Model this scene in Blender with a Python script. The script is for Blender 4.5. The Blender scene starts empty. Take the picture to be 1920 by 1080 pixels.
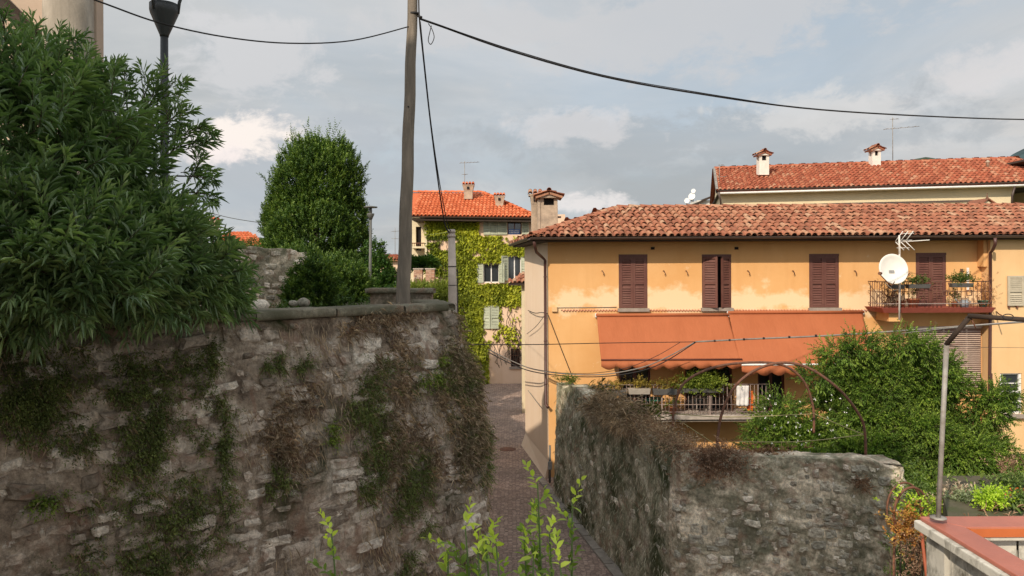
import bpy, math, random
import numpy as np
from mathutils import Vector, Matrix
random.seed(7); rng = np.random.default_rng(7)
R = math.radians
sc = bpy.context.scene
COL = sc.collection

# ------------------------------------------------------------------ camera
CZ = 6.47          # eye height above the lane
F = 1387.0         # focal length in pixels of the 1920 px wide photograph
ROLL = -0.0045
HY = 505.0
cam_d = bpy.data.cameras.new('camera'); cam = bpy.data.objects.new('camera', cam_d); COL.objects.link(cam)
cam_d.sensor_width = 36; cam_d.lens = F / 1920 * 36; cam_d.shift_y = -(540 - HY) / 1920
cam_d.clip_start = 0.05; cam_d.clip_end = 12000
cam.matrix_world = Matrix.Translation((0, 0, CZ)) @ Matrix.Rotation(R(90), 4, 'X') @ Matrix.Rotation(ROLL, 4, 'Z')
sc.camera = cam

# ------------------------------------------------------------------ sun, sky, exposure
SUN = Vector((-0.60, -1.0, 0.80)).normalized()
sd = bpy.data.lights.new('sun', 'SUN'); so = bpy.data.objects.new('sun', sd); COL.objects.link(so)
sd.energy = 3.7; sd.angle = R(0.6); sd.color = (1.0, 0.87, 0.70)
so.rotation_euler = SUN.to_track_quat('Z', 'Y').to_euler()
w = bpy.data.worlds.new('World'); sc.world = w; w.use_nodes = True
sc.view_settings.view_transform = 'Standard'; sc.view_settings.look = 'None'
sc.view_settings.gamma = 1; sc.view_settings.use_curve_mapping = False; sc.view_settings.exposure = 0.14
sc.cycles.use_denoising = True
sc.cycles.max_bounces = 6; sc.cycles.transparent_max_bounces = 8

def N(nt, kind, **kw):
    n = nt.nodes.new(kind)
    for k, v in kw.items():
        if k.startswith('i_'):
            n.inputs[int(k[2:])].default_value = v
        else: setattr(n, k, v)
    return n
def L(nt, a, ao, b, bi): nt.links.new(a.outputs[ao], b.inputs[bi])

SKY_GAIN = 1.06
def sky_world():
    nt = w.node_tree; nt.nodes.clear()
    out = N(nt, 'ShaderNodeOutputWorld'); bg = N(nt, 'ShaderNodeBackground'); L(nt, bg, 0, out, 0)
    sky = N(nt, 'ShaderNodeTexSky', sky_type='NISHITA', sun_disc=False)
    sky.sun_elevation = math.asin(SUN.z); sky.sun_rotation = math.atan2(SUN.x, SUN.y); sky.air_density = 1.0; sky.dust_density = 1.5
    tc = N(nt, 'ShaderNodeTexCoord')
    sx = N(nt, 'ShaderNodeSeparateXYZ'); L(nt, tc, 'Generated', sx, 0)
    # project directions on a high cloud deck: (x, y) / (z + k)
    ad = N(nt, 'ShaderNodeMath', operation='ADD'); L(nt, sx, 2, ad, 0); ad.inputs[1].default_value = 0.16
    mx = N(nt, 'ShaderNodeMath', operation='MAXIMUM'); L(nt, ad, 0, mx, 0); mx.inputs[1].default_value = 0.05
    dx = N(nt, 'ShaderNodeMath', operation='DIVIDE'); L(nt, sx, 0, dx, 0); L(nt, mx, 0, dx, 1)
    dy = N(nt, 'ShaderNodeMath', operation='DIVIDE'); L(nt, sx, 1, dy, 0); L(nt, mx, 0, dy, 1)
    cb = N(nt, 'ShaderNodeCombineXYZ'); L(nt, dx, 0, cb, 0); L(nt, dy, 0, cb, 1)
    def noise(src, so_, scale, det, rough, dist=0.0, off=(0, 0, 0), sc3=(1, 1, 1)):
        mp = N(nt, 'ShaderNodeMapping'); mp.inputs['Location'].default_value = off; mp.inputs['Scale'].default_value = sc3
        L(nt, src, so_, mp, 0)
        n = N(nt, 'ShaderNodeTexNoise'); n.inputs['Scale'].default_value = scale; n.inputs['Detail'].default_value = det
        n.inputs['Roughness'].default_value = rough; n.inputs['Distortion'].default_value = dist
        L(nt, mp, 0, n, 'Vector'); return n
    def ramp(n, pts, o=0):
        r = N(nt, 'ShaderNodeValToRGB'); e = r.color_ramp.elements
        while len(e) < len(pts): e.new(0.5)
        for i, (p, c) in enumerate(pts): e[i].position = p; e[i].color = (c if len(c) == 4 else (*c, 1))
        L(nt, n, o, r, 0); return r
    veil = noise(cb, 0, 0.55, 6, 0.55, 0.3, (1.3, 0.4, 0))
    veil_r = ramp(veil, [(0.30, (0.30,) * 3), (0.56, (1,) * 3)])
    skm = N(nt, 'ShaderNodeMix', data_type='RGBA', blend_type='MULTIPLY'); skm.inputs[0].default_value = 1
    L(nt, sky, 0, skm, 6); skm.inputs[7].default_value = (0.095, 0.095, 0.10, 1)
    # flatten the clear part towards the pale blue of the photograph
    skp = N(nt, 'ShaderNodeMix', data_type='RGBA'); skp.inputs[0].default_value = 0.72; L(nt, skm, 2, skp, 6); skp.inputs[7].default_value = (0.41, 0.50, 0.565, 1)
    shade = noise(cb, 0, 0.85, 7, 0.58, 0.5, (4.2, -1.7, 2))
    cl = ramp(shade, [(0.33, (0.37, 0.395, 0.41)), (0.50, (0.465, 0.475, 0.48)), (0.62, (0.56, 0.55, 0.54)), (0.74, (0.68, 0.655, 0.64))])
    m1 = N(nt, 'ShaderNodeMix', data_type='RGBA'); L(nt, veil_r, 0, m1, 0); L(nt, skp, 2, m1, 6); L(nt, cl, 0, m1, 7)
    cur = m1
    # single heaps of cloud: direction, size, brightness
    def heap(px, py, rx, rz, col, amt, sd_):
        nonlocal cur
        c = Vector(((px - 960) / F, 1, (HY - py) / F)).normalized()
        sub = N(nt, 'ShaderNodeVectorMath', operation='SUBTRACT'); L(nt, tc, 'Generated', sub, 0); sub.inputs[1].default_value = c
        mul = N(nt, 'ShaderNodeVectorMath', operation='MULTIPLY'); L(nt, sub, 0, mul, 0); mul.inputs[1].default_value = (F / rx, F / rx, F / rz)
        ln = N(nt, 'ShaderNodeVectorMath', operation='LENGTH'); L(nt, mul, 0, ln, 0)
        n = noise(tc, 'Generated', 11, 8, 0.66, 0.3, (sd_, sd_, 0), (1, 1, 1.6))
        s = N(nt, 'ShaderNodeMath', operation='MULTIPLY_ADD'); L(nt, n, 0, s, 0); s.inputs[1].default_value = 4.2; s.inputs[2].default_value = -2.1
        a = N(nt, 'ShaderNodeMath', operation='ADD'); L(nt, ln, 'Value', a, 0); L(nt, s, 0, a, 1)
        mr = N(nt, 'ShaderNodeMapRange'); mr.interpolation_type = 'SMOOTHSTEP'; L(nt, a, 0, mr, 0); mr.inputs[1].default_value = 1.15; mr.inputs[2].default_value = 0.45; mr.inputs[3].default_value = 0; mr.inputs[4].default_value = amt
        m = N(nt, 'ShaderNodeMix', data_type='RGBA'); L(nt, mr, 0, m, 0); L(nt, cur, 2, m, 6); m.inputs[7].default_value = (*col, 1); cur = m
    heap(560, 330, 300, 110, (0.40, 0.43, 0.465), 0.7, 5.1)
    heap(1350, 262, 480, 55, (0.355, 0.385, 0.41), 0.6, 1.1)
    heap(1180, 60, 420, 70, (0.52, 0.52, 0.53), 0.7, 3.1)
    heap(1500, 215, 150, 38, (0.62, 0.61, 0.60), 0.7, 7.4)
    heap(1820, 150, 120, 36, (0.62, 0.60, 0.60), 0.7, 2.4)
    heap(1090, 235, 120, 34, (0.62, 0.60, 0.60), 0.6, 8.4)
    heap(450, 130, 110, 90, (0.54, 0.54, 0.55), 0.8, 9.4)
    heap(455, 258, 82, 50, (0.80, 0.73, 0.68), 1.0, 6.2)
    heap(400, 285, 70, 32, (0.80, 0.72, 0.69), 0.9, 2.2)
    heap(1110, 385, 90, 22, (0.74, 0.70, 0.68), 0.8, 0.2)
    # sky brightened smoothly towards the sun, behind the viewer, added to lift the shade
    dt = N(nt, 'ShaderNodeVectorMath', operation='DOT_PRODUCT'); L(nt, tc, 'Generated', dt, 0); dt.inputs[1].default_value = SUN
    h_ = N(nt, 'ShaderNodeMath', operation='MULTIPLY_ADD'); L(nt, dt, 'Value', h_, 0); h_.inputs[1].default_value = .5; h_.inputs[2].default_value = .5
    p_ = N(nt, 'ShaderNodeMath', operation='POWER'); L(nt, h_, 0, p_, 0); p_.inputs[1].default_value = 2.5
    g_ = N(nt, 'ShaderNodeMath', operation='MULTIPLY_ADD'); L(nt, p_, 0, g_, 0); g_.inputs[1].default_value = 1.3; g_.inputs[2].default_value = 1.0
    sc_ = N(nt, 'ShaderNodeVectorMath', operation='SCALE'); L(nt, cur, 2, sc_, 0); L(nt, g_, 0, sc_, 'Scale')
    L(nt, sc_, 0, bg, 0)
    bg.inputs[1].default_value = SKY_GAIN

sky_world()

# ------------------------------------------------------------------ placing
def at(px, py, D):
    u, v = (px - 960) / F, (HY - py) / F
    c, s = math.cos(ROLL), math.sin(ROLL)
    return Vector(((u * c - v * s) * D, D, CZ + (u * s + v * c) * D))

# ------------------------------------------------------------------ materials
MATS = {}
def bsdf_mat(name):
    m = bpy.data.materials.new(name); m.use_nodes = True; nt = m.node_tree
    return m, nt, nt.nodes['Principled BSDF']
def rgba(c): return (*c, 1) if len(c) == 3 else c
def mix(nt, fac, a, b, blend='MIX'):
    m = N(nt, 'ShaderNodeMix', data_type='RGBA', blend_type=blend)
    for i, x in ((0, fac), (6, a), (7, b)):
        if isinstance(x, (int, float)): m.inputs[i].default_value = x
        elif isinstance(x, tuple) and not hasattr(x[0], 'outputs'): m.inputs[i].default_value = rgba(x)
        else: L(nt, x[0], x[1], m, i)
    return (m, 2)
def tex(nt, scale, det=5, rough=0.6, stretch=(1, 1, 1), dist=0.0, kind='noise', off=(0, 0, 0), rot=(0, 0, 0)):
    g = N(nt, 'ShaderNodeNewGeometry'); mp = N(nt, 'ShaderNodeMapping'); L(nt, g, 'Position', mp, 0)
    mp.inputs['Scale'].default_value = stretch; mp.inputs['Location'].default_value = off; mp.inputs['Rotation'].default_value = rot
    if kind == 'noise':
        n = N(nt, 'ShaderNodeTexNoise'); n.inputs['Scale'].default_value = scale; n.inputs['Detail'].default_value = det
        n.inputs['Roughness'].default_value = rough; n.inputs['Distortion'].default_value = dist
    elif kind == 'voronoi':
        n = N(nt, 'ShaderNodeTexVoronoi'); n.inputs['Scale'].default_value = scale; n.inputs['Randomness'].default_value = 1
    L(nt, mp, 0, n, 'Vector'); return (n, 0)
def ramp(nt, src, p0, p1, c0=(0, 0, 0), c1=(1, 1, 1)):
    r = N(nt, 'ShaderNodeValToRGB'); r.color_ramp.elements[0].position = p0; r.color_ramp.elements[1].position = p1
    r.color_ramp.elements[0].color = rgba(c0); r.color_ramp.elements[1].color = rgba(c1); L(nt, src[0], src[1], r, 0); return (r, 0)
def mramp(nt, src, pts):
    r = N(nt, 'ShaderNodeValToRGB'); e = r.color_ramp.elements
    while len(e) < len(pts): e.new(0.5)
    for i, (p, c) in enumerate(pts): e[i].position = p; e[i].color = rgba(c)
    L(nt, src[0], src[1], r, 0); return (r, 0)
def bump(nt, p, src, strength, dist=0.02):
    b = N(nt, 'ShaderNodeBump'); b.inputs['Strength'].default_value = strength; b.inputs['Distance'].default_value = dist
    L(nt, src[0], src[1], b, 'Height'); L(nt, b, 0, p, 'Normal')
def tint(nt):
    """a value 0..1 that differs from piece to piece"""
    a = N(nt, 'ShaderNodeAttribute', attribute_name='tint'); o = N(nt, 'ShaderNodeObjectInfo')
    s = N(nt, 'ShaderNodeMath', operation='ADD'); L(nt, a, 'Fac', s, 0); L(nt, o, 'Random', s, 1)
    f = N(nt, 'ShaderNodeMath', operation='FRACT'); L(nt, s, 0, f, 0); return (f, 0)
def tint_raw(nt):
    a = N(nt, 'ShaderNodeAttribute', attribute_name='tint'); return (a, 'Fac')

def plain(name, col, rough=0.7, var=0.15, scale=6, bmp=0.15, bscale=60, metal=0.0, dirt=None, dscale=1.5, spec=0.3, stretch=(1, 1, 1), d0=0.45, d1=0.7):
    if name in MATS: return MATS[name]
    m, nt, p = bsdf_mat(name)
    c2 = tuple(x * (1 - var) for x in col); c1 = tuple(min(1, x * (1 + var)) for x in col)
    c = mix(nt, ramp(nt, tex(nt, scale, stretch=stretch), 0.3, 0.7), c2, c1)
    if dirt: c = mix(nt, ramp(nt, tex(nt, dscale, 7, 0.7, stretch=stretch, dist=0.4), d0, d1), c, dirt)
    L(nt, c[0], c[1], p, 'Base Color'); p.inputs['Roughness'].default_value = rough; p.inputs['Metallic'].default_value = metal
    p.inputs['Specular IOR Level'].default_value = spec
    if bmp: bump(nt, p, tex(nt, bscale, 5, 0.65), bmp)
    MATS[name] = m; return m

def leafmat(name, dark, mid, light, rough=0.5, trans=0.35, tcol=None, clump=1.2, spec=0.35, gain=1.45):
    if name in MATS: return MATS[name]
    m, nt, p = bsdf_mat(name)
    dark, mid, light = [tuple(x * gain for x in c) for c in (dark, mid, light)]
    base = mramp(nt, tint_raw(nt), [(0.0, dark), (0.5, mid), (1.0, light)])
    big = ramp(nt, tex(nt, clump, 3), 0.35, 0.65, (0.72, 0.74, 0.70), (1.15, 1.12, 1.0))
    c = mix(nt, 1.0, base, big, 'MULTIPLY')
    L(nt, c[0], c[1], p, 'Base Color'); p.inputs['Roughness'].default_value = rough; p.inputs['Specular IOR Level'].default_value = spec
    t = N(nt, 'ShaderNodeBsdfTranslucent'); tc = mix(nt, 1.0, c, tcol or (1.1, 1.15, 0.5), 'MULTIPLY'); L(nt, tc[0], tc[1], t, 0)
    ms = N(nt, 'ShaderNodeMixShader'); ms.inputs[0].default_value = trans
    out = nt.nodes['Material Output']; L(nt, p, 0, ms, 1); L(nt, t, 0, ms, 2); L(nt, ms, 0, out, 0)
    MATS[name] = m; return m

def stone_mat(name, cols, mortar=False, moss=0.35, mosscol=(0.035, 0.042, 0.018), rough=0.92, streak=0.3, lichen=0.3, bmp=0.6, gain=1.85):
    m, nt, p = bsdf_mat(name)
    if mortar: base = mramp(nt, tex(nt, 1.6, 8, 0.62, dist=0.6), [(0.36, cols[0]), (0.46, cols[1]), (0.54, cols[2]), (0.65, cols[3])])
    else: base = mramp(nt, tint(nt), [(0.0, cols[0]), (0.35, cols[1]), (0.7, cols[2]), (1.0, cols[3])])
    g = ramp(nt, tex(nt, 17, 9, 0.8), 0.34, 0.68, (0.42, 0.41, 0.40), (1.5, 1.48, 1.42)); c = mix(nt, 1.0, base, g, 'MULTIPLY')
    br = ramp(nt, tex(nt, 3.1, 7, 0.65, dist=1.0, off=(3, 1, 7)), 0.52, 0.63); c = mix(nt, (br[0], br[1]), c, mix(nt, 0.6, c, (0.20, 0.115, 0.08)))
    st = ramp(nt, tex(nt, 1.0, 7, 0.7, stretch=(4.5, 4.5, 0.55), off=(1, 2, 3)), 0.52, 0.72); f = N(nt, 'ShaderNodeMath', operation='MULTIPLY'); L(nt, st[0], st[1], f, 0); f.inputs[1].default_value = streak * 2
    c = mix(nt, (f, 0), c, (0.075, 0.058, 0.045))
    li = ramp(nt, tex(nt, 5.5, 9, 0.75, off=(9, 3, 1)), 0.60, 0.68); f2 = N(nt, 'ShaderNodeMath', operation='MULTIPLY'); L(nt, li[0], li[1], f2, 0); f2.inputs[1].default_value = lichen * 2
    c = mix(nt, (f2, 0), c, (0.50, 0.475, 0.44))
    mo = ramp(nt, tex(nt, 0.95, 8, 0.72, dist=0.5, off=(5, 5, 5)), 0.62 - moss * 0.3, 0.78 - moss * 0.3); c = mix(nt, (mo[0], mo[1]), c, mosscol)
    L(nt, c[0], c[1], p, 'Base Color'); p.inputs['Roughness'].default_value = rough; p.inputs['Specular IOR Level'].default_value = 0.15
    c = mix(nt, 1.0, c, (gain, gain * .99, gain * .96), 'MULTIPLY'); L(nt, c[0], c[1], p, 'Base Color')
    bump(nt, p, tex(nt, 26, 10, 0.78), bmp, 0.05)
    MATS[name] = m; return m

# ------------------------------------------------------------------ mesh building
def wloc(o):
    v = Vector((0, 0, 0))
    while o: v += o.location; o = o.parent
    return v
def tag(o, label=None, cat=None, group=None, kind=None):
    if label: o['label'] = label
    if cat: o['category'] = cat
    if group: o['group'] = group
    if kind: o['kind'] = kind
    return o
def thing(name, loc, label, cat, group=None):
    o = bpy.data.objects.new(name, None); COL.objects.link(o); o.location = loc; o.empty_display_size = 0.2
    return tag(o, label, cat, group)
def link(name, me, parent=None, loc=None):
    o = bpy.data.objects.new(name, me); COL.objects.link(o)
    if parent: o.parent = parent
    if loc is not None: o.location = loc
    return o
class MB:
    def __init__(s): s.v = []; s.f = []; s.t = []; s.cur = 0.5; s.sm = []; s.smooth = False
    def add(s, vs, fs, smooth=None):
        b = len(s.v); s.v += [tuple(x) for x in vs]; s.f += [tuple(i + b for i in f) for f in fs]
        s.t += [s.cur] * len(vs); s.sm += [s.smooth if smooth is None else smooth] * len(fs); return s
    def box(s, x0, x1, y0, y1, z0, z1):
        return s.add([(x0, y0, z0), (x1, y0, z0), (x1, y1, z0), (x0, y1, z0), (x0, y0, z1), (x1, y0, z1), (x1, y1, z1), (x0, y1, z1)],
                     [(0, 3, 2, 1), (4, 5, 6, 7), (0, 1, 5, 4), (1, 2, 6, 5), (2, 3, 7, 6), (3, 0, 4, 7)])
    def obox(s, c, size, M=None):
        """box of a size about a centre, turned by M"""
        vs = []
        for dz in (-.5, .5):
            for dx, dy in ((-.5, -.5), (.5, -.5), (.5, .5), (-.5, .5)):
                v = Vector((dx * size[0], dy * size[1], dz * size[2])); vs.append(Vector(c) + (M @ v if M else v))
        return s.add(vs, [(0, 3, 2, 1), (4, 5, 6, 7), (0, 1, 5, 4), (1, 2, 6, 5), (2, 3, 7, 6), (3, 0, 4, 7)])
    def tube(s, pts, r, n=6, cap=True):
        pts = [Vector(p) for p in pts]; rr = r if isinstance(r, (list, tuple)) else [r] * len(pts)
        up = Vector((0, 0, 1)); vs = []; prev = None
        for i, p in enumerate(pts):
            d = (pts[min(i + 1, len(pts) - 1)] - pts[max(i - 1, 0)]).normalized()
            if prev is None:
                a = d.cross(up if abs(d.z) < 0.9 else Vector((1, 0, 0))).normalized()
            else: a = (prev - d * prev.dot(d)).normalized()
            prev = a; b = d.cross(a)
            for k in range(n):
                t = 2 * math.pi * k / n; vs.append(p + (a * math.cos(t) + b * math.sin(t)) * rr[i])
        fs = [(i * n + k, i * n + (k + 1) % n, (i + 1) * n + (k + 1) % n, (i + 1) * n + k) for i in range(len(pts) - 1) for k in range(n)]
        s.add(vs, fs, True)
        if cap: s.add([], []) ; b = len(s.v) - len(vs); s.f += [tuple(b + k for k in range(n))[::-1], tuple(b + (len(pts) - 1) * n + k for k in range(n))]; s.sm += [False, False]
        return s
    def prism(s, poly, z0, z1):
        n = len(poly); s.add([(x, y, z0) for x, y in poly] + [(x, y, z1) for x, y in poly],
              [tuple(range(n))[::-1], tuple(range(n, 2 * n))] + [(i, (i + 1) % n, n + (i + 1) % n, n + i) for i in range(n)]); return s
    def lathe(s, c, prof, n=16, axis='Z', smooth=True):
        vs = []; c = Vector(c)
        for r, h in prof:
            for k in range(n):
                t = 2 * math.pi * k / n; vs.append(c + Vector((r * math.cos(t), r * math.sin(t), h)))
        fs = [(i * n + k, i * n + (k + 1) % n, (i + 1) * n + (k + 1) % n, (i + 1) * n + k) for i in range(len(prof) - 1) for k in range(n)]
        s.add(vs, fs, smooth)
        b = len(s.v) - len(vs); s.f += [tuple(b + k for k in range(n))[::-1], tuple(b + (len(prof) - 1) * n + k for k in range(n))]; s.sm += [False, False]
        return s
    def quad(s, a, b, c, d): return s.add([a, b, c, d], [(0, 1, 2, 3)])
    def mesh(s, name, mat, off=Vector((0, 0, 0))):
        me = bpy.data.meshes.new(name)
        me.from_pydata([(x - off.x, y - off.y, z - off.z) for x, y, z in s.v], [], s.f)
        me.polygons.foreach_set('use_smooth', s.sm)
        a = me.attributes.new('tint', 'FLOAT', 'POINT'); a.data.foreach_set('value', s.t)
        if mat: me.materials.append(mat)
        return me
    def build(s, name, mat, parent=None, bevel=0):
        off = wloc(parent) if parent else Vector((0, 0, 0))
        o = link(name, s.mesh(name, mat, off), parent)
        if bevel:
            b = o.modifiers.new('bevel', 'BEVEL'); b.width = bevel; b.segments = 2; b.limit_method = 'ANGLE'; b.angle_limit = R(40)
        return o
def npmesh(name, V, Fc, T, mat, parent=None, smooth=False):
    """V (n,3), Fc (m,k) of one face size, T (n) tint"""
    off = wloc(parent) if parent else Vector((0, 0, 0))
    V = V - np.array(off); me = bpy.data.meshes.new(name); k = Fc.shape[1]
    me.vertices.add(len(V)); me.vertices.foreach_set('co', V.astype(np.float32).ravel())
    me.loops.add(Fc.size); me.loops.foreach_set('vertex_index', Fc.astype(np.int32).ravel())
    me.polygons.add(len(Fc)); me.polygons.foreach_set('loop_start', np.arange(0, Fc.size, k, dtype=np.int32))
    if smooth: me.polygons.foreach_set('use_smooth', np.ones(len(Fc), bool))
    me.update(calc_edges=True)
    a = me.attributes.new('tint', 'FLOAT', 'POINT'); a.data.foreach_set('value', T.astype(np.float32))
    me.materials.append(mat); return link(name, me, parent)

# ------------------------------------------------------------------ noise in numpy
_perm = np.random.default_rng(3).random((64, 64, 64))
def vnoise(P, s=1.0):
    P = np.asarray(P) * s + 1000.0; i = np.floor(P).astype(int); f = P - i; f = f * f * (3 - 2 * f); i &= 63; j = (i + 1) & 63
    def g(a, b, c): return _perm[a, b, c]
    x0, y0, z0 = i[..., 0], i[..., 1], i[..., 2]; x1, y1, z1 = j[..., 0], j[..., 1], j[..., 2]; fx, fy, fz = f[..., 0], f[..., 1], f[..., 2]
    a = g(x0, y0, z0) * (1 - fx) + g(x1, y0, z0) * fx; b = g(x0, y1, z0) * (1 - fx) + g(x1, y1, z0) * fx
    c = g(x0, y0, z1) * (1 - fx) + g(x1, y0, z1) * fx; d = g(x0, y1, z1) * (1 - fx) + g(x1, y1, z1) * fx
    return (a * (1 - fy) + b * fy) * (1 - fz) + (c * (1 - fy) + d * fy) * fz
def fbm(P, s=1.0, o=4, g=0.5):
    v = 0; a = 1; t = 0
    for k in range(o): v = v + a * vnoise(P, s * 2 ** k + k * 0.37); t += a; a *= g
    return v / t - 0.5
def unit(a): return a / np.maximum(np.linalg.norm(a, axis=-1, keepdims=True), 1e-9)
def rnd_dir(n, zmin=-1.0):
    z = rng.uniform(zmin, 1, n); t = rng.uniform(0, 2 * np.pi, n); r = np.sqrt(1 - z * z); return np.stack([r * np.cos(t), r * np.sin(t), z], 1)

# ------------------------------------------------------------------ leaves
def leaf_arrays(P, D, Ln, W, fold=0.25, droop=0.15, T=None):
    """one bent leaf of six corners per row"""
    n = len(P); D = unit(D); up = np.tile([0, 0, 1.0], (n, 1)) + rng.normal(0, 0.35, (n, 3))
    S = unit(np.cross(D, up)); Nn = np.cross(S, D); Ln = np.broadcast_to(Ln, n)[:, None]; W = np.broadcast_to(W, n)[:, None]
    tip = P + D * Ln - np.array([0, 0, 1.0]) * Ln * droop
    mid = P + D * Ln * 0.5 + Nn * Ln * 0.04
    l = mid + S * W * 0.5 + Nn * W * fold; r = mid - S * W * 0.5 + Nn * W * fold
    V = np.stack([P, l, tip, r], 1).reshape(-1, 3); b = np.arange(n)[:, None] * 4
    Fc = np.concatenate([b + np.array([[0, 2, 1]]), b + np.array([[0, 3, 2]])], 0)
    T = rng.random(n) if T is None else T
    return V, Fc, np.repeat(T, 4)
def leaf_hi(P, D, Ln, W, T):
    # an oval pointed leaf folded along its midrib
    n = len(P); D = unit(D); S = unit(np.cross(D, np.tile([0, 0, 1.0], (n, 1)) + rng.normal(0, .4, (n, 3)))); Nn = np.cross(S, D); Ln = Ln[:, None]; W = np.broadcast_to(W, n)[:, None]; g = np.array([0, 0, 1.0])
    def q(t, s_, f): return P + D * Ln * t - g * Ln * .22 * t * t + S * W * s_ + Nn * W * f
    V = np.stack([q(0, 0, 0), q(.28, .42, .16), q(.28, 0, 0), q(.28, -.42, .16), q(.62, .40, .15), q(.62, 0, 0), q(.62, -.40, .15), q(1, 0, 0)], 1).reshape(-1, 3); b = np.arange(n)[:, None] * 8
    Fc = np.concatenate([b + np.array([f]) for f in ((0, 2, 1), (0, 3, 2), (1, 2, 5), (1, 5, 4), (2, 3, 6), (2, 6, 5), (4, 5, 7), (5, 6, 7))], 0); return V, Fc, np.repeat(T, 8)
def shoots(B, A, Ls, nl, leafL, leafW, ang=55, whorl=1, start=0.15, tip_light=0.0, tvar=0.5, bend=0.25, hi=False):
    """leafy shoots from B along A; returns leaf arrays and stem arrays"""
    n = len(B); A = unit(A); Ls = np.broadcast_to(Ls, n)
    u = unit(np.cross(A, rng.normal(0, 1, (n, 3)))); v = np.cross(A, u)
    Ps, Ds, Lg, Ts = [], [], [], []; base_t = rng.random(n)
    bd = unit(rng.normal(0, 1, (n, 3))) * bend
    for i in range(nl):
        t = start + (1 - start) * (i // whorl) / max(1, (nl - 1) // whorl); az = (i // whorl) * 2.4 + (i % whorl) * 2 * np.pi / whorl + rng.normal(0, 0.25, n)
        a = np.radians(ang * (1.15 - 0.75 * t) + rng.normal(0, 9, n))[:, None]
        rad = u * np.cos(az)[:, None] + v * np.sin(az)[:, None]
        Ps.append(B + A * (Ls * t)[:, None] + bd * (Ls * t * t)[:, None]); Ds.append(A * np.cos(a) + rad * np.sin(a)); Lg.append(leafL * rng.uniform(0.7, 1.15, n) * (1 - 0.35 * t ** 3))
        Ts.append(np.clip(base_t * tvar + rng.random(n) * (1 - tvar) * 0.8 + tip_light * t ** 2, 0, 1))
    P = np.concatenate(Ps); D = np.concatenate(Ds); Lg = np.concatenate(Lg); T = np.concatenate(Ts)
    leafs = leaf_hi(P, D, Lg, Lg * leafW / leafL, T) if hi else leaf_arrays(P, D, Lg, Lg * leafW / leafL, T=T)
    # stems: three sided
    r = 0.012 * np.clip(leafL * 8, 0.3, 1.0); e = B + A * Ls[:, None] + bd * Ls[:, None]; V = []
    for k in range(3):
        c = np.cos(k * 2.1) * u + np.sin(k * 2.1) * v; V += [B + c * r * 0.5, e + c * r * 0.15]
    V = np.stack(V, 1).reshape(-1, 3); b = np.arange(n)[:, None] * 6
    Fc = np.concatenate([b + np.array([[0, 1, 3, 2]]), b + np.array([[2, 3, 5, 4]]), b + np.array([[4, 5, 1, 0]])], 0)
    return leafs, (V, Fc, np.full(len(V), 0.5))
def put(name, arr, mat, parent, kind='stuff'):
    o = npmesh(name, arr[0], arr[1], arr[2], mat, parent)
    if kind: o['kind'] = kind
    return o
# ================================================================== ground
M_street = plain('lane_paving', (0.25, 0.165, 0.125), 0.9, 0.25, 1.2, 0.0, dirt=(0.13, 0.09, 0.07), dscale=0.7)
def street_mat():
    m, nt, p = bsdf_mat('setts')
    v = N(nt, 'ShaderNodeTexVoronoi', feature='DISTANCE_TO_EDGE'); v.inputs['Scale'].default_value = 9.5; v.inputs['Randomness'].default_value = 0.55
    v2 = N(nt, 'ShaderNodeTexVoronoi'); v2.inputs['Scale'].default_value = 9.5; v2.inputs['Randomness'].default_value = 0.55
    g = N(nt, 'ShaderNodeNewGeometry'); L(nt, g, 'Position', v, 0); L(nt, g, 'Position', v2, 0)
    bw = N(nt, 'ShaderNodeRGBToBW'); L(nt, v2, 'Color', bw, 0)
    c = mramp(nt, (bw, 0), [(0.1, (0.26, 0.18, 0.145)), (0.5, (0.36, 0.255, 0.205)), (0.9, (0.46, 0.34, 0.28))])
    j = ramp(nt, (v, 0), 0.0, 0.12); c = mix(nt, j, (0.17, 0.12, 0.095), c)
    d = ramp(nt, tex(nt, 0.7, 7, 0.65, dist=0.5), 0.4, 0.7, (0.75, 0.74, 0.73), (1.15, 1.12, 1.08)); c = mix(nt, 1.0, c, d, 'MULTIPLY')
    L(nt, c[0], c[1], p, 'Base Color'); p.inputs['Roughness'].default_value = 0.85
    bump(nt, p, ramp(nt, (v, 0), 0.0, 0.25), 0.7, 0.02); return m
M_setts = street_mat()
M_soil = plain('soil', (0.10, 0.085, 0.055), 0.95, 0.3, 2, 0.5, 12, dirt=(0.05, 0.07, 0.02))
M_far = plain('far_ground', (0.07, 0.09, 0.045), 0.95, 0.3, 0.02, 0)
m = MB(); m.quad((-6000, -3000, -0.35), (6000, -3000, -0.35), (6000, 9000, -0.35), (-6000, 9000, -0.35)); tag(m.build('ground', M_far), kind='structure')
# the lane, a sheet that wanders between the walls
m = MB(); m.quad((-6, -2, 0), (6, -2, 0), (6, 44, 0), (-6, 44, 0)); tag(m.build('lane', M_setts), kind='structure')
# paved strip with a kerb along the foot of the right hand wall
M_pave = plain('kerb_stone', (0.30, 0.26, 0.22), 0.85, 0.2, 5, 0.3, 40, dirt=(0.18, 0.15, 0.12))
kerb = tag(MB().prism([(2.45, 13.6), (0.72, 22.9), (0.50, 23.05), (0.86, 23.1), (1.16, 21.6), (3.1, 13.6)], 0.004, 0.02).build('kerb', M_pave), kind='structure')
seg = [(2.45, 13.6), (0.72, 22.9)]
for i in range(11):
    a, b = i / 11, (i + 1) / 11 - 0.006
    p = [Vector((2.45 + (0.72 - 2.45) * t, 13.6 + 9.3 * t)) for t in (a, b)]
    MB().prism([(p[0].x, p[0].y), (p[0].x + 0.20, p[0].y + 0.03), (p[1].x + 0.20, p[1].y + 0.03), (p[1].x, p[1].y)], 0.006, 0.055).build('stone', M_pave, kerb, 0.012)

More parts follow.
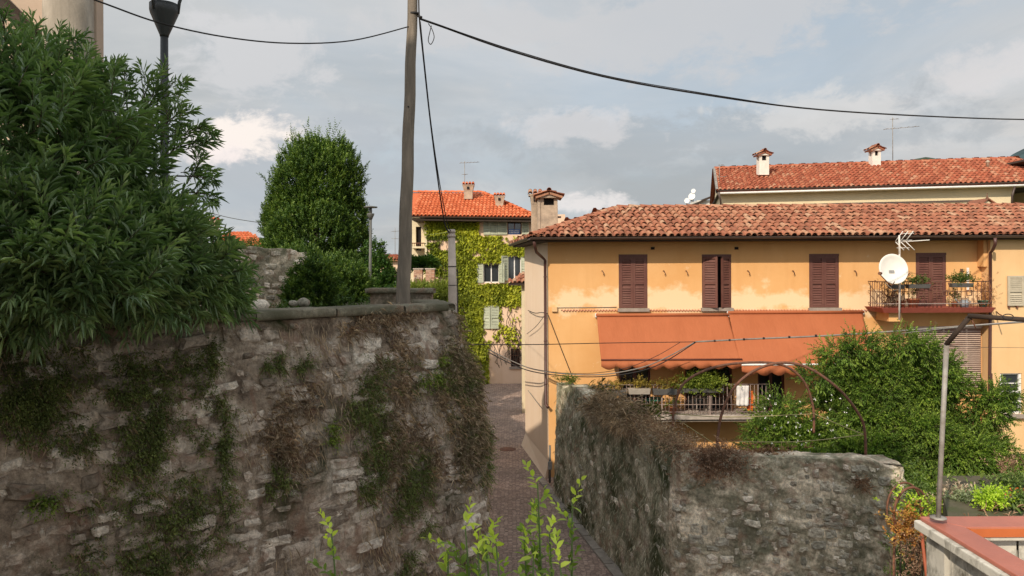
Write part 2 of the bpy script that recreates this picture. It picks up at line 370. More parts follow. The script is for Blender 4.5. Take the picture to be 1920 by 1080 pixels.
PLZ = CZ - 1.15    # the garden terrace behind the left hand wall
m = MB()
m.prism([(-8.4, 3.4), (-6.64, 5.30), (-1.30, 11.15), (-2.2, 16), (-3.6, 24), (-5.2, 30), (-6.6, 33), (-40, 33), (-40, 3.4)], 0.0, PLZ); tag(m.build('garden_terrace', M_soil), kind='structure')
m = MB(); m.prism([(3.45, 14.1), (1.35, 21.4), (1.5, 22.95), (30, 22.95), (30, 7.5), (7.2, 7.5), (7.2, 14.1)], 0, CZ - 5.7); tag(m.build('garden_ground', M_soil), kind='structure')
m = MB(); m.prism([(4.0, 0.6), (4.0, 6.3), (12, 6.3), (12, 0.6)], 0, CZ - 3.35); tag(m.build('terrace_floor', plain('terrace_tiles', (0.33, 0.22, 0.17), 0.8)), kind='structure')
m = MB(); m.prism([(4.15, 6.95), (5.35, 9.3), (12, 9.3), (12, 6.7)], 0, CZ - 2.62); bed = tag(m.build('flower_bed', M_soil), kind='structure')

# hills far off
def hill(pts, Y, name, col, thick=900):
    n = len(pts); mm = MB(); mm.smooth = True
    rows = 14; cols = 80; vs = []
    xs = np.linspace(pts[0][0], pts[-1][0], cols); ys = np.interp(xs, [p[0] for p in pts], [p[1] for p in pts])
    for r in range(rows):
        t = r / (rows - 1)
        for i in range(cols):
            D = Y - thick * (1 - t); top = at(xs[i], ys[i], Y); nz = float(fbm(np.array([[xs[i] * 0.02, t * 3, 1.0]]), 1.0, 5)[0])
            h = (top.z + 2) * (t ** 0.8) * (1 + 0.35 * nz * (1 - t) * 2 + 0.02 * nz)
            vs.append((top.x * D / Y, D, max(-1, h - 1)))
    for i in range(cols): vs.append((vs[(rows - 1) * cols + i][0] * 1.02, Y + thick, -1))
    rows += 1
    mm.add(vs, [(r * cols + i, r * cols + i + 1, (r + 1) * cols + i + 1, (r + 1) * cols + i) for r in range(rows - 1) for i in range(cols - 1)])
    return tag(mm.build(name, plain(name + '_woods', col, 0.95, 0.35, 0.02, 0.0, dirt=tuple(x * 0.6 for x in col), dscale=0.012)), kind='structure')
hill([(1820, 420), (1860, 335), (1884, 300), (1900, 288), (1925, 277), (1990, 262), (2080, 280), (2300, 330)], 2600, 'mountain', (0.035, 0.065, 0.07))
hill([(1640, 420), (1690, 310), (1715, 299), (1735, 296), (1752, 299), (1790, 310), (1850, 360), (1900, 420)], 1500, 'wooded_hill', (0.045, 0.075, 0.045), 400)
hill([(300, 505), (400, 470), (470, 443), (520, 452), (640, 470), (740, 478), (800, 490), (900, 500)], 1800, 'distant_ridge', (0.05, 0.075, 0.07), 500)

# ================================================================== rubble walls
ST_L = [(0.17, 0.14, 0.115), (0.28, 0.235, 0.20), (0.38, 0.32, 0.275), (0.54, 0.49, 0.44)]
MORT_L = [(0.13, 0.10, 0.08), (0.25, 0.20, 0.16), (0.36, 0.30, 0.25), (0.50, 0.45, 0.40)]
M_stoneL = stone_mat('rubble_stone', ST_L, moss=0.28, streak=0.3, lichen=0.25, gain=1.35)
M_mortL = stone_mat('weathered_lime_render', MORT_L, True, moss=0.34, streak=0.35, lichen=0.55, gain=1.6, bmp=1.0)
M_cope = stone_mat('coping_stone', [(0.15, 0.14, 0.105), (0.19, 0.175, 0.135), (0.23, 0.21, 0.165), (0.28, 0.255, 0.21)], moss=0.55, streak=0.2, lichen=0.15, mosscol=(0.10, 0.095, 0.065), gain=1.2)
ST_R = [(0.20, 0.19, 0.16), (0.30, 0.28, 0.24), (0.42, 0.38, 0.32), (0.58, 0.52, 0.46)]
M_stoneR = stone_mat('grey_wall_stone', ST_R, moss=0.3, streak=0.12, lichen=0.5, gain=1.6)
M_mortR = stone_mat('rough_grey_render', [(0.13, 0.12, 0.09), (0.24, 0.215, 0.165), (0.39, 0.34, 0.27), (0.62, 0.54, 0.45)], True, moss=0.40, streak=0.2, lichen=0.75, gain=1.75, mosscol=(0.075, 0.08, 0.05))
M_mortR2 = stone_mat('mossy_lane_render', [(0.115, 0.115, 0.08), (0.185, 0.18, 0.13), (0.29, 0.265, 0.205), (0.46, 0.42, 0.35)], True, moss=0.5, streak=0.35, lichen=0.15, gain=1.75)

class Path:
    """a wall face: a line on plan, a batter, z from top to bottom"""
    def __init__(s, pts, ztop, zbot, bulge):
        s.p = [Vector((x, y)) for x, y in pts]; s.d = [0]
        for a, b in zip(s.p, s.p[1:]): s.d.append(s.d[-1] + (b - a).length)
        s.L = s.d[-1]; s.zt = ztop; s.zb = zbot; s.bulge = bulge
        s.X = np.array([p.x for p in s.p]); s.Y = np.array([p.y for p in s.p])
    def frame(s, u):
        u = np.asarray(u, float); x = np.interp(u, s.d, s.X); y = np.interp(u, s.d, s.Y)
        e = 0.12; dx = np.interp(u + e, s.d, s.X) - np.interp(u - e, s.d, s.X); dy = np.interp(u + e, s.d, s.Y) - np.interp(u - e, s.d, s.Y)
        n = np.stack([dy, -dx], -1); n /= np.maximum(np.linalg.norm(n, axis=-1, keepdims=True), 1e-9); return x, y, n
    def pt(s, u, h, off=0.0):
        """h metres below the top; off outward"""
        x, y, n = s.frame(u); zt = s.zt(u) if callable(s.zt) else s.zt; o = s.bulge(u, h) + off
        return np.stack([x + n[..., 0] * o, y + n[..., 1] * o, zt - h + 0 * x], -1)
def relief(P, amp):
    return amp * (fbm(P, 2.3, 5, 0.6) * 1.7 + 0.9 * fbm(P, 8.0, 4, 0.75))
def wall_face(name, path, nu, nh, mat, parent, amp=0.05, hmax=None, back=0.3, topfn=None):
    hmax = hmax or 6.4; U, H = np.meshgrid(np.linspace(0, path.L, nu), np.linspace(0, 1, nh) ** 1.0 * hmax); U = U.ravel(); H = H.ravel()
    P = path.pt(U, H); _, _, n = path.frame(U); r = relief(P, amp); P[:, 0] += n[:, 0] * r; P[:, 1] += n[:, 1] * r
    top = H < 1e-6
    P[top, 2] += fbm(P[top], 3.0, 4) * 0.10
    i = np.arange(nu - 1)[None, :] + np.arange(nh - 1)[:, None] * nu; i = i.ravel(); Fc = np.stack([i, i + nu, i + nu + 1, i + 1], 1)
    # the top and back of the wall
    B = P[:nu].copy(); _, _, nb = path.frame(np.linspace(0, path.L, nu)); B[:, 0] -= nb[:, 0] * back; B[:, 1] -= nb[:, 1] * back; B[:, 2] += fbm(B, 4.0, 3) * 0.06
    C = B.copy(); C[:, 2] -= hmax
    b0 = len(P); V = np.concatenate([P, B, C]); j = np.arange(nu - 1)
    Fc = np.concatenate([Fc, np.stack([j, j + 1, b0 + j + 1, b0 + j], 1), np.stack([b0 + j, b0 + j + 1, b0 + nu + j + 1, b0 + nu + j], 1)])
    return npmesh(name, V, Fc, np.full(len(V), 0.5), mat, parent, True)
def stones(path, mat, parent, u0, u1, h0, h1, sw, sh, visible, limit=300, proud=0.03, keep=0.8, regular=None, deep=0.06, cover=None):
    """courses of uneven stones bedded in the face; the largest LIMIT seen are objects"""
    out = []; h = h0
    while h < h1:
        hh = sh * rng.uniform(0.65, 1.4); u = u0 + rng.uniform(0, sw * .5)
        while u < u1:
            ww = sw * rng.uniform(0.45, 1.6); reg = regular(u, h) if regular else False
            if reg: ww = sw * rng.uniform(1.1, 1.5)
            if rng.random() < (0.97 if reg else keep): out.append((u + ww / 2, h + hh / 2 + (0 if reg else rng.normal(0, 0.02)), ww * (0.96 if reg else rng.uniform(0.75, 0.98)), hh * (0.93 if reg else rng.uniform(0.72, 0.98)), reg))
            u += ww
        h += hh
    res = []
    for (u, h, ww, hh, reg) in out:
        c = path.pt(np.array([u]), np.array([h]))[0]
        if not visible(c): continue
        if cover and cover(c): continue
        res.append((ww * hh / c[1] ** 2, u, h, ww, hh, reg, c))
    res.sort(key=lambda t: -t[0]); stuff = MB()
    for k, (_, u, h, ww, hh, reg, c) in enumerate(res):
        nk = 10; a = np.linspace(0, 2 * np.pi, nk, endpoint=False) + rng.uniform(0, 0.6)
        pw = 0.32 if reg else 0.42
        ex = np.sign(np.cos(a)) * np.abs(np.cos(a)) ** pw; ez = np.sign(np.sin(a)) * np.abs(np.sin(a)) ** pw
        j = rng.uniform(0.94, 1.03, nk) if reg else rng.uniform(0.74, 1.12, nk); ex = ex * j; ez = ez * j
        pr = proud * rng.uniform(0.3, 1.5); rings = []
        cc = path.pt(np.array([u]), np.array([h])); base = float(relief(cc, AMP)[0])
        sk = rng.normal(0, 0.10)
        for sc_, off in ((1.0, -deep), (1.0, pr * 0.15), (0.86, pr * 0.8), (0.5, pr * 1.05)):
            P = path.pt(u + ex * ww / 2 * sc_, h - (ez * hh / 2 * sc_ + ex * sk * ww * .5), base + off)
            P += rng.normal(0, 0.007 if sc_ < 1 else 0.003, P.shape)
            rings.append(P)
        V = np.concatenate(rings + [path.pt(np.array([u]), np.array([h]), base + pr * rng.uniform(0.9, 1.3))])
        Fs = [(r * nk + i, r * nk + (i + 1) % nk, (r + 1) * nk + (i + 1) % nk, (r + 1) * nk + i) for r in range(3) for i in range(nk)] + [(3 * nk + i, 3 * nk + (i + 1) % nk, 4 * nk) for i in range(nk)]
        mb = MB() if k < limit else stuff
        mb.cur = float(rng.random()); mb.add([tuple(x) for x in V], Fs, False)
        if k < limit: mb.build('stone', mat, parent)
    if stuff.v: tag(stuff.build('small_stones', mat, parent), kind='stuff')
    return len(res)

def in_view(c, m=0.05):
    D = c[1]; u = (c[0]) / D * F + 960; v = HY - (c[2] - CZ) / D * F
    return D > 0.5 and -1920 * m < u < 1920 * (1 + m) and v < 1080 * (1 + m)

# ---- left hand retaining wall
AMP = 0.05
P0 = (-6.42, 5.10); P1 = (-1.00, 10.94)
def arc(c, r, a0, a1, n): return [(c[0] + r * math.cos(R(a0 + (a1 - a0) * i / n)), c[1] + r * math.sin(R(a0 + (a1 - a0) * i / n))) for i in range(n + 1)]
left_pts = [P0, P1] + [(-0.91, 11.08), (-0.88, 11.25), (-0.93, 11.45), (-1.25, 12.5), (-2.2, 16.5), (-3.6, 24.5), (-5.2, 30.5)]
LT = CZ - 0.60
def lbulge(u, h): return 0.34 * np.clip((h - 0.15) / 1.7, 0, 1) ** 0.8 * (0.55 + 0.45 * np.clip(u / 8.0, 0, 1)) + 0.05 * h
def lztop(u): return LT - 0.17 * np.clip(np.asarray(u) - 9.3, 0, 99)
pathL = Path(left_pts, lztop, 0, lbulge)
wallL = thing('retaining_wall', (-2.6, 7.2, 0), 'tall rubble stone retaining wall under a flat grey coping beside the lane', 'wall')
main_L = Path(left_pts[:6], lztop, 0, lbulge)
wall_face('wall_face', main_L, 460, 260, M_mortL, wallL, AMP, 5.85, 0.35)
rest_L = Path(left_pts[5:], lambda u: LT - 0.35 - 0.17 * np.asarray(u), 0, lambda u, h: 0.30 + 0.05 * h)
wall_face('wall_face', rest_L, 120, 60, M_mortL, wallL, AMP, 5.6, 0.35)
def vis_left(c):
    return in_view(c, 0.03) and c[2] < LT - 0.02
def regular_patch(u, h): return 5.4 < u < 6.8 and 1.25 < h < 2.5
stones(pathL, M_stoneL, wallL, 2.3, 8.6, 0.08, 4.4, 0.33, 0.17, vis_left, 300, 0.045, 0.66, regular_patch)
stones(pathL, M_stoneL, wallL, 2.3, 8.6, 0.05, 4.4, 0.15, 0.095, vis_left, 0, 0.024, 0.30)
# coping slabs
d2 = (Vector(P1) - Vector(P0)).normalized(); n2 = Vector((d2.y, -d2.x))
def slab(a, b, z, th, over, depth, nm='coping_stone', par=None, mat=None):
    mb = MB(); mb.smooth = True; a = Vector(a); b = Vector(b); d = (b - a).normalized(); n = Vector((d.y, -d.x)); Ln = (b - a).length
    nu = max(4, int(Ln / 0.06)); nv = 9; prof = []
    # rounded nose profile: (outward, height)
    for k in range(nv):
        t = k / (nv - 1)
        prof.append([(-depth, 0.0), (over - 0.03, 0.0), (over - 0.006, 0.010), (over, th * .4), (over - .002, th * .84), (over - .020, th), (over - .15, th * 1.01), (-depth * .6, th * 1.01), (-depth, th)][k])
    off_z = rng.normal(0, 0.006); off_o = rng.normal(0, 0.008); sd_ = rng.uniform(0, 50); V = []
    for i in range(nu + 1):
        t = i / nu; end = 1 - 0.35 * max(0, (abs(t - .5) * 2 - 0.96) / 0.04)
        for (o, h) in prof:
            q = a + d * (Ln * t) + n * (o + off_o)
            p = np.array([[q.x + sd_, q.y, z + h]]); k = float(fbm(p, 2.5, 4)[0]) * 0.045 + float(fbm(p, 12, 3)[0]) * 0.016
            V.append((q.x + n.x * k, q.y + n.y * k, z + h * (0.75 + 0.25 * end) + off_z + k * 0.35))
    Fs = [(i * nv + j, i * nv + (j + 1) % nv, (i + 1) * nv + (j + 1) % nv, (i + 1) * nv + j) for i in range(nu) for j in range(nv)]
    Fs += [tuple(range(nv)), tuple(nu * nv + j for j in range(nv))[::-1]]
    mb.cur = float(rng.random()); mb.add(V, [f[::-1] for f in Fs]); return mb.build(nm, mat or M_cope, par)
def rim(px_list, over=0.08):
    pass
# joints read off the photograph along the edge
t = 0.0; ends = [0, 1.2, 2.3, 3.3, 4.12, 4.95, 6.05, 7.15, 7.96]
for a, b in zip(ends, ends[1:]):
    A = Vector(P0) + d2 * a; B = Vector(P0) + d2 * (b - 0.012)
    slab(A, B, LT + 0.005, 0.115, 0.09, 0.42, par=wallL)
# the short return at the end
slab(Vector((-0.90, 11.10)) , Vector((-1.32, 12.7)), LT - 0.02, 0.11, 0.04, 0.42, par=wallL)
# low wall behind the pole
lowwall = thing('low_wall', (-1.9, 13.2, PLZ - .1), 'low lit stone parapet with rounded coping behind the leaning pole', 'wall')
m = MB(); m.box(-2.55, -1.45, 13.3, 13.6, PLZ - 0.5, CZ - 0.42); m.build('masonry', M_mortL, lowwall)
for k in range(2):
    slab((-2.62 + k * 0.62, 13.22), (-2.62 + k * 0.62 + 0.60, 13.22), CZ - 0.42, 0.09, 0.05, 0.4, par=lowwall)

# ---- right hand wall between lane and garden
RT = CZ - 3.27
def rztop(u):
    u = np.asarray(u, float)
    # from the house end (u=0) towards the eye, then along the front
    return RT + np.interp(u, [0, .35, .8, 1.3, 2.2, 3.2, 4.4, 5.6, 6.6, 7.4, 8.0, 8.4, 9.2, 10.4, 11.6, 12.0], [0.02, 0.0, -0.04, 0.15, 0.16, 0.02, 0.05, 0.0, 0.03, 0.0, -0.02, 0.02, -0.04, -0.07, -0.13, -0.25])
AMP = 0.07
CR = (2.97, 13.15)
right_pts = [(1.28, 21.25), (2.9, 13.45), (2.94, 13.22), (2.99, 13.12), (3.12, 13.08), (6.84, 13.06), (6.92, 13.10), (6.95, 13.2), (6.97, 13.9)]
pathR = Path(right_pts, rztop, 0, lambda u, h: 0.035 * h)
wallR = thing('garden_wall', (3.2, 14, 0), 'old mossy grey stone wall with broken top between the lane and the garden', 'wall')
cut = 7.9667
lane_face = Path(right_pts[:2], rztop, 0, lambda u, h: 0.035 * h)
wall_face('lane_face', lane_face, 320, 130, M_mortR2, wallR, 0.06, 3.45, 0.45)
front_face = Path(right_pts[1:], lambda u: rztop(np.asarray(u) + 7.967), 0, lambda u, h: 0.035 * h)
wall_face('front_face', front_face, 220, 140, M_mortR, wallR, 0.085, 3.45, 0.45)
stones(front_face, M_stoneR, wallR, 0.1, 4.3, 0.06, 2.6, 0.23, 0.15, lambda c: in_view(c, 0.02), 170, 0.030, 0.34)
stones(front_face, M_stoneR, wallR, 0.1, 4.3, 0.06, 2.6, 0.12, 0.08, lambda c: in_view(c, 0.02), 0, 0.020, 0.13)
stones(lane_face, M_stoneR, wallR, 0.1, 7.9, 0.2, 3.2, 0.20, 0.13, lambda c: in_view(c, 0.02), 75, 0.018, 0.10)

# low grey wall far left behind the oleander
wallG = thing('boundary_wall', (-8.2, 20, PLZ), 'grey lichened stone wall between the oleander and the tall laurel tree', 'wall')
pg = Path([(-10.5, 19.6), (-7.6, 20.0), (-6.2, 20.2), (-5.8, 20.9)], lambda u: CZ + np.interp(np.asarray(u), [0, 2.6, 3.1, 4.3, 4.7, 5.2], [0.72, 0.68, 0.65, 0.60, 0.55, 0.5]), 0, lambda u, h: 0.02 * h)
wall_face('wall_face', pg, 150, 60, M_mortR, wallG, 0.08, 2.2, 0.4)
stones(pg, M_stoneR, wallG, 1.8, 6.0, 0.05, 1.7, 0.24, 0.15, lambda c: in_view(c, 0.0), 110, 0.04, 0.6)

# ================================================================== roof tiles
def tile_mb(mb, a, b, ax, nrm, r0=0.085, r1=0.07, seg=5, th=0.014):
    """a bent cover tile from a (low end) to b (high end)"""
    vs = []
    for (p, r) in ((a, r0), (b, r1)):
        for k in range(seg + 1):
            t = math.pi * k / seg; vs.append(p + ax * (math.cos(t) * r) + nrm * (math.sin(t) * r))
    for k in range(seg + 1):
        t = math.pi * k / seg; vs.append(a + ax * (math.cos(t) * (r0 - th)) + nrm * (math.sin(t) * (r0 - th)))
    n = seg + 1
    mb.add(vs, [(k, k + 1, n + k + 1, n + k) for k in range(seg)], True)
    s = len(mb.v) - len(vs); mb.f += [(s + k + 1, s + k, s + 2 * n + k, s + 2 * n + k + 1) for k in range(seg)]; mb.sm += [False] * seg
def roof_plane(parent, e0, e1, r0, r1, mat, pitch=0.2, expo=0.38, limit=0, jit=0.5, under=None, rr=0.085, name='roof_tile', r=None, near=None, stuff_name='roof_tiles', seg=5):
    """plane from eave e0-e1 up to ridge r0-r1 (Vectors); tiles run up the slope"""
    e0, e1, r0, r1 = map(Vector, (e0, e1, r0, r1))
    ax = (e1 - e0).normalized(); sl = (r0 - e0) - ax * (r0 - e0).dot(ax); S = sl.length; up = sl.normalized(); nrm = ax.cross(up).normalized()
    if nrm.z < 0: nrm = -nrm
    W = (e1 - e0).length; a0 = (r0 - e0).dot(ax); a1 = (r1 - e0).dot(ax)
    m = MB(); u0, u1 = e0 - nrm * 0.01, e1 - nrm * 0.01
    m.add([u0, u1, r1 - nrm * .01, r0 - nrm * .01, u0 - nrm * .08, u1 - nrm * .08, r1 - nrm * .09, r0 - nrm * .09], [(0, 1, 2, 3), (7, 6, 5, 4), (0, 4, 5, 1), (1, 5, 6, 2), (2, 6, 7, 3), (3, 7, 4, 0)]); m.build('roof_deck', under or mat, parent)
    tiles = []
    nc = int(W / pitch); nr = int(S / expo) + 1
    for c in range(nc):
        x = (c + 0.5) * pitch + 0.0
        for k in range(nr):
            s0 = k * expo - 0.05; s1 = min(s0 + expo + 0.07, S)
            f = min(1, max(0, (s0 + 0.1) / S)); lo = a0 * f; hi = W + (a1 - W) * f
            if x < lo + 0.02 or x > hi - 0.02 or s1 - s0 < 0.12: continue
            tiles.append((x, s0, s1, k))
    stuff = MB(); objs = []
    key = near or (lambda p: p.y)
    rows = [(key(e0 + ax * x + up * s0), x, s0, s1, k) for (x, s0, s1, k) in tiles]; rows.sort(key=lambda t: t[0])
    for i, (_, x, s0, s1, k) in enumerate(rows):
        jx = random.gauss(0, 0.006 * jit * 2); jr = random.gauss(0, 0.02 * jit); ja = random.gauss(0, .012 * jit)
        a = e0 + ax * (x + jx) + up * (s0 + random.gauss(0, .012 * jit * 2)) + nrm * (0.030 + random.uniform(0, 0.012) * jit)
        b = e0 + ax * (x + jx + jr * .5) + up * s1 + nrm * 0.004
        mb = MB() if i < limit else stuff; mb.cur = random.random()
        tile_mb(mb, a, b, (ax + nrm * ja * 3).normalized(), nrm, rr, rr * 0.84, seg)
        if i < limit: mb.build(name, mat, parent)
    # the channels between: shallow troughs
    ch = MB()
    for c in range(nc + 1):
        x = c * pitch
        for k in range(0, nr, 1):
            s0 = k * expo; f = min(1, max(0, (s0 + 0.1) / S)); lo = a0 * f; hi = W + (a1 - W) * f
            if x < lo - 0.01 or x > hi + 0.01: continue
            s1 = min(s0 + expo, S); ch.cur = random.random(); A = e0 + ax * x + up * (s0 - 0.04) + nrm * 0.022; B = e0 + ax * x + up * s1 + nrm * 0.006; q = rr * .95
            ch.add([A - ax * q + nrm * .03, A, A + ax * q + nrm * .03, B - ax * q + nrm * .03, B, B + ax * q + nrm * .03], [(0, 1, 4, 3), (1, 2, 5, 4)], True)
    tag(ch.build('channel_tiles', mat, parent), kind='stuff')
    if stuff.v: tag(stuff.build(stuff_name, mat, parent), kind='stuff')
def ridge(parent, a, b, mat, step=0.36, r=0.11, nm='ridge_tile', lift=0.03, single=True, n=Vector((0, 0, 1))):
    a, b = Vector(a), Vector(b); d = (b - a).normalized(); Ln = (b - a).length; side = d.cross(n).normalized(); nn = side.cross(d).normalized(); k = 0; st = MB()
    while k * step < Ln:
        p = a + d * (k * step - 0.03) + nn * (lift + random.uniform(0, .012)); q = a + d * min(Ln, k * step + step + .02) + nn * (lift - 0.012)
        mb = MB() if single else st; mb.cur = random.random(); tile_mb(mb, p, q, (side + nn * random.gauss(0, .03)).normalized(), nn, r, r * 0.85)
        if single: mb.build(nm, mat, parent)
        k += 1
    if st.v: tag(st.build('ridge_tiles', mat, parent), kind='stuff')
def tile_mat(name, cols, moss=(0.10, 0.085, 0.055), mamt=(0.5, 0.66)):
    m, nt, p = bsdf_mat(name); c = mramp(nt, tint(nt), cols)
    g = ramp(nt, tex(nt, 14, 7, 0.7), 0.3, 0.7, (0.7, 0.68, 0.66), (1.2, 1.2, 1.18)); c = mix(nt, 1.0, c, g, 'MULTIPLY')
    mo = ramp(nt, tex(nt, 5.0, 8, 0.7, dist=0.4), mamt[0], mamt[1]); f = N(nt, 'ShaderNodeMath', operation='MULTIPLY'); L(nt, mo[0], mo[1], f, 0); f.inputs[1].default_value = 0.75
    c = mix(nt, (f, 0), c, moss)
    L(nt, c[0], c[1], p, 'Base Color'); p.inputs['Roughness'].default_value = 0.88; p.inputs['Specular IOR Level'].default_value = .2; bump(nt, p, tex(nt, 40, 6, 0.7), 0.35); return m
M_tileY = tile_mat('old_roof_clay', [(0.0, (0.25, 0.10, 0.062)), (0.3, (0.33, 0.125, 0.075)), (0.6, (0.39, 0.165, 0.10)), (0.85, (0.41, 0.205, 0.125)), (1.0, (0.47, 0.29, 0.19))], (0.11, 0.085, 0.06), (0.52, 0.68))
M_tileI = tile_mat('orange_roof_clay', [(0.0, (0.50, 0.125, 0.05)), (0.5, (0.62, 0.165, 0.07)), (1.0, (0.68, 0.23, 0.11))], (0.30, 0.12, 0.07), (0.6, 0.8))
M_tileC = tile_mat('red_roof_clay', [(0.0, (0.27, 0.08, 0.045)), (0.5, (0.38, 0.11, 0.06)), (0.85, (0.42, 0.16, 0.09)), (1.0, (0.46, 0.24, 0.15))], (0.16, 0.075, 0.05), (0.52, 0.72))
M_wood = plain('dark_timber', (0.045, 0.030, 0.022), 0.8, 0.2, 8, 0.2)
M_under = plain('roof_underlay', (0.06, 0.04, 0.03), 0.9)
M_gutter = plain('brown_gutter', (0.07, 0.045, 0.035), 0.45, 0.15, 5, 0.05, spec=0.5)
M_pipe = plain('brown_downpipe', (0.085, 0.035, 0.028), 0.45, 0.15, 5, 0.05, spec=0.5)
# ================================================================== the long ochre house
YF = 23.0
def fx(px, D=YF): return at(px, 500, D).x
def fz(py, px=1450, D=YF): return at(px, py, D).z
def facade_mat(name, base, deep, pale, zband=None, rough=0.9, amt=1.0):
    m, nt, p = bsdf_mat(name)
    c = mix(nt, ramp(nt, tex(nt, 0.7, 6, 0.6), 0.35, 0.65), base, deep)
    st = ramp(nt, tex(nt, 1.1, 6, 0.6, stretch=(3, 3, 0.35), off=(3, 3, 3)), 0.5, 0.8, (1, 1, 1), (0.93, 0.90, 0.87)); c = mix(nt, 1.0, c, st, 'MULTIPLY')
    if zband:
        g = N(nt, 'ShaderNodeNewGeometry'); s = N(nt, 'ShaderNodeSeparateXYZ'); L(nt, g, 'Position', s, 0)
        zc, zw = zband; a = N(nt, 'ShaderNodeMath', operation='SUBTRACT'); L(nt, s, 2, a, 0); a.inputs[1].default_value = zc
        b = N(nt, 'ShaderNodeMath', operation='ABSOLUTE'); L(nt, a, 0, b, 0)
        d = N(nt, 'ShaderNodeMath', operation='DIVIDE'); L(nt, b, 0, d, 0); d.inputs[1].default_value = zw
        n = tex(nt, 1.15, 6, 0.62, stretch=(1, 1, 1.2), off=(7, 1, 2)); n2 = N(nt, 'ShaderNodeMath', operation='MULTIPLY_ADD'); L(nt, n[0], n[1], n2, 0); n2.inputs[1].default_value = 3.4; n2.inputs[2].default_value = -1.3
        e = N(nt, 'ShaderNodeMath', operation='SUBTRACT'); L(nt, n2, 0, e, 0); L(nt, d, 0, e, 1)
        mr = N(nt, 'ShaderNodeMapRange'); L(nt, e, 0, mr, 0); mr.inputs[1].default_value = -0.26; mr.inputs[2].default_value = 0.20; mr.inputs[4].default_value = amt
        c = mix(nt, (mr, 0), c, pale)
    # small patches of repair
    r = ramp(nt, tex(nt, 2.7, 7, 0.7, off=(11, 0, 4)), 0.64, 0.70); f = N(nt, 'ShaderNodeMath', operation='MULTIPLY'); L(nt, r[0], r[1], f, 0); f.inputs[1].default_value = 0.5; c = mix(nt, (f, 0), c, pale)
    L(nt, c[0], c[1], p, 'Base Color'); p.inputs['Roughness'].default_value = rough; p.inputs['Specular IOR Level'].default_value = 0.2
    bump(nt, p, tex(nt, 18, 8, 0.7), 0.18, 0.02); return m
zs = fz(580)
M_ochre = facade_mat('ochre_plaster', (0.75, 0.43, 0.185), (0.70, 0.375, 0.145), (0.82, 0.62, 0.39), (zs + 0.25, 0.60), amt=.85)
M_peach = facade_mat('peach_plaster', (0.76, 0.50, 0.26), (0.72, 0.46, 0.23), (0.80, 0.58, 0.34))
M_pinkside = facade_mat('pale_pink_plaster', (0.86, 0.67, 0.50), (0.83, 0.63, 0.45), (0.88, 0.74, 0.60))
M_shut = plain('brown_shutter_paint', (0.13, 0.05, 0.038), 0.55, 0.12, 4, 0.08, 50, dirt=(0.17, 0.075, 0.055), spec=0.35)
M_sill = plain('grey_sill_stone', (0.30, 0.25, 0.21), 0.85, 0.2, 5, 0.2)
M_dark = plain('room_shade_black', (0.015, 0.012, 0.012), 0.9, 0.1)
M_glass = plain('window_glass', (0.03, 0.035, 0.04), 0.08, 0.1, 1, 0, spec=0.8)
M_white = plain('white_paint', (0.75, 0.73, 0.70), 0.5, 0.08)
M_concrete = plain('balcony_concrete', (0.42, 0.36, 0.31), 0.85, 0.2, 5, 0.2, dirt=(0.25, 0.2, 0.17))
M_redslab = plain('red_painted_slab', (0.33, 0.085, 0.06), 0.6, 0.15)
M_iron = plain('rusty_iron', (0.17, 0.075, 0.045), 0.8, 0.4, 12, 0.3, dirt=(0.08, 0.05, 0.04), dscale=6)
M_grail = plain('grey_railing', (0.33, 0.25, 0.22), 0.6, 0.2, 8, 0.1)
M_steel = plain('galvanised_steel', (0.30, 0.28, 0.25), 0.65, 0.25, 9, 0.1, metal=0.15, dirt=(0.18, 0.14, 0.11), dscale=4)
M_cable = plain('black_cable', (0.022, 0.02, 0.02), 0.6, 0.2)
M_gcable = plain('grey_cable', (0.20, 0.18, 0.16), 0.6, 0.2)

house = thing('ochre_house', (8, 23, 0), 'long two storey ochre house with brown louvred shutters and old clay tile roof', 'house')
xl, xr = fx(1027), fx(1832); ztop = CZ + 1.02
def wall_plane(mb, x0, x1, z0, z1, y, ops, rev=0.16):
    """front facing wall with openings (x0,x1,z0,z1), their reveals and a dark back"""
    xs = sorted({x0, x1, *[o[0] for o in ops], *[o[1] for o in ops]}); zs_ = sorted({z0, z1, *[o[2] for o in ops], *[o[3] for o in ops]})
    for a, b in zip(xs, xs[1:]):
        for c, d in zip(zs_, zs_[1:]):
            if any(o[0] <= a + 1e-6 and b <= o[1] + 1e-6 and o[2] <= c + 1e-6 and d <= o[3] + 1e-6 for o in ops): continue
            mb.quad((a, y, c), (b, y, c), (b, y, d), (a, y, d))
    for (a, b, c, d) in ops:
        mb.quad((a, y, c), (a, y, d), (a, y + rev, d), (a, y + rev, c)); mb.quad((b, y, c), (b, y + rev, c), (b, y + rev, d), (b, y, d))
        mb.quad((a, y, d), (b, y, d), (b, y + rev, d), (a, y + rev, d)); mb.quad((a, y, c), (a, y + rev, c), (b, y + rev, c), (b, y, c))
ups = [(1160, 1214, 477, 578), (1316, 1371, 477, 577), (1517, 1573, 476, 577), (1717, 1774, 474, 578)]
ops = [(fx(a), fx(b), fz(d, a), fz(c, a)) for a, b, c, d in ups]
lows = [(1160, 1219, 668, 776), (1284, 1372, 668, 776), (1420, 1470, 668, 776)]
opl = [(fx(a), fx(b), fz(d, a), fz(c, a)) for a, b, c, d in lows]
blind_op = (fx(1703), fx(1832) - 0.005, fz(724, 1750), fz(617, 1750))
m = MB(); wall_plane(m, xl, xr, 0, ztop, YF, ops + opl + [blind_op]); m.build('facade', M_ochre, house)
# near-black boxes stand in for the shade of rooms behind the openings
for (a, b, c, d) in ops + opl + [blind_op]: MB().box(a - .2, b + .2, YF + 0.161, YF + 0.9, c - 0.1, d + .1).build('dark_backing', M_dark, house)
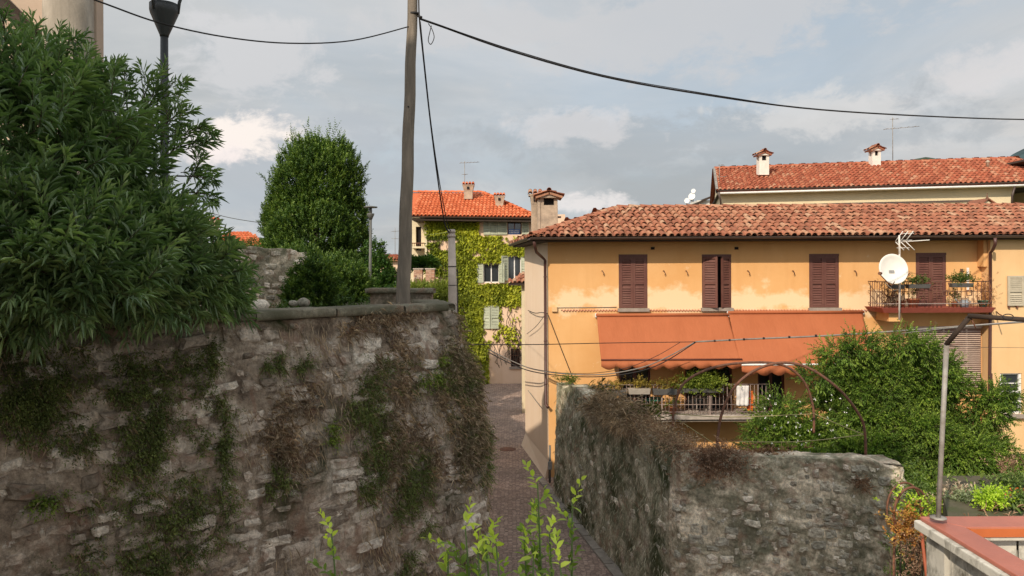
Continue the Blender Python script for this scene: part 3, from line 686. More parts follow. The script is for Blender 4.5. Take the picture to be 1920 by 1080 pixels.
# side, rear and annex walls
m = MB(); xb = 0.47
m.quad((xl, YF, 0), (xl, YF, ztop), (xb, 27.6, ztop), (xb, 27.6, 0)); m.quad((xb, 27.6, 0), (xb, 27.6, ztop), (18.5, 27.6, ztop), (18.5, 27.6, 0)); m.build('side_wall', M_pinkside, house)
# base flare of the side wall, a rough plastered foot
m = MB(); m.add([(xl - .02, 22.96, 0), (xl - .12, 22.86, 0), (xb - .16, 27.2, 0), (xb - .02, 27.4, 0), (xl - .01, 22.98, .5), (xb, 27.4, .4)], [(0, 1, 4), (1, 2, 5, 4), (2, 3, 5)]); m.build('wall_foot', M_pinkside, house)
ya = 22.55; xa = fx(1857, ya); xe = 18.6
aw = [(fx(1917, ya), fx(1965, ya), fz(573, 1900, ya), fz(517, 1900, ya)), (fx(1874, ya), fx(1915, ya), fz(776, 1890, ya), fz(700, 1890, ya))]
m = MB(); wall_plane(m, xa, xe, 0, ztop, ya, aw, 0.12); m.quad((xa, ya, 0), (xa, ya, ztop), (xa, YF + .4, ztop), (xa, YF + .4, 0)); m.quad((xe, ya, 0), (xe, 27.6, 0), (xe, 27.6, ztop), (xe, ya, ztop)); m.build('annex_wall', M_peach, house)
m = MB(); m.quad((xr, YF, 0), (xa, YF, 0), (xa, YF, ztop), (xr, YF, ztop)); m.build('reveal_wall', M_ochre, house)
m = MB(); m.box(xr, xa - .01, YF - 0.32, YF - .002, fz(500, 1840), ztop); m.build('corbel', M_ochre, house)
for k_, (a, b, c, d) in enumerate(aw): MB().box(a - .005 + .01 * k_, b + .01, ya + .121, ya + .7, c - .1, d + .1).build('dark_backing', M_dark, house)

# shutters: each leaf a part, its slats sub-parts that share one mesh
slat_cache = {}
def shutter(par, x0, x1, z0, z1, y, mat, ang=0, hinge='L', th=0.045, pitch=0.075, fr=0.065, slats=True, name='shutter'):
    W = x1 - x0; H = z1 - z0; piv = Vector((x0 if hinge == 'L' else x1, y, z0)); s = 1 if hinge == 'L' else -1
    M = Matrix.Rotation(R(-ang * s), 3, 'Z')
    def q(x, yy, z): return piv + M @ Vector((x * s, yy, z))
    m = MB()
    def bx(a, b, c, d, y0=-th, y1=0):
        xs = sorted((a * s, b * s)); vs = [piv + M @ Vector(v) for v in [(xs[0], y0, c), (xs[1], y0, c), (xs[1], y1, c), (xs[0], y1, c), (xs[0], y0, d), (xs[1], y0, d), (xs[1], y1, d), (xs[0], y1, d)]]
        m.add(vs, [(0, 3, 2, 1), (4, 5, 6, 7), (0, 1, 5, 4), (1, 2, 6, 5), (2, 3, 7, 6), (3, 0, 4, 7)])
    bx(0, fr, 0, H); bx(W - fr, W, 0, H)
    rails = [0, H * 0.46, H - fr]
    for r_ in rails: bx(fr, W - fr, r_, r_ + fr)
    bx(fr, W - fr, fr, H - fr, -0.006, -0.002)
    o = m.build(name, mat, par)
    if slats:
        key = (round(W, 3), mat.name, pitch, s)
        if key not in slat_cache:
            k = MB(); a, b = sorted((fr * s, (W - fr) * s)); k.add([(a, -th * .95, 0), (b, -th * .95, 0), (b, -.010, pitch * .78), (a, -.010, pitch * .78), (a, -th * .95, 0.012), (b, -th * .95, 0.012), (b, -.010, pitch * .78 + .012), (a, -.010, pitch * .78 + .012)],
                            [(0, 3, 2, 1), (4, 5, 6, 7), (0, 1, 5, 4), (1, 2, 6, 5), (2, 3, 7, 6), (3, 0, 4, 7)]); slat_cache[key] = k.mesh('slat', mat)
        for i in range(len(rails) - 1):
            z = rails[i] + fr + 0.006
            while z + pitch < rails[i + 1] + 0.012:
                so_ = link('slat', slat_cache[key], o, piv - wloc(o) + Vector((0, 0, z))); so_.rotation_euler = (0, 0, R(-ang * s)); z += pitch
    return o
for k, (a, b, c, d) in enumerate(ops):
    mid = (a + b) / 2
    MB().box(a, b, YF - 0.012, YF + 0.10, d - 0.07, d - .002).build('lintel', M_shut, house)
    MB().box(a + .001, a + 0.045, YF + .01, YF + .09, c, d - .071).build('shutter_frame', M_shut, house); MB().box(b - 0.045, b - .001, YF + .01, YF + .09, c, d - .071).build('shutter_frame', M_shut, house)
    if k == 1:
        shutter(house, a + .045, mid + .05, c + .01, d - 0.075, YF + 0.02, M_shut, 33, 'L'); shutter(house, mid + .05, b - .045, c + .01, d - 0.075, YF + 0.02, M_shut, 28, 'R')
    else:
        shutter(house, a + .045, mid - .003, c + .01, d - 0.075, YF + 0.045, M_shut, 0, 'L'); shutter(house, mid + .003, b - .045, c + .01, d - 0.075, YF + 0.045, M_shut, 0, 'R')
    if k < 3: MB().box(a - .04, b + .04, YF - 0.13, YF + .15, c - 0.105, c - .001).build('window_sill', M_sill, house, 0.008)
# shutter hooks and vents
for px in (1130, 1245, 1287, 1403, 1487, 1603):
    x = fx(px); z = fz(511, px); m = MB(); m.tube([(x - .03, YF, z + .05), (x - .02, YF - .06, z + .06), (x + .02, YF - .07, z - .02), (x + .035, YF - .05, z - .06), (x + .01, YF - .045, z - .08)], 0.013, 5); m.build('shutter_hook', M_iron, house)
for px in (1224, 1381): MB().box(fx(px) - .06, fx(px) + .06, YF - .012, YF - .001, fz(468, px), fz(463, px)).build('vent', M_dark, house)
MB().box(fx(1812), fx(1816), YF - .03, YF - .001, fz(545, 1814), fz(502, 1814)).build('white_pipe', M_white, house)
MB().box(fx(1800), fx(1804), YF - .05, YF - .001, fz(512, 1802), fz(504, 1802)).build('wall_lamp', M_iron, house)
# roof
eL = Vector((at(996, 444, 22.2).x, 22.2, CZ + 0.97)); eR = Vector((18.9, 22.2, CZ + 0.97)); rz = CZ + 2.05
rL = Vector((3.62, 25.3, rz)); rR = Vector((18.9, 25.3, rz)); bL = Vector((0.02, 28.4, CZ + 0.97)); bR = Vector((18.9, 28.4, CZ + .97))
roof = tag(MB().add([eL - Vector((0, 0, .1)), eR - Vector((0, 0, .1)), bR - Vector((0, 0, .1)), bL - Vector((0, 0, .1)), eL - Vector((0, 0, .13)), eR - Vector((0, 0, .13)), bR - Vector((0, 0, .13)), bL - Vector((0, 0, .13))], [(0, 1, 2, 3), (7, 6, 5, 4), (0, 4, 5, 1), (1, 5, 6, 2), (2, 6, 7, 3), (3, 7, 4, 0)]).build('roof', M_wood, house))
roof_plane(roof, eL, eR, rL, rR, M_tileY, 0.205, 0.40, 300, 1.3, M_under, 0.092, near=lambda p: p.y * 3 + abs(p.x - 3) * .25)
roof_plane(roof, bL, eL, rL, rL + Vector((.01, 0, 0)), M_tileY, 0.205, 0.40, 0, 1.0, M_under, 0.092)
roof_plane(roof, bR, bL, rR, rL, M_tileY, 0.3, 0.8, 0, 0.3, M_under, 0.10, seg=3)
ridge(roof, rL, rR, M_tileY, 0.40, 0.125); ridge(roof, eL + Vector((0.03, 0.03, 0.02)), rL, M_tileY, 0.38, 0.12); ridge(roof, bL, rL, M_tileY, 0.38, 0.12)
# gutters, fascia, rafters under the eave
def gutter(par, a, b, r=0.075, mat=M_gutter):
    a, b = Vector(a), Vector(b); d = (b - a).normalized(); s = Vector((d.y, -d.x, 0)); m = MB(); vs = []
    for p in (a, b):
        for k in range(9):
            t = math.pi * k / 8; vs.append(p + s * (math.cos(t) * r) + Vector((0, 0, -math.sin(t) * r)))
        for k in range(9):
            t = math.pi * (8 - k) / 8; vs.append(p + s * (math.cos(t) * (r - .012)) + Vector((0, 0, -math.sin(t) * (r - .012))))
    m.add(vs, [(k, (k + 1) % 18, 18 + (k + 1) % 18, 18 + k) for k in range(18)] + [tuple(range(18)), tuple(range(18, 36))[::-1]], False); return m.build('gutter', mat, par)
gutter(house, eL + Vector((-.03, -.06, -.02)), eR + Vector((0, -.06, -.02))); gutter(house, bL + Vector((-.08, 0, -.02)), eL + Vector((-.07, .05, -.02)))
m = MB()
m.box(eL.x + .08, eR.x, 22.24, YF - .002, CZ + .835, CZ + .862); m.build('soffit', M_wood, house)
m = MB()
m = MB(); x0 = fx(1022)
def pipe(par, pts, r=0.045, mat=M_pipe, nm='downpipe', n=8): return MB().tube(pts, r, n).build(nm, mat, par)
pipe(house, [at(1001, 452, 22.2), at(1003, 462, 22.3), at(1006, 473, 22.5), at(1014, 480, 22.75), (x0, 22.93, fz(488, 1020)), (x0, 22.93, fz(560)), (x0, 22.93, fz(757, 1022)), at(1028, 764, 22.8)], 0.046)
pipe(house, [at(1866, 446, 22.0), at(1866, 458, 22.0), at(1862, 468, 22.3), at(1857, 474, 22.45), at(1857, 560, 22.48), at(1856, 700, 22.48), at(1855, 850, 22.48)], 0.046)
for py in (520, 640, 720): MB().lathe((x0, 22.93, fz(py, 1022)), [(.056, 0), (.056, .03)], 8).build('pipe_bracket', M_pipe, house)
# annex windows
a, b, c, d = aw[1]
m = MB(); w_ = .05
m.box(a + .002, a + w_, ya + .03, ya + .08, c, d); m.box(b - w_ * 1.6, b - .002, ya + .03, ya + .08, c, d); m.box(a + w_, b - w_, ya + .03, ya + .08, c, c + w_ * 1.3); m.box(a + w_, b - w_, ya + .03, ya + .08, d - .03, d)
for t, th in ((.27, .025), (.51, .06), (.74, .025)): m.box(a + w_, b - w_, ya + .03, ya + .07, c + (d - c) * t, c + (d - c) * t + th)
win = m.build('window', M_white, house)
MB().box(a + .03, b - .03, ya + .085, ya + .092, c + .01, d - .01).build('pane', M_glass, win)
m = MB()
for i in range(26): z = c + .06 + i * (d - c - .1) / 26; m.box(a + .05, b - .07, ya + .10, ya + .112, z, z + .018)
tag(m.build('blind', plain('brown_blind', (.16, .10, .08)), win), kind='stuff')
MB().box(a - .07, b + .12, ya - .12, ya + .03, c - .12, c - .002).build('window_sill', M_sill, house, .008)
M_beige = plain('beige_shutter_paint', (0.46, 0.40, 0.30), 0.6, 0.1)
a, b, c, d = aw[0]
shutter(house, a - fx(1917, ya) + fx(1887, ya), a, c, d, ya - .03, M_beige, 0, 'L', pitch=.06)
pn = MB().box(a + .05, b - .05, ya + .06, ya + .07, c + .05, d - .05).build('pane', plain('green_glass', (.10, .18, .15), .1, .1, 1, 0, spec=.8), house)
m = MB(); m.box(a + .002, a + .05, ya + .02, ya + .09, c, d); m.box(a + .05, b, ya + .02, ya + .09, c, c + .30); m.build('window_frame', M_white, house)
for px in (1890, 1905): MB().box(fx(px, ya) - .02, fx(px, ya) + .02, ya - .07, ya, fz(578, px, ya), fz(573, px, ya)).build('shutter_hook', M_iron, house)
MB().tube([at(1868, 584, ya - .02), at(1872, 588, ya - .35), at(1881, 593, ya - .75)], .018, 5).build('awning_bracket', M_iron, house)
MB().tube([(xa + .02, ya - .015, fz(700, 1857, ya)), (xa + .02, ya - .015, 1.0)], .02, 5).build('conduit', M_pipe, house)

# rope light clipped along the wall
m = MB(); pts = []; x = fx(1052)
n = 620; 
for i in range(n + 1):
    t = i / n; X = fx(1052) + (fx(1655) - fx(1052)) * t; pts.append((X, YF - .03 + .012 * math.cos(i * 1.1), fz(582, 1052 + 603 * t) + .028 * math.sin(i * 1.1)))
M_rope = plain('red_white_rope', (.58, .25, .17), .7, .3, 30)
m.tube(pts, .0135, 4); rope = m.build('rope', M_rope, None)
tag(rope, 'twisted reddish rope light clipped along the ochre wall at sill height', 'rope light'); rope.name = 'rope_light'
tag(MB().tube([(fx(1040), YF - .02, fz(577, 1040)), (fx(1158) - .04, YF - .02, fz(576, 1158))] , .010, 4).build('wall_cable', M_gcable), 'thin straight cable run above the rope light at the wall corner', 'cable')
m = MB().box(fx(1034), fx(1044), YF - .08, YF - .001, fz(584, 1040), fz(575, 1040)); tag(m.build('junction_box', M_peach), 'small pale junction box at the left end of the rope light', 'junction box')

# ---- venetian blind window
vb = thing('slatted_blind', (fx(1768), YF - .05, fz(724, 1768)), 'big grey brown slatted blind hung over the wall beneath the upper balcony', 'blind')
a, b, c, d = blind_op; a2, b2 = fx(1700), fx(1835)
M_bl = plain('taupe_slats', (0.20, 0.115, 0.09), 0.6, 0.1); M_bl2 = plain('pale_slats', (0.44, 0.33, 0.27), .6, .1)
k = MB().add([(0, 0, 0), (b2 - a2 - .06, 0, 0), (b2 - a2 - .06, .035, .022), (0, .035, .022), (0, 0, .010), (b2 - a2 - .06, 0, .010), (b2 - a2 - .06, .035, .032), (0, .035, .032)], [(0, 3, 2, 1), (4, 5, 6, 7), (0, 1, 5, 4), (1, 2, 6, 5), (2, 3, 7, 6), (3, 0, 4, 7)]).mesh('slat', M_bl2)
nsl = 28
for i in range(nsl):
    z = c - .02 + (d - c) * i / nsl; o = link('slat', k, vb, Vector((a2 + .03, YF - .14, z)) - vb.location); o.rotation_euler = (random.gauss(0, .03), 0, 0)
m = MB(); m.box(a2, b2, YF - .09, YF - .075, c - .05, d + .03); m.build('backing_screen', M_bl, vb)
for px in (1722, 1765, 1808): MB().box(fx(px) - .03, fx(px) + .03, YF - .105, YF - .092, c - .05, d).build('upright', M_bl2, vb)
MB().box(a2, b2, YF - .16, YF - .06, d + .031, d + .09).build('head_rail', M_bl2, vb)

# ================================================================== awnings
def awning_mat():
    m, nt, p = bsdf_mat('awning_canvas'); c = mix(nt, ramp(nt, tex(nt, 1.2, 4, stretch=(1, 1, .3)), .3, .7), (0.41, 0.118, 0.042), (0.46, 0.140, 0.054)); L(nt, c[0], c[1], p, 'Base Color'); p.inputs['Roughness'].default_value = .85
    wv = N(nt, 'ShaderNodeTexWave', bands_direction='Z'); wv.inputs['Scale'].default_value = 1.2; wv.inputs['Distortion'].default_value = 1; g = N(nt, 'ShaderNodeNewGeometry'); L(nt, g, 'Position', wv, 0); bump(nt, p, tex(nt, 1.6, 4, .55, stretch=(2.2, 1, .5)), .35, .12)
    t = N(nt, 'ShaderNodeBsdfTranslucent'); t.inputs[0].default_value = (.5, .12, .04, 1); ms = N(nt, 'ShaderNodeMixShader'); ms.inputs[0].default_value = .12; out = nt.nodes['Material Output']; L(nt, p, 0, ms, 1); L(nt, t, 0, ms, 2); L(nt, ms, 0, out, 0); return m
M_awn = awning_mat()
def awning(label, pxt0, pxt1, pyt, pxb0, pxb1, pyb, D1, val, bar_mat, barpy):
    T0 = at(pxt0, pyt, YF - .09); T1 = at(pxt1, pyt, YF - .09); B0 = at(pxb0, pyb, D1); B1 = at(pxb1, pyb, D1); B1.z = B0.z; T1.z = T0.z
    th = thing('awning', (T0 + T1) / 2, label, 'awning', None)
    nu, nv = 60, 14; vs = []; 
    for j in range(nv + 1):
        for i in range(nu + 1):
            u, v = i / nu, j / nv; p = T0.lerp(T1, u).lerp(B0.lerp(B1, u), v); p.z += -0.05 * math.sin(math.pi * v) - 0.010 * math.sin(u * 40 + 3 * v) * v * (1 - v) * 3; vs.append(p)
    m = MB(); m.smooth = True; m.add(vs, [(j * (nu + 1) + i, j * (nu + 1) + i + 1, (j + 1) * (nu + 1) + i + 1, (j + 1) * (nu + 1) + i) for j in range(nv) for i in range(nu)])
    cv = m.build('canvas', M_awn, th); s_ = cv.modifiers.new('solid', 'SOLIDIFY'); s_.thickness = .004
    # valance with scallops
    nsc = int(round((B1.x - B0.x) / 0.46)); m = MB(); m.smooth = True; top = []; bot = []; K = 10
    for i in range(nsc * K + 1):
        u = i / (nsc * K); p = B0.lerp(B1, u); ph = (i % K) / K; dy = .012 * math.sin(u * 60)
        top.append(p + Vector((0, -.03, .0))); bot.append(p + Vector((0, -.045 + dy, -val - .10 * math.sin(math.pi * ph))))
    nn = len(top); m.add(top + bot, [(i, i + 1, nn + i + 1, nn + i) for i in range(nn - 1)]); v_ = m.build('valance', M_awn, th); s_ = v_.modifiers.new('solid', 'SOLIDIFY'); s_.thickness = .004
    m = MB().tube([B0 + Vector((0, -.03, .02)), B1 + Vector((0, -.03, .02))], .028, 8); m.build('front_bar', bar_mat, th)
    m = MB().tube([T0 + Vector((-.03, -.02, .02)), T1 + Vector((.03, -.02, .02))], .05, 8); m.build('roller', M_awn, th)
    for X in (T0.x - .03, T1.x + .03): MB().box(X - .022, X + .022, YF - .13, YF - .001, T0.z - .05, T0.z + .07).build('wall_bracket', M_white, th, .01)
    for (a_, b_) in ((T0, B0), (T1, B1)):
        el = a_.lerp(b_, .5) + Vector((.35 if a_ is T0 else -.35, .1, -.12)); MB().tube([a_ + Vector((.1 if a_ is T0 else -.1, 0, -.08)), el, b_ + Vector((.08 if a_ is T0 else -.08, .02, 0))], .022, 6).build('folding_arm', M_white, th)
    return th
M_dbar = plain('dark_red_bar', (.12, .035, .022), .5)
awning('long terracotta awning with dark front bar nearest the house corner', 1119, 1365, 592, 1127, 1391, 676, 21.75, .17, M_dbar, 676)
awning('terracotta awning with white front bar beside the garden tree', 1366, 1617, 587, 1390, 1642, 685, 21.6, .20, M_white, 685)

# ================================================================== lower balcony
zf = fz(777, 1300, 22.0)
bal = MB().box(fx(1125, 22.2), fx(1445, 22.0), 21.85, YF - .002, zf - .13, zf).build('balcony', M_concrete, house, .01)
m = MB().box(fx(1125, 22.2) + .02, fx(1445, 22.0) - .02, 21.93, YF - .1, zf - .20, zf - .131).build('edge_beam', M_concrete, bal)
def bal_pt(px, py, D=21.95): return at(px, py, D)
x0b, x1b = fx(1130, 21.95), fx(1442, 21.95); zr = bal_pt(1300, 721).z
for z, r_ in ((zr, .018), (zf + .08, .012), (zf + .30, .012)): MB().tube([(x0b, 21.95, z), (x1b, 21.95, z)], r_, 6).build('rail', M_grail, bal)
k = MB().tube([(0, 0, 0), (0, 0, zr - zf)], .0095, 5).mesh('baluster', M_grail)
nb = int((x1b - x0b) / .115)
for i in range(nb + 1): link('baluster', k, bal, Vector((x0b + i * .115, 21.95, zf)) - wloc(bal))
# posts that hold the rail
for px in (1150, 1240, 1330, 1420): MB().box(fx(px, 21.95) - .015, fx(px, 21.95) + .015, 21.93, 21.97, zf, zr).build('post', M_grail, bal)
# french window frames below the awning
for (a, b, c, d) in opl:
    m = MB(); m.box(a + .001, a + .06, YF + .05, YF + .11, c, d); m.box(b - .06, b - .001, YF + .05, YF + .11, c, d); mm_ = (a + b) / 2; m.box(mm_ - .05, mm_ + .05, YF + .05, YF + .11, c, d); m.box(a + .06, b - .06, YF + .05, YF + .11, d - .07, d); f = m.build('french_window', M_shut, house)
    MB().box(a + .05, b - .05, YF + .12, YF + .127, c, d - .05).build('pane', M_glass, f)

# ================================================================== upper balcony
Yb = 21.95; zu = at(1755, 577, Yb).z; bx0, bx1 = fx(1652, Yb), fx(1866, Yb)
ub = MB().add([(bx0, Yb - .03, zu), (bx1, Yb - .03, zu), (xa - .004, YF - .003, zu), (bx0, YF - .003, zu), (bx0 + .12, Yb + .06, zu - .15), (bx1 - .06, Yb + .06, zu - .15), (xa - .004, YF - .003, zu - .15), (bx0 + .12, YF - .003, zu - .15)],
          [(0, 1, 2, 3), (7, 6, 5, 4), (0, 4, 5, 1), (1, 5, 6, 2), (2, 6, 7, 3), (3, 7, 4, 0)]).build('balcony', M_redslab, house)
ub2 = MB().box(bx0 + .35, bx0 + .75, Yb + .25, YF - .004, zu - .42, zu - .151).build('bracket', M_ochre, ub)
zt = at(1755, 528, Yb).z; rx0, rx1 = fx(1658, Yb), fx(1855, Yb)
for z, r_ in ((zt, .016), (zu + .12, .014), (zu + .62 * (zt - zu), .010)):
    MB().tube([(rx0, YF - .05, z), (rx0, Yb, z), (rx1, Yb, z)], r_, 6).build('rail', M_grail if z < zu + .2 else M_iron, ub)
k = MB().tube([(0, 0, 0), (0, 0, zt - zu)], .010, 5).mesh('baluster', M_iron); nb = 26
for i in range(nb + 1):
    if i % 6 in (3,): continue
    link('baluster', k, ub, Vector((rx0 + (rx1 - rx0) * i / nb, Yb, zu)) - wloc(ub))
for i in range(1, 7): link('baluster', k, ub, Vector((rx0, Yb + i * .145, zu)) - wloc(ub))
orn = MB()
for k_ in range(4): orn.tube([(.0 + .085 * math.cos(t + k_ * math.pi / 2), 0, .085 * math.sin(t + k_ * math.pi / 2)) for t in np.linspace(0, 1.3, 4)], .010, 4)
for s_ in (-1, 1):
    orn.box(-.085, .085, -.01, .01, s_ * .075 - .01, s_ * .075 + .01); orn.box(s_ * .075 - .01, s_ * .075 + .01, -.01, .01, -.085, .085)
ok = orn.mesh('square_ornament', M_iron)
for i in (3, 9, 15, 21): link('square_ornament', ok, ub, Vector((rx0 + (rx1 - rx0) * i / nb, Yb, (zt + zu) / 2 + .05)) - wloc(ub))
# ================================================================== the ivy covered house up the lane
YI = 41.9
def ix(px, D=YI): return at(px, 500, D).x
def iz(py, px=900, D=YI): return at(px, py, D).z
M_ipink = facade_mat('pink_plaster', (0.74, 0.54, 0.40), (0.70, 0.49, 0.34), (0.80, 0.64, 0.50))
M_icream = plain('cream_plaster', (0.66, 0.56, 0.38), .9, .1, 2, .1, 20)
M_sage = plain('sage_shutter_paint', (0.42, 0.44, 0.33), 0.7, 0.12, 3, .05)
ivyh = thing('ivy_house', (-2, 42, 0), 'vine covered house with orange roof and sage green shutters where the lane ends', 'house')
lo = (ix(957), ix(974), iz(688), iz(654)); w1 = (ix(906), ix(936), iz(530), iz(494)); w2 = (ix(952), ix(977), iz(526), iz(480)); w3 = (ix(911), ix(932), iz(616), iz(573)); w4 = (ix(952), ix(978), iz(440), iz(412)); w5 = (ix(910), ix(946), iz(440), iz(412))
iops = [lo, w1, w2, w3, w4, w5]
eaz = iz(404, 900, YI - .8)
m = MB(); wall_plane(m, ix(798), ix(1060), 0, eaz + .1, YI, iops, .2); m.quad((ix(798), YI, 0), (ix(798), YI, eaz), (ix(798), 50, eaz), (ix(798), 50, 0)); m.build('facade', M_ipink, ivyh)
for (a, b, c, d) in iops: MB().box(a - .1, b + .1, YI + .201, YI + .9, c - .1, d + .1).build('dark_backing', M_dark, ivyh)
m = MB(); wall_plane(m, ix(772, 44), ix(798), 0, eaz + .1, 43.2, [(ix(780, 43.2), ix(790, 43.2), iz(470, 785, 43.2), iz(425, 785, 43.2))], .2); m.build('loggia_wall', M_icream, ivyh)
MB().box(ix(780, 43.2) - .1, ix(790, 43.2) + .1, 43.41, 43.9, iz(474, 785, 43.2), iz(420, 785, 43.2)).build('dark_backing', M_dark, ivyh)
MB().box(ix(797), ix(801), YI - .10, YI + .05, iz(505), eaz).build('corner_post', M_icream, ivyh)
b_ = MB().box(ix(770), ix(797), YI - .1, 43.2, iz(462, 785) - .1, iz(462, 785)).build('balcony', M_icream, ivyh)
MB().tube([(ix(770), YI - .05, iz(456, 785)), (ix(797), YI - .05, iz(456, 785))], .03, 5).build('rail', M_iron, b_)
for i in range(9): MB().tube([(ix(771) + i * .095, YI - .05, iz(462)), (ix(771) + i * .095, YI - .05, iz(456, 785))], .012, 4).build('baluster', M_iron, b_)
# windows: frame, panes, net curtains, open shutters
M_curt = plain('net_curtain', (.42, .44, .46), .9, .2, 3, .2, 8)
for k, (a, b, c, d) in enumerate(iops):
    if k == 0:
        f = MB().box(a, b, YI + .08, YI + .09, c, d).build('window', M_dark, ivyh)
        for i in range(5): MB().box(a + (i + .5) * (b - a) / 5 - .012, a + (i + .5) * (b - a) / 5 + .012, YI + .02, YI + .045, c, d).build('bar', M_iron, f)
        for i in range(4): MB().box(a, b, YI + .046, YI + .06, c + (i + .5) * (d - c) / 4 - .012, c + (i + .5) * (d - c) / 4 + .012).build('bar', M_iron, f)
        MB().box(a - .08, b + .08, YI - .08, YI, c - .12, c - .002).build('window_sill', M_sill, ivyh); continue
    m = MB(); m.box(a, a + .05, YI + .10, YI + .15, c, d); m.box(b - .05, b, YI + .10, YI + .15, c, d); m.box((a + b) / 2 - .03, (a + b) / 2 + .03, YI + .10, YI + .15, c, d); m.box(a + .05, b - .05, YI + .1, YI + .15, d - .05, d); m.box(a + .05, b - .05, YI + .1, YI + .15, c, c + .05); f = m.build('window', M_white if k != 4 else M_shut, ivyh)
    MB().box(a + .04, b - .04, YI + .155, YI + .16, c, d).build('pane', M_glass, f)
    if k in (1, 2):
        mb = MB(); mb.smooth = True; n = 24; vs = []
        for i in range(n + 1):
            x = a + .05 + (b - a - .1) * i / n; y = YI + .18 + .012 * math.sin(i * 1.9); vs += [(x, y, c), (x, y, d)]
        mb.add(vs, [(2 * i, 2 * i + 2, 2 * i + 3, 2 * i + 1) for i in range(n)]); mb.build('curtain', M_curt, f)
        f.data.materials[0] = M_white
def ish(px0, px1, z0, z1, hinge, ang, y=YI - .02):
    shutter(ivyh, ix(px0), ix(px1), z0, z1, y, M_sage, ang, hinge, th=.05, pitch=.09, slats=True)
ish(894, 906, w1[2], w1[3], 'R', 0); ish(936, 950, w1[2], w1[3], 'L', 42); ish(937, 952, w2[2], w2[3], 'R', 40, YI - .02); ish(977, 990, w2[2], w2[3], 'L', 20)
ish(907, 919, w3[2] , w3[3], 'L', 12); ish(919, 935, w3[2], w3[3], 'R', 12, YI - .03)
ish(907, 919, w5[2], w5[3], 'L', 4); ish(919.4, 933, w5[2], w5[3], 'L', -2); ish(933.4, 951, w5[2], w5[3], 'R', 2); ish(979, 992, w4[2], w4[3], 'L', 6)
# the small blue and white notice hung in the upper window; its letters cannot be read
MB().box(ix(954), ix(975), YI + .05, YI + .062, iz(440), iz(430)).build('notice', plain('blue_cloth', (.10, .16, .36), .8), ivyh)
m = MB()
for r_, py in enumerate((432.5, 436)):
    for i in range(7):
        x = ix(955.5 + i * 2.7); h_ = .042; m.box(x, x + .035, YI + .044, YI + .049, iz(py + 1.3), iz(py - .9)); 
        if i % 2: m.box(x + .035, x + .06, YI + .044, YI + .049, iz(py + 1.3), iz(py + .5))
tag(m.build('notice_lines', M_white, ivyh), kind='stuff')
# roof
A = Vector((ix(773, 41.1), 41.1, eaz)); B = Vector((ix(1009, 41.1), 41.1, eaz - .12)); rzI = iz(361, 850, 45.1)
C0 = Vector((ix(773, 45.1), 45.1, rzI)); C1 = Vector((ix(905, 45.1), 45.1, rzI - .02)); Bb = Vector((B.x, 49.2, B.z)); Ab = Vector((A.x, 49.2, A.z))
iroof = MB().add([A - Vector((0, 0, .12)), B - Vector((0, 0, .12)), Bb - Vector((0, 0, .12)), Ab - Vector((0, 0, .12)), A - Vector((0, 0, .25)), B - Vector((0, 0, .25)), Bb - Vector((0, 0, .25)), Ab - Vector((0, 0, .25))], [(0, 1, 2, 3), (7, 6, 5, 4), (0, 4, 5, 1), (1, 5, 6, 2), (2, 6, 7, 3), (3, 7, 4, 0)]).build('roof', M_wood, ivyh)
roof_plane(iroof, A, B, C0, C1, M_tileI, .215, .42, 0, .35, M_tileI, .095, seg=4); roof_plane(iroof, B, Bb, C1, C1 + Vector((0, .01, 0)), M_tileI, .215, .42, 0, .35, M_tileI, .095, seg=3)
ridge(iroof, C0, C1, M_tileI, .4, .12, single=False); ridge(iroof, B, C1, M_tileI, .4, .12, single=False)
gutter(ivyh, A + Vector((0, -.07, -.03)), B + Vector((0, -.07, -.03)), .08)
MB().add([A + Vector((0.02, .0, -.12)), A + Vector((-.05, 0, .06)), C0 + Vector((-.05, 0, .06)), C0 + Vector((0.02, 0, -.12))], [(0, 1, 2, 3)]).build('verge_board', M_white, iroof)
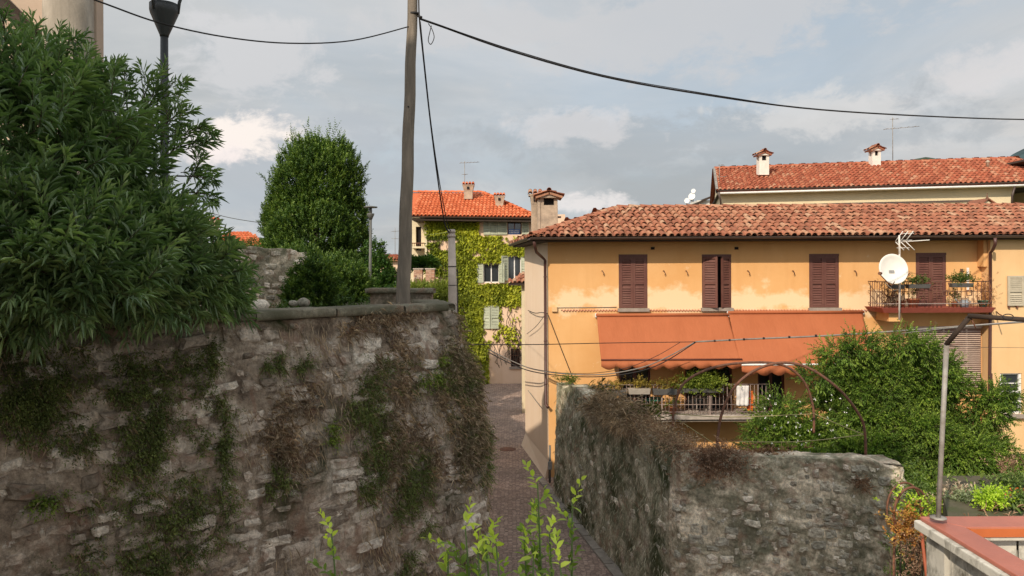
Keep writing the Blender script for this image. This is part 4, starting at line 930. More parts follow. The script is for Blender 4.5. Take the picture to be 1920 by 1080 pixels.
def chimney(par, base, w_, d_, z0, z1, capw, style, mat, tmat, name='chimney', rot=0):
    """z0..z1 shaft, then a hood of tiles on little piers"""
    x, y = base; o = MB().box(x - w_ / 2, x + w_ / 2, y - d_ / 2, y + d_ / 2, z0, z1).build(name, mat, par, .01)
    if style == 'flare':
        m = MB(); a, b = w_ / 2, w_ / 2 * 1.28; z2 = z1 + .34
        m.add([(x - a, y - d_ / 2, z1), (x + a, y - d_ / 2, z1), (x + a, y + d_ / 2, z1), (x - a, y + d_ / 2, z1), (x - b, y - d_ * .64, z2), (x + b, y - d_ * .64, z2), (x + b, y + d_ * .64, z2), (x - b, y + d_ * .64, z2)], [(0, 1, 5, 4), (1, 2, 6, 5), (2, 3, 7, 6), (3, 0, 4, 7), (4, 5, 6, 7)]); m.build('flared_head', mat, o)
        MB().box(x - .07, x + .07, y - d_ * .64 - .01, y - d_ * .5, z2 - .20, z2 - .06).build('smoke_hole', M_dark, o); zc = z2
    else:
        hh = .26; zc = z1 + hh
        for sx in (-1, 1):
            for sy in (-1, 1): MB().box(x + sx * (w_ / 2 - .07) - .065, x + sx * (w_ / 2 - .07) + .065, y + sy * (d_ / 2 - .07) - .065, y + sy * (d_ / 2 - .07) + .065, z1, zc).build('pier', mat, o)
        MB().box(x - w_ * .28, x + w_ * .28, y - d_ * .28, y + d_ * .28, z1, zc - .02).build('flue', M_dark, o)
    cw = capw / 2; rise = .22 if style != 'flare' else .12
    MB().box(x - cw + .03, x + cw - .03, y - cw + .03, y + cw - .03, zc, zc + .07).build('cap_slab', mat, o)
    if style in ('gable', 'big'):
        MB().add([(x - cw + .02, y - cw + .02, zc + .07), (x + cw - .02, y - cw + .02, zc + .07), (x, y - cw + .02, zc + rise - .01), (x - cw + .02, y + cw - .02, zc + .07), (x + cw - .02, y + cw - .02, zc + .07), (x, y + cw - .02, zc + rise - .01)], [(0, 1, 2), (5, 4, 3), (0, 3, 4, 1), (0, 2, 5, 3), (1, 4, 5, 2)]).build('gable', mat, o)
        for s_ in (-1, 1):
            roof_plane(o, (x + s_ * cw * 1.05, y - cw * 1.08, zc + .06), (x + s_ * cw * 1.05, y + cw * 1.08, zc + .06), (x, y - cw * 1.08, zc + rise), (x, y + cw * 1.08, zc + rise), tmat, .18, .3, 0, .6, tmat, .08)
        ridge(o, (x, y - cw * 1.08, zc + rise + .02), (x, y + cw * 1.08, zc + rise + .02), tmat, .3, .09, single=False)
    else:
        mb = MB(); n = max(3, int(capw / .17))
        for i in range(n):
            mb.cur = random.random(); xx = x - cw + (i + .5) * capw / n; tile_mb(mb, Vector((xx, y - cw - .05, zc + .09)), Vector((xx, y + .02, zc + .09 + rise)), Vector((1, 0, 0)), Vector((0, 0, 1)), .085, .075)
            mb.cur = random.random(); tile_mb(mb, Vector((xx, y + cw + .05, zc + .09)), Vector((xx, y - .02, zc + .09 + rise)), Vector((-1, 0, 0)), Vector((0, 0, 1)), .085, .075)
        tag(mb.build('cap_tiles', tmat, o), kind='stuff')
    return o
M_chim = plain('chimney_render', (.44, .34, .25), .9, .2, 4, .3, 18, dirt=(.27, .21, .16), dscale=3)
M_chimw = plain('white_render', (.70, .66, .58), .9, .1, 4, .2, 18)
chimney(iroof, (ix(879, 43.9), 43.9), .50, .50, iz(374, 879, 43.9), iz(360, 879, 43.9), .74, 'flare', M_chim, M_tileI)
chimney(iroof, (ix(937, 42.9), 42.9), .46, .46, iz(398, 937, 42.9), iz(381, 937, 42.9), .68, 'flare', M_chim, M_tileI)
def antenna(name, base, h, booms, label, n=7, lw=.4, r=.018, cat='antenna', group=None, tilt=0):
    """mast with crossbars on horizontal booms: (height, length, direction degrees, rods)"""
    t = thing(name, base, label, cat, group); base = Vector(base)
    MB().tube([base, base + Vector((0, 0, h))], r, 6).build('mast', M_steel, t)
    for (z, ln, dg, rods, rl) in booms:
        d = Vector((math.cos(R(dg)), math.sin(R(dg)), 0.08)); s_ = Vector((-d.y, d.x, 0)); c0 = base + Vector((0, 0, z)) - d * ln * .25
        MB().tube([c0, c0 + d * ln], r * .7, 5).build('boom', M_steel, t)
        for i in range(rods):
            c = c0 + d * ln * (i + .3) / rods; q = rl * (1 - .35 * i / rods); MB().tube([c - s_ * q + Vector((0, 0, .01)), c + s_ * q + Vector((0, 0, .01))], r * .5, 4).build('rod', M_steel, t)
    return t
antenna('television_antenna', (ix(872, 44.4), 44.4, iz(363, 872, 44.4)), 1.95, [(1.85, 1.2, 15, 6, .35), (1.15, .3, 70, 2, .2)], 'thin rooftop antenna standing left of the chimney on the orange roof')
antenna('television_antenna', (ix(741, 60), 60, iz(480, 741, 60)), 2.3, [(2.0, 1.1, 30, 5, .4), (1.4, .5, 120, 3, .3)], 'faint distant antenna seen just left of the leaning wooden pole')

# ---- big chimney behind the hip of the ochre roof
bc = chimney(roof, (fx(1029, 27.2), 27.2), .64, .62, CZ + 1.0, fz(386, 1029, 27.2), .95, 'big', M_chim, M_tileY)
MB().box(fx(1008, 27.2), fx(1012, 27.2) + .02, 26.86, 27.3, CZ + 1.0, fz(376, 1010, 27.2)).build('side_pilaster', M_chim, bc)
chimney(roof, (fx(1004, 28.0), 28.0), .30, .36, CZ + .9, fz(385, 1004, 28.0), .56, 'flare', M_chim, M_tileY)
MB().box(fx(1040, 27.2) , fx(1052, 27.2), 27.0, 27.2, fz(409, 1045, 27.2), fz(406, 1045, 27.2)).build('flashing', M_gutter, roof)

# little lean-to roof between the two houses
lt = thing('lean_to_roof', (fx(970, 33), 33, iz(531, 970, 33)), 'small brown tiled lean to roof squeezed between the ivy house and the ochre house', 'roof')
e0 = Vector((fx(953, 33), 33, iz(531, 960, 33))); e1 = Vector((fx(1000, 33), 33, iz(529, 960, 33)))
roof_plane(lt, e0, e1, e0 + Vector((.75, 1.1, .45)), e1 + Vector((0, 1.1, .45)), M_tileY, .2, .4, 0, 1, M_under, .09)
MB().box(e0.x, e1.x, 32.98, 33.05, e0.z - .10, e0.z - .01).build('fascia', M_wood, lt); MB().box(fx(978, 33), fx(1002, 33), 33.3, 34.2, 0, e0.z - .02).build('wall', M_icream, lt)

# ================================================================== cream house beyond, upper right
cr = thing('cream_house', (18, 36, 0), 'cream house with a long red tiled roof and white gutter rising behind the ochre house', 'house')
def cpt(px, py, D): return at(px, py, D)
EL = cpt(1346, 356, 36.9); ER = cpt(1921, 343, 33.9); RLc = cpt(1330, 318, 40.8); RRc = cpt(1893, 297, 37.6)
ER.z = EL.z = (ER.z + EL.z) / 2; RLc.z = RRc.z = (RLc.z + RRc.z) / 2
dd = (ER - EL).normalized(); ER2 = ER + dd * 4; ER2.z = EL.z; perp = Vector((-dd.y, dd.x, 0))
RL2 = EL + perp * 4.1 + dd * .05; RL2.z = RLc.z; RR2 = RL2 + dd * ((RRc - RLc).length)
croof = MB().add([EL - Vector((0, 0, .1)), ER2 - Vector((0, 0, .1)), ER2 + perp * 8.2 - Vector((0, 0, .1)), EL + perp * 8.2 - Vector((0, 0, .1)), EL - Vector((0, 0, .16)), ER2 - Vector((0, 0, .16)), ER2 + perp * 8.2 - Vector((0, 0, .16)), EL + perp * 8.2 - Vector((0, 0, .16))], [(0, 1, 2, 3), (7, 6, 5, 4), (0, 4, 5, 1), (1, 5, 6, 2), (2, 6, 7, 3), (3, 7, 4, 0)]).build('roof', M_wood, cr)
roof_plane(croof, EL, ER2, RL2, RR2, M_tileC, .22, .4, 0, .5, M_tileC, .095, seg=3)
ridge(croof, RL2, RR2, M_tileC, .4, .12, single=False)
roof_plane(croof, ER2 + perp * 8.2, EL + perp * 8.2, RR2, RL2, M_tileC, .6, 1, 0, .3, M_tileC, .26, seg=3)
MB().add([EL + Vector((-.1, 0, .08)), RL2 + Vector((-.1, 0, .10)), RL2 + Vector((-.1, 0, -.14)), EL + Vector((-.1, 0, -.16)), EL + Vector((.02, 0, .08)), RL2 + Vector((.02, 0, .10)), RL2 + Vector((.02, 0, -.14)), EL + Vector((.02, 0, -.16))], [(0, 1, 2, 3), (7, 6, 5, 4), (0, 4, 5, 1), (2, 6, 7, 3)]).build('verge_board', M_steel, croof)
orange = MB(); orange.cur = .3
wl = EL + dd * .15 + perp * .55; wr = ER + dd * -.25 + perp * .55
M_cream = plain('cream_render', (.66, .55, .36), .9, .06, 1, .08, 20)
m = MB(); zt_ = EL.z - .12
A_ = [wl, wr, wr + perp * 7, wl + perp * 7]
for a, b in zip(A_, A_[1:] + A_[:1]): m.quad((a.x, a.y, 0), (b.x, b.y, 0), (b.x, b.y, zt_), (a.x, a.y, zt_))
m.add([(wl.x, wl.y, zt_), ((wl + perp * 7).x, (wl + perp * 7).y, zt_), ((wl + perp * 3.55).x, (wl + perp * 3.55).y, RL2.z - .25)], [(0, 1, 2)]); m.build('walls', M_cream, cr)
gutter(cr, EL + Vector((.0, -.02, .03)), ER2 + Vector((0, -.02, .03)), .07); g2 = MB().tube([EL + Vector((.1, -.02, -.135)), ER2 + Vector((0, -.02, -.135))], .05, 8).build('white_eave_pipe', M_white, cr)
sf = MB().add([EL + Vector((0, .04, -.17)), ER2 + Vector((0, .04, -.17)), ER2 + perp * .6 + Vector((0, 0, -.17)), EL + perp * .6 + Vector((0, 0, -.17))], [(0, 1, 2, 3)]).build('soffit', M_cream, cr)
# lower dark eave in front of the cream wall
a_ = cpt(1512, 384, 35.0); b_2 = cpt(1820, 378, 33.4); MB().obox((a_ + b_2) / 2, ((b_2 - a_).length, .7, .07), Matrix.Rotation(math.atan2((b_2 - a_).y, (b_2 - a_).x), 3, 'Z')).build('porch_roof', M_gutter, cr)
pipe(cr, [cpt(1347, 360, 36.8), cpt(1351, 375, 36.9), cpt(1352, 400, 37.2)], .05, M_gutter); pipe(cr, [cpt(1903, 349, 34.0), cpt(1898, 366, 34.0), cpt(1897, 392, 34.1)], .05, M_gutter)
chimney(croof, (at(1430, 300, 38.6).x, 38.6), .50, .5, at(1430, 329, 38.6).z, at(1430, 302, 38.6).z, .72, 'gable', M_chimw, M_tileY)
chimney(croof, (at(1640, 300, 38.8).x, 38.8), .44, .44, at(1640, 312, 38.8).z, at(1640, 293, 38.8).z, .70, 'gable', M_chimw, M_tileY)
MB().lathe(at(1852, 312, 36.6), [(.09, -.1), (.08, .18), (.13, .2), (.02, .32)], 8).build('vent_pipe', M_chim, croof)
antenna('television_antenna', at(1674, 308, 39.4), 2.5, [(1.9, 1.9, 0, 5, .25), (2.4, .5, 10, 2, .15)], 'tall thin antenna on the red roof ridge beside the right chimney')
antenna('television_antenna', at(1349, 341, 37.5), .9, [(.85, .3, 0, 2, .1), (.25, .5, 0, 3, .15)], 'short antenna on the lower left corner of the red roof')
# second dark roof edge at the right border
nb_ = thing('neighbour_house', (at(1915, 330, 36).x, 36, 0), 'edge of a brown roofed house at the extreme right behind the cream house', 'house')
MB().obox(at(1935, 313, 36), (1.7, 1.2, .10), Matrix.Rotation(R(16), 3, 'Y')).build('roof', M_wood, nb_); MB().box(at(1917, 300, 37).x, at(1990, 300, 37).x, 36.4, 40, 0, at(1930, 318, 36).z).build('walls', M_icream, nb_)
# little finial roof and distant dishes
fi = thing('dormer_roof', at(1852, 385, 30), 'tiny pale gabled dormer with iron finial peeping over the ochre roof ridge', 'dormer')
a, b, c = at(1838, 386, 30), at(1868, 386, 30), at(1851, 376, 30); m = MB(); m.add([a - Vector((0, 0, .4)), b - Vector((0, 0, .4)), b, c, a], [(0, 1, 2, 3, 4)]); m.add([x + Vector((0, 1, 0)) for x in (a - Vector((0, 0, .4)), b - Vector((0, 0, .4)), b, c, a)], [(0, 4, 3, 2, 1)]); m.build('gable', M_icream, fi)
for (p, q) in ((a + Vector((-.12, 0, -.05)), c + Vector((0, 0, .05))), (c + Vector((0, 0, .05)), b + Vector((.12, 0, -.05)))): MB().add([p + Vector((0, -.1, 0)), q + Vector((0, -.1, 0)), q + Vector((0, 1.1, 0)), p + Vector((0, 1.1, 0)), p + Vector((0, -.1, .05)), q + Vector((0, -.1, .05)), q + Vector((0, 1.1, .05)), p + Vector((0, 1.1, .05))], [(0, 3, 2, 1), (4, 5, 6, 7), (0, 1, 5, 4), (1, 2, 6, 5), (2, 3, 7, 6), (3, 0, 4, 7)]).build('roof_slope', M_tileY, fi)
MB().lathe(c, [(.03, 0), (.06, .1), (.02, .16), (.012, .3)], 8).build('finial', M_iron, fi)
def dish(loc, r, aim, mat, depth=.18):
    """a shallow bowl facing AIM"""
    z = Vector(aim).normalized(); q = z.to_track_quat('Z', 'Y'); m = MB(); m.smooth = True; n = 40; rows = 7; vs = []
    for j in range(rows + 1):
        rr = r * j / rows; h = -depth * r * (1 - (rr / r) ** 2) * 1.5
        for k in range(n): t = 2 * math.pi * k / n; vs.append(Vector(loc) + q @ Vector((rr * math.cos(t), rr * math.sin(t) * 1.09, h)))
    for j in range(2):
        for k in range(n): t = 2 * math.pi * k / n; vs.append(Vector(loc) + q @ Vector(((r + .012) * math.cos(t), (r + .012) * math.sin(t) * 1.09, -.006 - .03 * j)))
    for j in range(rows + 1, 0, -1):
        pass
    m.add(vs, [(j * n + k, j * n + (k + 1) % n, (j + 1) * n + (k + 1) % n, (j + 1) * n + k) for j in range(rows + 2) for k in range(n)]); return m
for px, py, r_ in ((1297, 368, .22), (1300, 358, .14), (1288, 376, .17)):
    P = at(px, py, 52); t = thing('far_satellite_dish', P, {1297: 'larger pale distant dish left of the cream house gable', 1300: 'upper small distant dish left of the cream house gable', 1288: 'lowest distant dish beside the cream house gable'}[px], 'satellite dish', 'distant dishes by the cream gable')
    dish(P, r_, (-.4, -1, .3), M_concrete).build('bowl', M_white, t); MB().tube([P + Vector((0, .1, 0)), P + Vector((0, .15, -1.6))], .04, 5).build('mast', M_steel, t)
dr = thing('dark_lean_roof', at(1308, 378, 50), 'dark sloping roof edge in the gap left of the cream house', 'roof'); MB().obox(at(1306, 381, 50), (1.7, 2.5, .12), Matrix.Rotation(R(-24), 3, 'Y')).build('roof_slope', M_wood, dr); MB().obox(at(1316, 392, 50), (1.1, 2, 1.0)).build('wall', M_chimw, dr)

# ================================================================== houses far left
fh = thing('far_house', (at(430, 440, 45).x, 45, 0), 'distant house with orange roof glimpsed between oleander and laurel tree', 'house')
e0, e1 = at(395, 462, 45), at(500, 470, 45); e1.z = e0.z
r0 = at(385, 432, 48); r1 = at(440, 442, 48)
roof_plane(fh, e0, e1, Vector((e0.x, 48, at(385, 436, 48).z)), Vector((e0.x + 1.2, 48, at(385, 436, 48).z)), M_tileI, .22, .42, 0, .4, M_tileI, .1, seg=3)
MB().box(e0.x, e1.x - .3, 45.4, 50, 0, e0.z - .05).build('walls', M_icream, fh); chimney(fh, (at(402, 430, 47).x, 47), .42, .42, at(402, 440, 47).z, at(402, 425, 47).z, .6, 'flare', M_chim, M_tileI)
fh2 = thing('far_house', (at(735, 480, 58).x, 58, 0), 'distant pink houses roof line just left of the leaning pole', 'house')
MB().box(at(712, 480, 58).x, at(764, 480, 58).x, 58, 64, 0, at(735, 486, 58).z).build('walls', M_ipink, fh2)
roof_plane(fh2, at(708, 487, 57.6), at(766, 487, 57.6), at(712, 478, 60), at(764, 478, 60), M_tileC, .25, .45, 0, .4, M_tileC, .11, seg=3)

# ================================================================== the unseen shading house behind the viewpoint and the building on the left
M_back = plain('unseen_shade_plaster', (.62, .56, .48), .9, .1, 1, .1)
oh = thing('unseen_shade_house', (-3.5, -3, 0), 'unseen tall plastered house behind the viewpoint, shaped to shade the lane', 'house')
MB().prism([(-12.1, -.25), (-17.3, -9), (-10.4, -9), (-5.1, -.25)], 0, CZ + 12.8).build('walls', M_back, oh); MB().prism([(-5.09, -.25), (-10.39, -9), (-6.9, -9), (-1.25, -.25)], 0, CZ + 9.3).build('right_shade_block', M_back, oh); MB().prism([(-12.12, -.25), (-20, -.25), (-25, -9), (-17.32, -9)], 0, CZ + 8.0).build('lower_shade_block', M_back, oh)  # unseen blocks, heights and slanted sides shaped to cast the foreground shade
lb = thing('corner_building', (-7.4, 11.5, PLZ), 'pale pink building corner with grey stone column rising above the oleander', 'building')
M_salm = plain('salmon_plaster', (.52, .40, .31), .9, .1, 1.5, .1, 20); M_colm = plain('column_concrete', (.36, .31, .25), .9, .25, 2.5, .3, 25, dirt=(.22, .19, .15), stretch=(2, 2, .5))
XL1 = at(180, 60, 11.2).x
MB().prism([(XL1 - .02, 11.3), (-10.6, 18), (-16, 18), (-16, 11.3)], PLZ - .3, CZ + 5.0).build('walls', M_salm, lb)
MB().box(at(160, 60, 11.1).x, at(181, 60, 11.1).x, 11.1, 11.29, PLZ - .3, CZ + 6.2).build('corner_pier', M_salm, lb)
MB().lathe((at(123, 60, 10.9).x, 10.98, PLZ - .3), [(.36, 0), (.34, 3), (.33, 7.5)], 24).build('column', M_colm, lb)
a, b = at(-60, -60, 11.0), at(60, 60, 11.0); MB().obox((a + b) / 2, ((b - a).length * 1.1, .35, .12), Matrix.Rotation(-math.atan2((a - b).z, (b - a).x) * -1, 3, 'Y')).build('stair_string', M_wood, lb)

# ================================================================== poles and lamps
M_pole = plain('weathered_wood_pole', (.22, .18, .14), .85, .25, 5, .35, 30, dirt=(.13, .11, .088), dscale=3, stretch=(3, 3, .4))
b0 = at(756, 566, 11.25); t0 = at(776, -70, 11.45); pl = thing('utility_pole', b0 - Vector((0, 0, .7)), 'leaning weathered wooden utility pole standing behind the wall coping', 'pole')
n = 22; m = MB(); pts = [b0.lerp(t0, i / n - .12) + Vector((.006 * math.sin(i * 1.3), 0, 0)) for i in range(n + 4)]; m.tube(pts, [.112 - .0016 * i for i in range(len(pts))], 16); m.build('shaft', M_pole, pl)
tp = at(776, 25, 11.42)
MB().tube([tp - Vector((0, 0, .03)), tp + Vector((0, 0, .0))], .088, 14).build('strap', M_cable, pl); MB().tube([tp + Vector((.07, -.05, -.06)), tp + Vector((.13, -.08, -.09))], .02, 6).build('cable_hook', M_cable, pl)
for py in (200, 330, 430): q = at(771 - (py - 50) * .035, py, 11.27); MB().tube([q + Vector((0, .02, 0)), q + Vector((0, -.012, 0))], .012, 6).build('nail', M_cable, pl)
pb = at(849, 562, 13.2); pt_ = at(846.5, 430, 13.2); cp = thing('concrete_post', pb - Vector((0, 0, 1.5)), 'short pale concrete post with cable clamps beyond the wall end', 'post')
M_cpost = plain('pale_post_concrete', (.55, .46, .39), .9, .2, 4, .3, 30, dirt=(.40, .33, .28))
MB().tube([pb - Vector((0, 0, 3.3)), pb, pt_], [.085, .082, .060], 14).build('shaft', M_cpost, cp)
for z in (.02, .10): MB().tube([pt_ - Vector((0, 0, z + .04)), pt_ - Vector((0, 0, z))], .074, 12).build('clamp', M_cpost, cp)
for z in (.9, 1.35): q = pt_.lerp(pb, z / 1.35 * .8); MB().tube([q, q + Vector((0, 0, .015))], .079, 12).build('wire_band', M_cable, cp)
MB().tube([pb + Vector((.09, -.02, -1)), pb + Vector((.088, -.02, .55))], .008, 5).build('earth_wire', M_cable, cp)
# big street lamp
M_lamp = plain('dark_lamp_metal', (.035, .038, .04), .5, .1, 5, .05, spec=.4)
lp = at(308, 330, 9.3); lt0 = at(308, 66, 9.3); sl = thing('street_lamp', lp - Vector((0, 0, 2.2)), 'dark grey street lamp with cup shaped head rising from the oleander', 'street lamp')
MB().tube([lp - Vector((0, 0, 2.2)), lp + Vector((0, 0, -1)), lt0], [.062, .055, .047], 14).build('pole', M_lamp, sl)
cz = lt0.z; MB().lathe((lt0.x, lt0.y, cz), [(.052, -.02), (.055, 0), (.165, .27), (.172, .30), (.172, .385), (.12, .39)], 24).build('lamp_cup', M_lamp, sl)
for k in range(3):
    t = R(10 + 120 * k); d = Vector((math.cos(t), math.sin(t), 0)); c = Vector((lt0.x, lt0.y, cz)); MB().tube([c + d * .16 + Vector((0, 0, .28)), c + d * .18 + Vector((0, 0, .42)), c + d * .27 + Vector((0, 0, .68))], [.022, .02, .016], 6).build('arm', M_lamp, sl)
MB().lathe((lt0.x, lt0.y, cz + .68), [(.02, .08), (.33, .04), (.33, 0), (.02, 0)][::-1], 24).build('reflector', M_lamp, sl)
s2b = at(693, 570, 26); s2t = at(695, 412, 26); s2 = thing('path_lamp', s2b - Vector((0, 0, .4)), 'slim grey lamp post with flat T shaped head in front of the laurel tree', 'street lamp')
M_lamp2 = plain('grey_lamp_metal', (.12, .12, .11), .5, .1)
MB().tube([s2b - Vector((0, 0, .6)), s2t], [.06, .045], 10).build('pole', M_lamp2, s2); MB().lathe(s2t, [(.05, 0), (.13, .18), (.13, .22)], 12).build('lamp_cup', M_lamp2, s2)
MB().tube([s2t + Vector((0, 0, .2)), s2t + Vector((0, 0, .44))], .05, 8).build('stem', M_lamp2, s2); MB().lathe(s2t + Vector((0, 0, .42)), [(.24, 0), (.24, .04), (.02, .07)], 16).build('cap', M_lamp2, s2)

# ================================================================== cables
def cable(name, pts, r, label, mat=M_cable, sag=0, n=40, cat='cable', spline=True):
    P = [Vector(p) for p in pts]
    if len(P) == 2: Q = [P[0].lerp(P[1], i / n) - Vector((0, 0, 4 * sag * (i / n) * (1 - i / n))) for i in range(n + 1)]
    else:
        Q = []; k = max(3, n // (len(P) - 1))
        for i in range(len(P) - 1):
            p0, p1, p2, p3 = P[max(i - 1, 0)], P[i], P[i + 1], P[min(i + 2, len(P) - 1)]
            for j in range(k): t = j / k; Q.append(.5 * ((2 * p1) + (p2 - p0) * t + (2 * p0 - 5 * p1 + 4 * p2 - p3) * t * t + (3 * p1 - p0 - 3 * p2 + p3) * t ** 3))
        Q.append(P[-1])
    m = MB(); m.tube(Q, r, 6); o = m.build(name, mat); return tag(o, label, cat)
cable('overhead_cable', [at(120, -22, 8), at(200, 8, 8.4), at(300, 43, 9.0), at(420, 69, 9.7), at(540, 81, 10.3), at(660, 76, 10.9), at(766, 50, 11.35)], .010, 'thin black cable from the upper left of the sky to the leaning pole')
cable('overhead_cable', [at(787, 35, 11.4), at(830, 50, 11.6), at(960, 96, 12.2), at(1130, 143, 13.0), at(1300, 174, 14), at(1500, 202, 15.5), at(1700, 216, 17), at(1920, 224, 19), at(2100, 222, 21)], .017, 'thick black cable sweeping from the leaning pole across the sky to the right')
for i in range(3): pass
cable('overhead_cable', [at(790, 37, 11.4), at(815, 44, 11.5), at(960, 93, 12.2), at(1130, 140.5, 13.0), at(1300, 171.5, 14), at(1480, 200, 15.3)], .007, 'thin steel stay wire bound along the thick sky cable')
cable('drop_cable', [at(785, -30, 11.4), at(786, 30, 11.35), at(793, 100, 11.6), at(806, 220, 12.1), at(820, 330, 12.6), at(833, 415, 13.0), at(842, 436, 13.12)], .0125, 'black cable dropping from the leaning pole to the concrete post')
cable('drop_cable', [at(788, 40, 11.35), at(796, 120, 11.7), at(808, 230, 12.1), at(823, 335, 12.6), at(838, 415, 13.0), at(845, 433, 13.12)], .008, 'thinner second cable beside the black drop cable to the concrete post')
cable('cable_loop', [at(803, 44, 11.5), at(810, 55, 11.5), at(814, 70, 11.5), at(808, 83, 11.5), at(803, 76, 11.5), at(806, 60, 11.5), at(809, 48, 11.5)], .007, 'small loose loop of cable hanging right of the pole top')
cable('yellow_line', [at(797, 441, 30), at(822, 438, 20), at(842, 435, 13.15)], .006, 'thin yellow green line from the concrete post to the ivy house', plain('yellow_line', (.35, .40, .12)))
cable('phone_line', [at(300, 372, 24), at(390, 398, 26), at(440, 410, 27), at(498, 419, 28.5)], .012, 'thin faint line running behind the oleander towards the laurel tree', M_gcable)
M_tw = plain('brown_twisted_cable', (.10, .075, .062), .7, .3, 20)
cable('service_cable', [at(862, 646, 14.2), at(1000, 646, 17), at(1150, 643, 19.2), at(1305, 641, 20.6)], .011, 'straight thin black line crossing in front of the awnings from the left wall', M_cable)
hw = cable('service_cable', [at(1304, 641, 20.6), at(1400, 636, 20.0), at(1540, 630, 19.2), at(1680, 621, 18.2), at(1800, 612, 17.3), at(1930, 603, 16.5)], .024, 'thick bundled cable running right from the middle of the awnings', M_gcable)
for i, px in enumerate((1340, 1368, 1395, 1432, 1480, 1530, 1585)):
    q = at(px, 641 - (px - 1304) * .052, 20.5 - (px - 1304) * .0062); MB().tube([q - Vector((.02, 0, 0)), q + Vector((.02, 0, 0))], .034, 6).build('cable_tie', M_cable, None).parent = hw
cable('house_cable', [at(1304, 641, 20.6), at(1250, 670, 21), at(1200, 690, 21.4), at(1130, 702, 21.8), at(1060, 701, 22.2), at(1000, 692, 23), at(960, 677, 25), at(915, 655, 28)], .018, 'grey cable curving from the awnings down to the house corner, upper of two', M_gcable)
cable('house_cable', [at(1304, 642, 20.6), at(1245, 679, 21), at(1195, 697, 21.4), at(1130, 706, 21.8), at(1060, 705, 22.2), at(1000, 697, 23), at(960, 683, 25), at(915, 660, 28)], .016, 'dark cable curving from the awnings down to the house corner, lower of two', M_cable)
cable('house_cable', [at(1275, 642, 20.9), at(1230, 668, 21.1), at(1180, 688, 21.5), at(1120, 699, 21.8), at(1050, 699, 22.1), at(990, 690, 23)], .009, 'thin cable rising to the middle of the left awning above the curved pair', M_cable)
cable('wall_cable', [(fx(1027), YF - .03, fz(590, 1027)), (fx(1052), YF - .02, fz(655, 1052)), (fx(1076), YF - .02, fz(716, 1076))], .012, 'slanting cable down the ochre wall just right of the corner', M_cable, n=6)
cable('wall_cable', [at(990, 582, 26.5), at(1003, 587, 24.7), at(1016, 586, 23.3), (fx(1026), YF - .05, fz(588, 1026))], .014, 'black cable wrapped round the pale side of the ochre house', M_cable, n=12)
cable('wall_cable', [at(988, 626, 26.5), at(1005, 612, 24.5), at(1022, 590, 22.95)], .011, 'grey cable slanting across the pale side of the ochre house', M_gcable, n=12)
cable('wall_cable', [at(990, 732, 26.3), at(1006, 753, 24.4), at(1017, 767, 23.2)], .010, 'thin dark cable low on the pale side of the ochre house', M_gcable, n=6)
cable('clothes_line', [at(1690, 625, 15), at(1780, 615, 10), at(1840, 609, 8), at(1930, 601, 6.9)], .004, 'pale line strung just below the bent steel arm', M_white)
cable('garden_wire', [at(1772, 647, 6.6), at(1830, 651, 9), at(1930, 652, 13)], .003, 'thin dark wire from the bent post to the right', M_cable)
# ================================================================== satellite dish on its mast
P = at(1686, 600, 21.6); sdm = thing('satellite_dish', P, 'white satellite dish on a mast fixed to the upper balcony corner', 'satellite dish')
M_dish = plain('white_dish', (.72, .68, .62), .5, .05)
mt = at(1688, 505, 21.6)
MB().tube([P, at(1687, 520, 21.6), at(1686, 442, 21.62)], .028, 8).build('mast', plain('pale_mast', (.62, .56, .50), .5), sdm)
dc = at(1676, 504, 21.35); aim = Vector((-.02, -1, .25)); bw = dish(dc, .40, aim, M_dish).build('bowl', M_dish, sdm)
q = aim.normalized().to_track_quat('Z', 'Y')
pf = at(1651, 514, 20.9)
MB().tube([at(1681, 524, 21.4), at(1671, 536, 21.1), at(1651, 516, 20.9)], .014, 5).build('feed_arm', M_iron, sdm); MB().tube([pf + Vector((-.03, 0, .02)), pf + Vector((.05, .08, .02))], .045, 8).build('receiver', M_iron, sdm)
MB().tube([at(1692, 524, 21.5), at(1706, 512, 21.4)], .014, 5).build('stay', M_iron, sdm); MB().tube([at(1660, 531, 21.2), at(1676, 545, 21.5), at(1688, 541, 21.6)], .014, 5).build('stay', M_steel, sdm)
# the maker's mark on the bowl is too small to read: a grey smudge of lines
m = MB()
for i, (w_, z_) in enumerate(((.17, 0), (.17, .035), (.15, .07))):
    c = dc + q @ Vector((-.03, -.11 + z_ , -.085)); ax = q @ Vector((1, 0, 0)); ay = q @ Vector((0, 1, 0)); az = q @ Vector((0, 0, 1)); m.add([c - ax * w_ / 2, c + ax * w_ / 2, c + ax * w_ / 2 + ay * .022, c - ax * w_ / 2 + ay * .022], [(0, 1, 2, 3)])
m.build('printed_mark', plain('grey_print', (.30, .29, .28)), bw)
an = thing('rake_antenna', at(1688, 470, 21.6), 'pale rake shaped television antenna clamped above the white satellite dish', 'antenna')
m0 = at(1690, 452, 21.6); MB().tube([at(1683, 454, 21.75), at(1743, 450, 21.1)], .014, 6).build('boom', M_dish, an)
MB().tube([at(1686, 476, 21.6), at(1686, 441, 21.6)], .02, 6).build('mast', M_dish, an)
for i in range(3):
    c = m0 + Vector((-.02 + .18 * i * .55, -.1 * i, .0))
    MB().tube([c + Vector((-.10, .1, .0)), c + Vector((.04, -.05, .28))], .012, 5).build('rod', M_dish, an); MB().tube([c + Vector((-.10, .1, -.02)), c + Vector((.07, -.05, -.27))], .012, 5).build('rod', M_dish, an)
for s_ in (-.2, .02, .22): MB().tube([m0 + Vector((-.05 + s_ * .3, .05, s_)), m0 + Vector((.25 + s_ * .3, -.1, s_))], .009, 4).build('crossbar', M_dish, an)

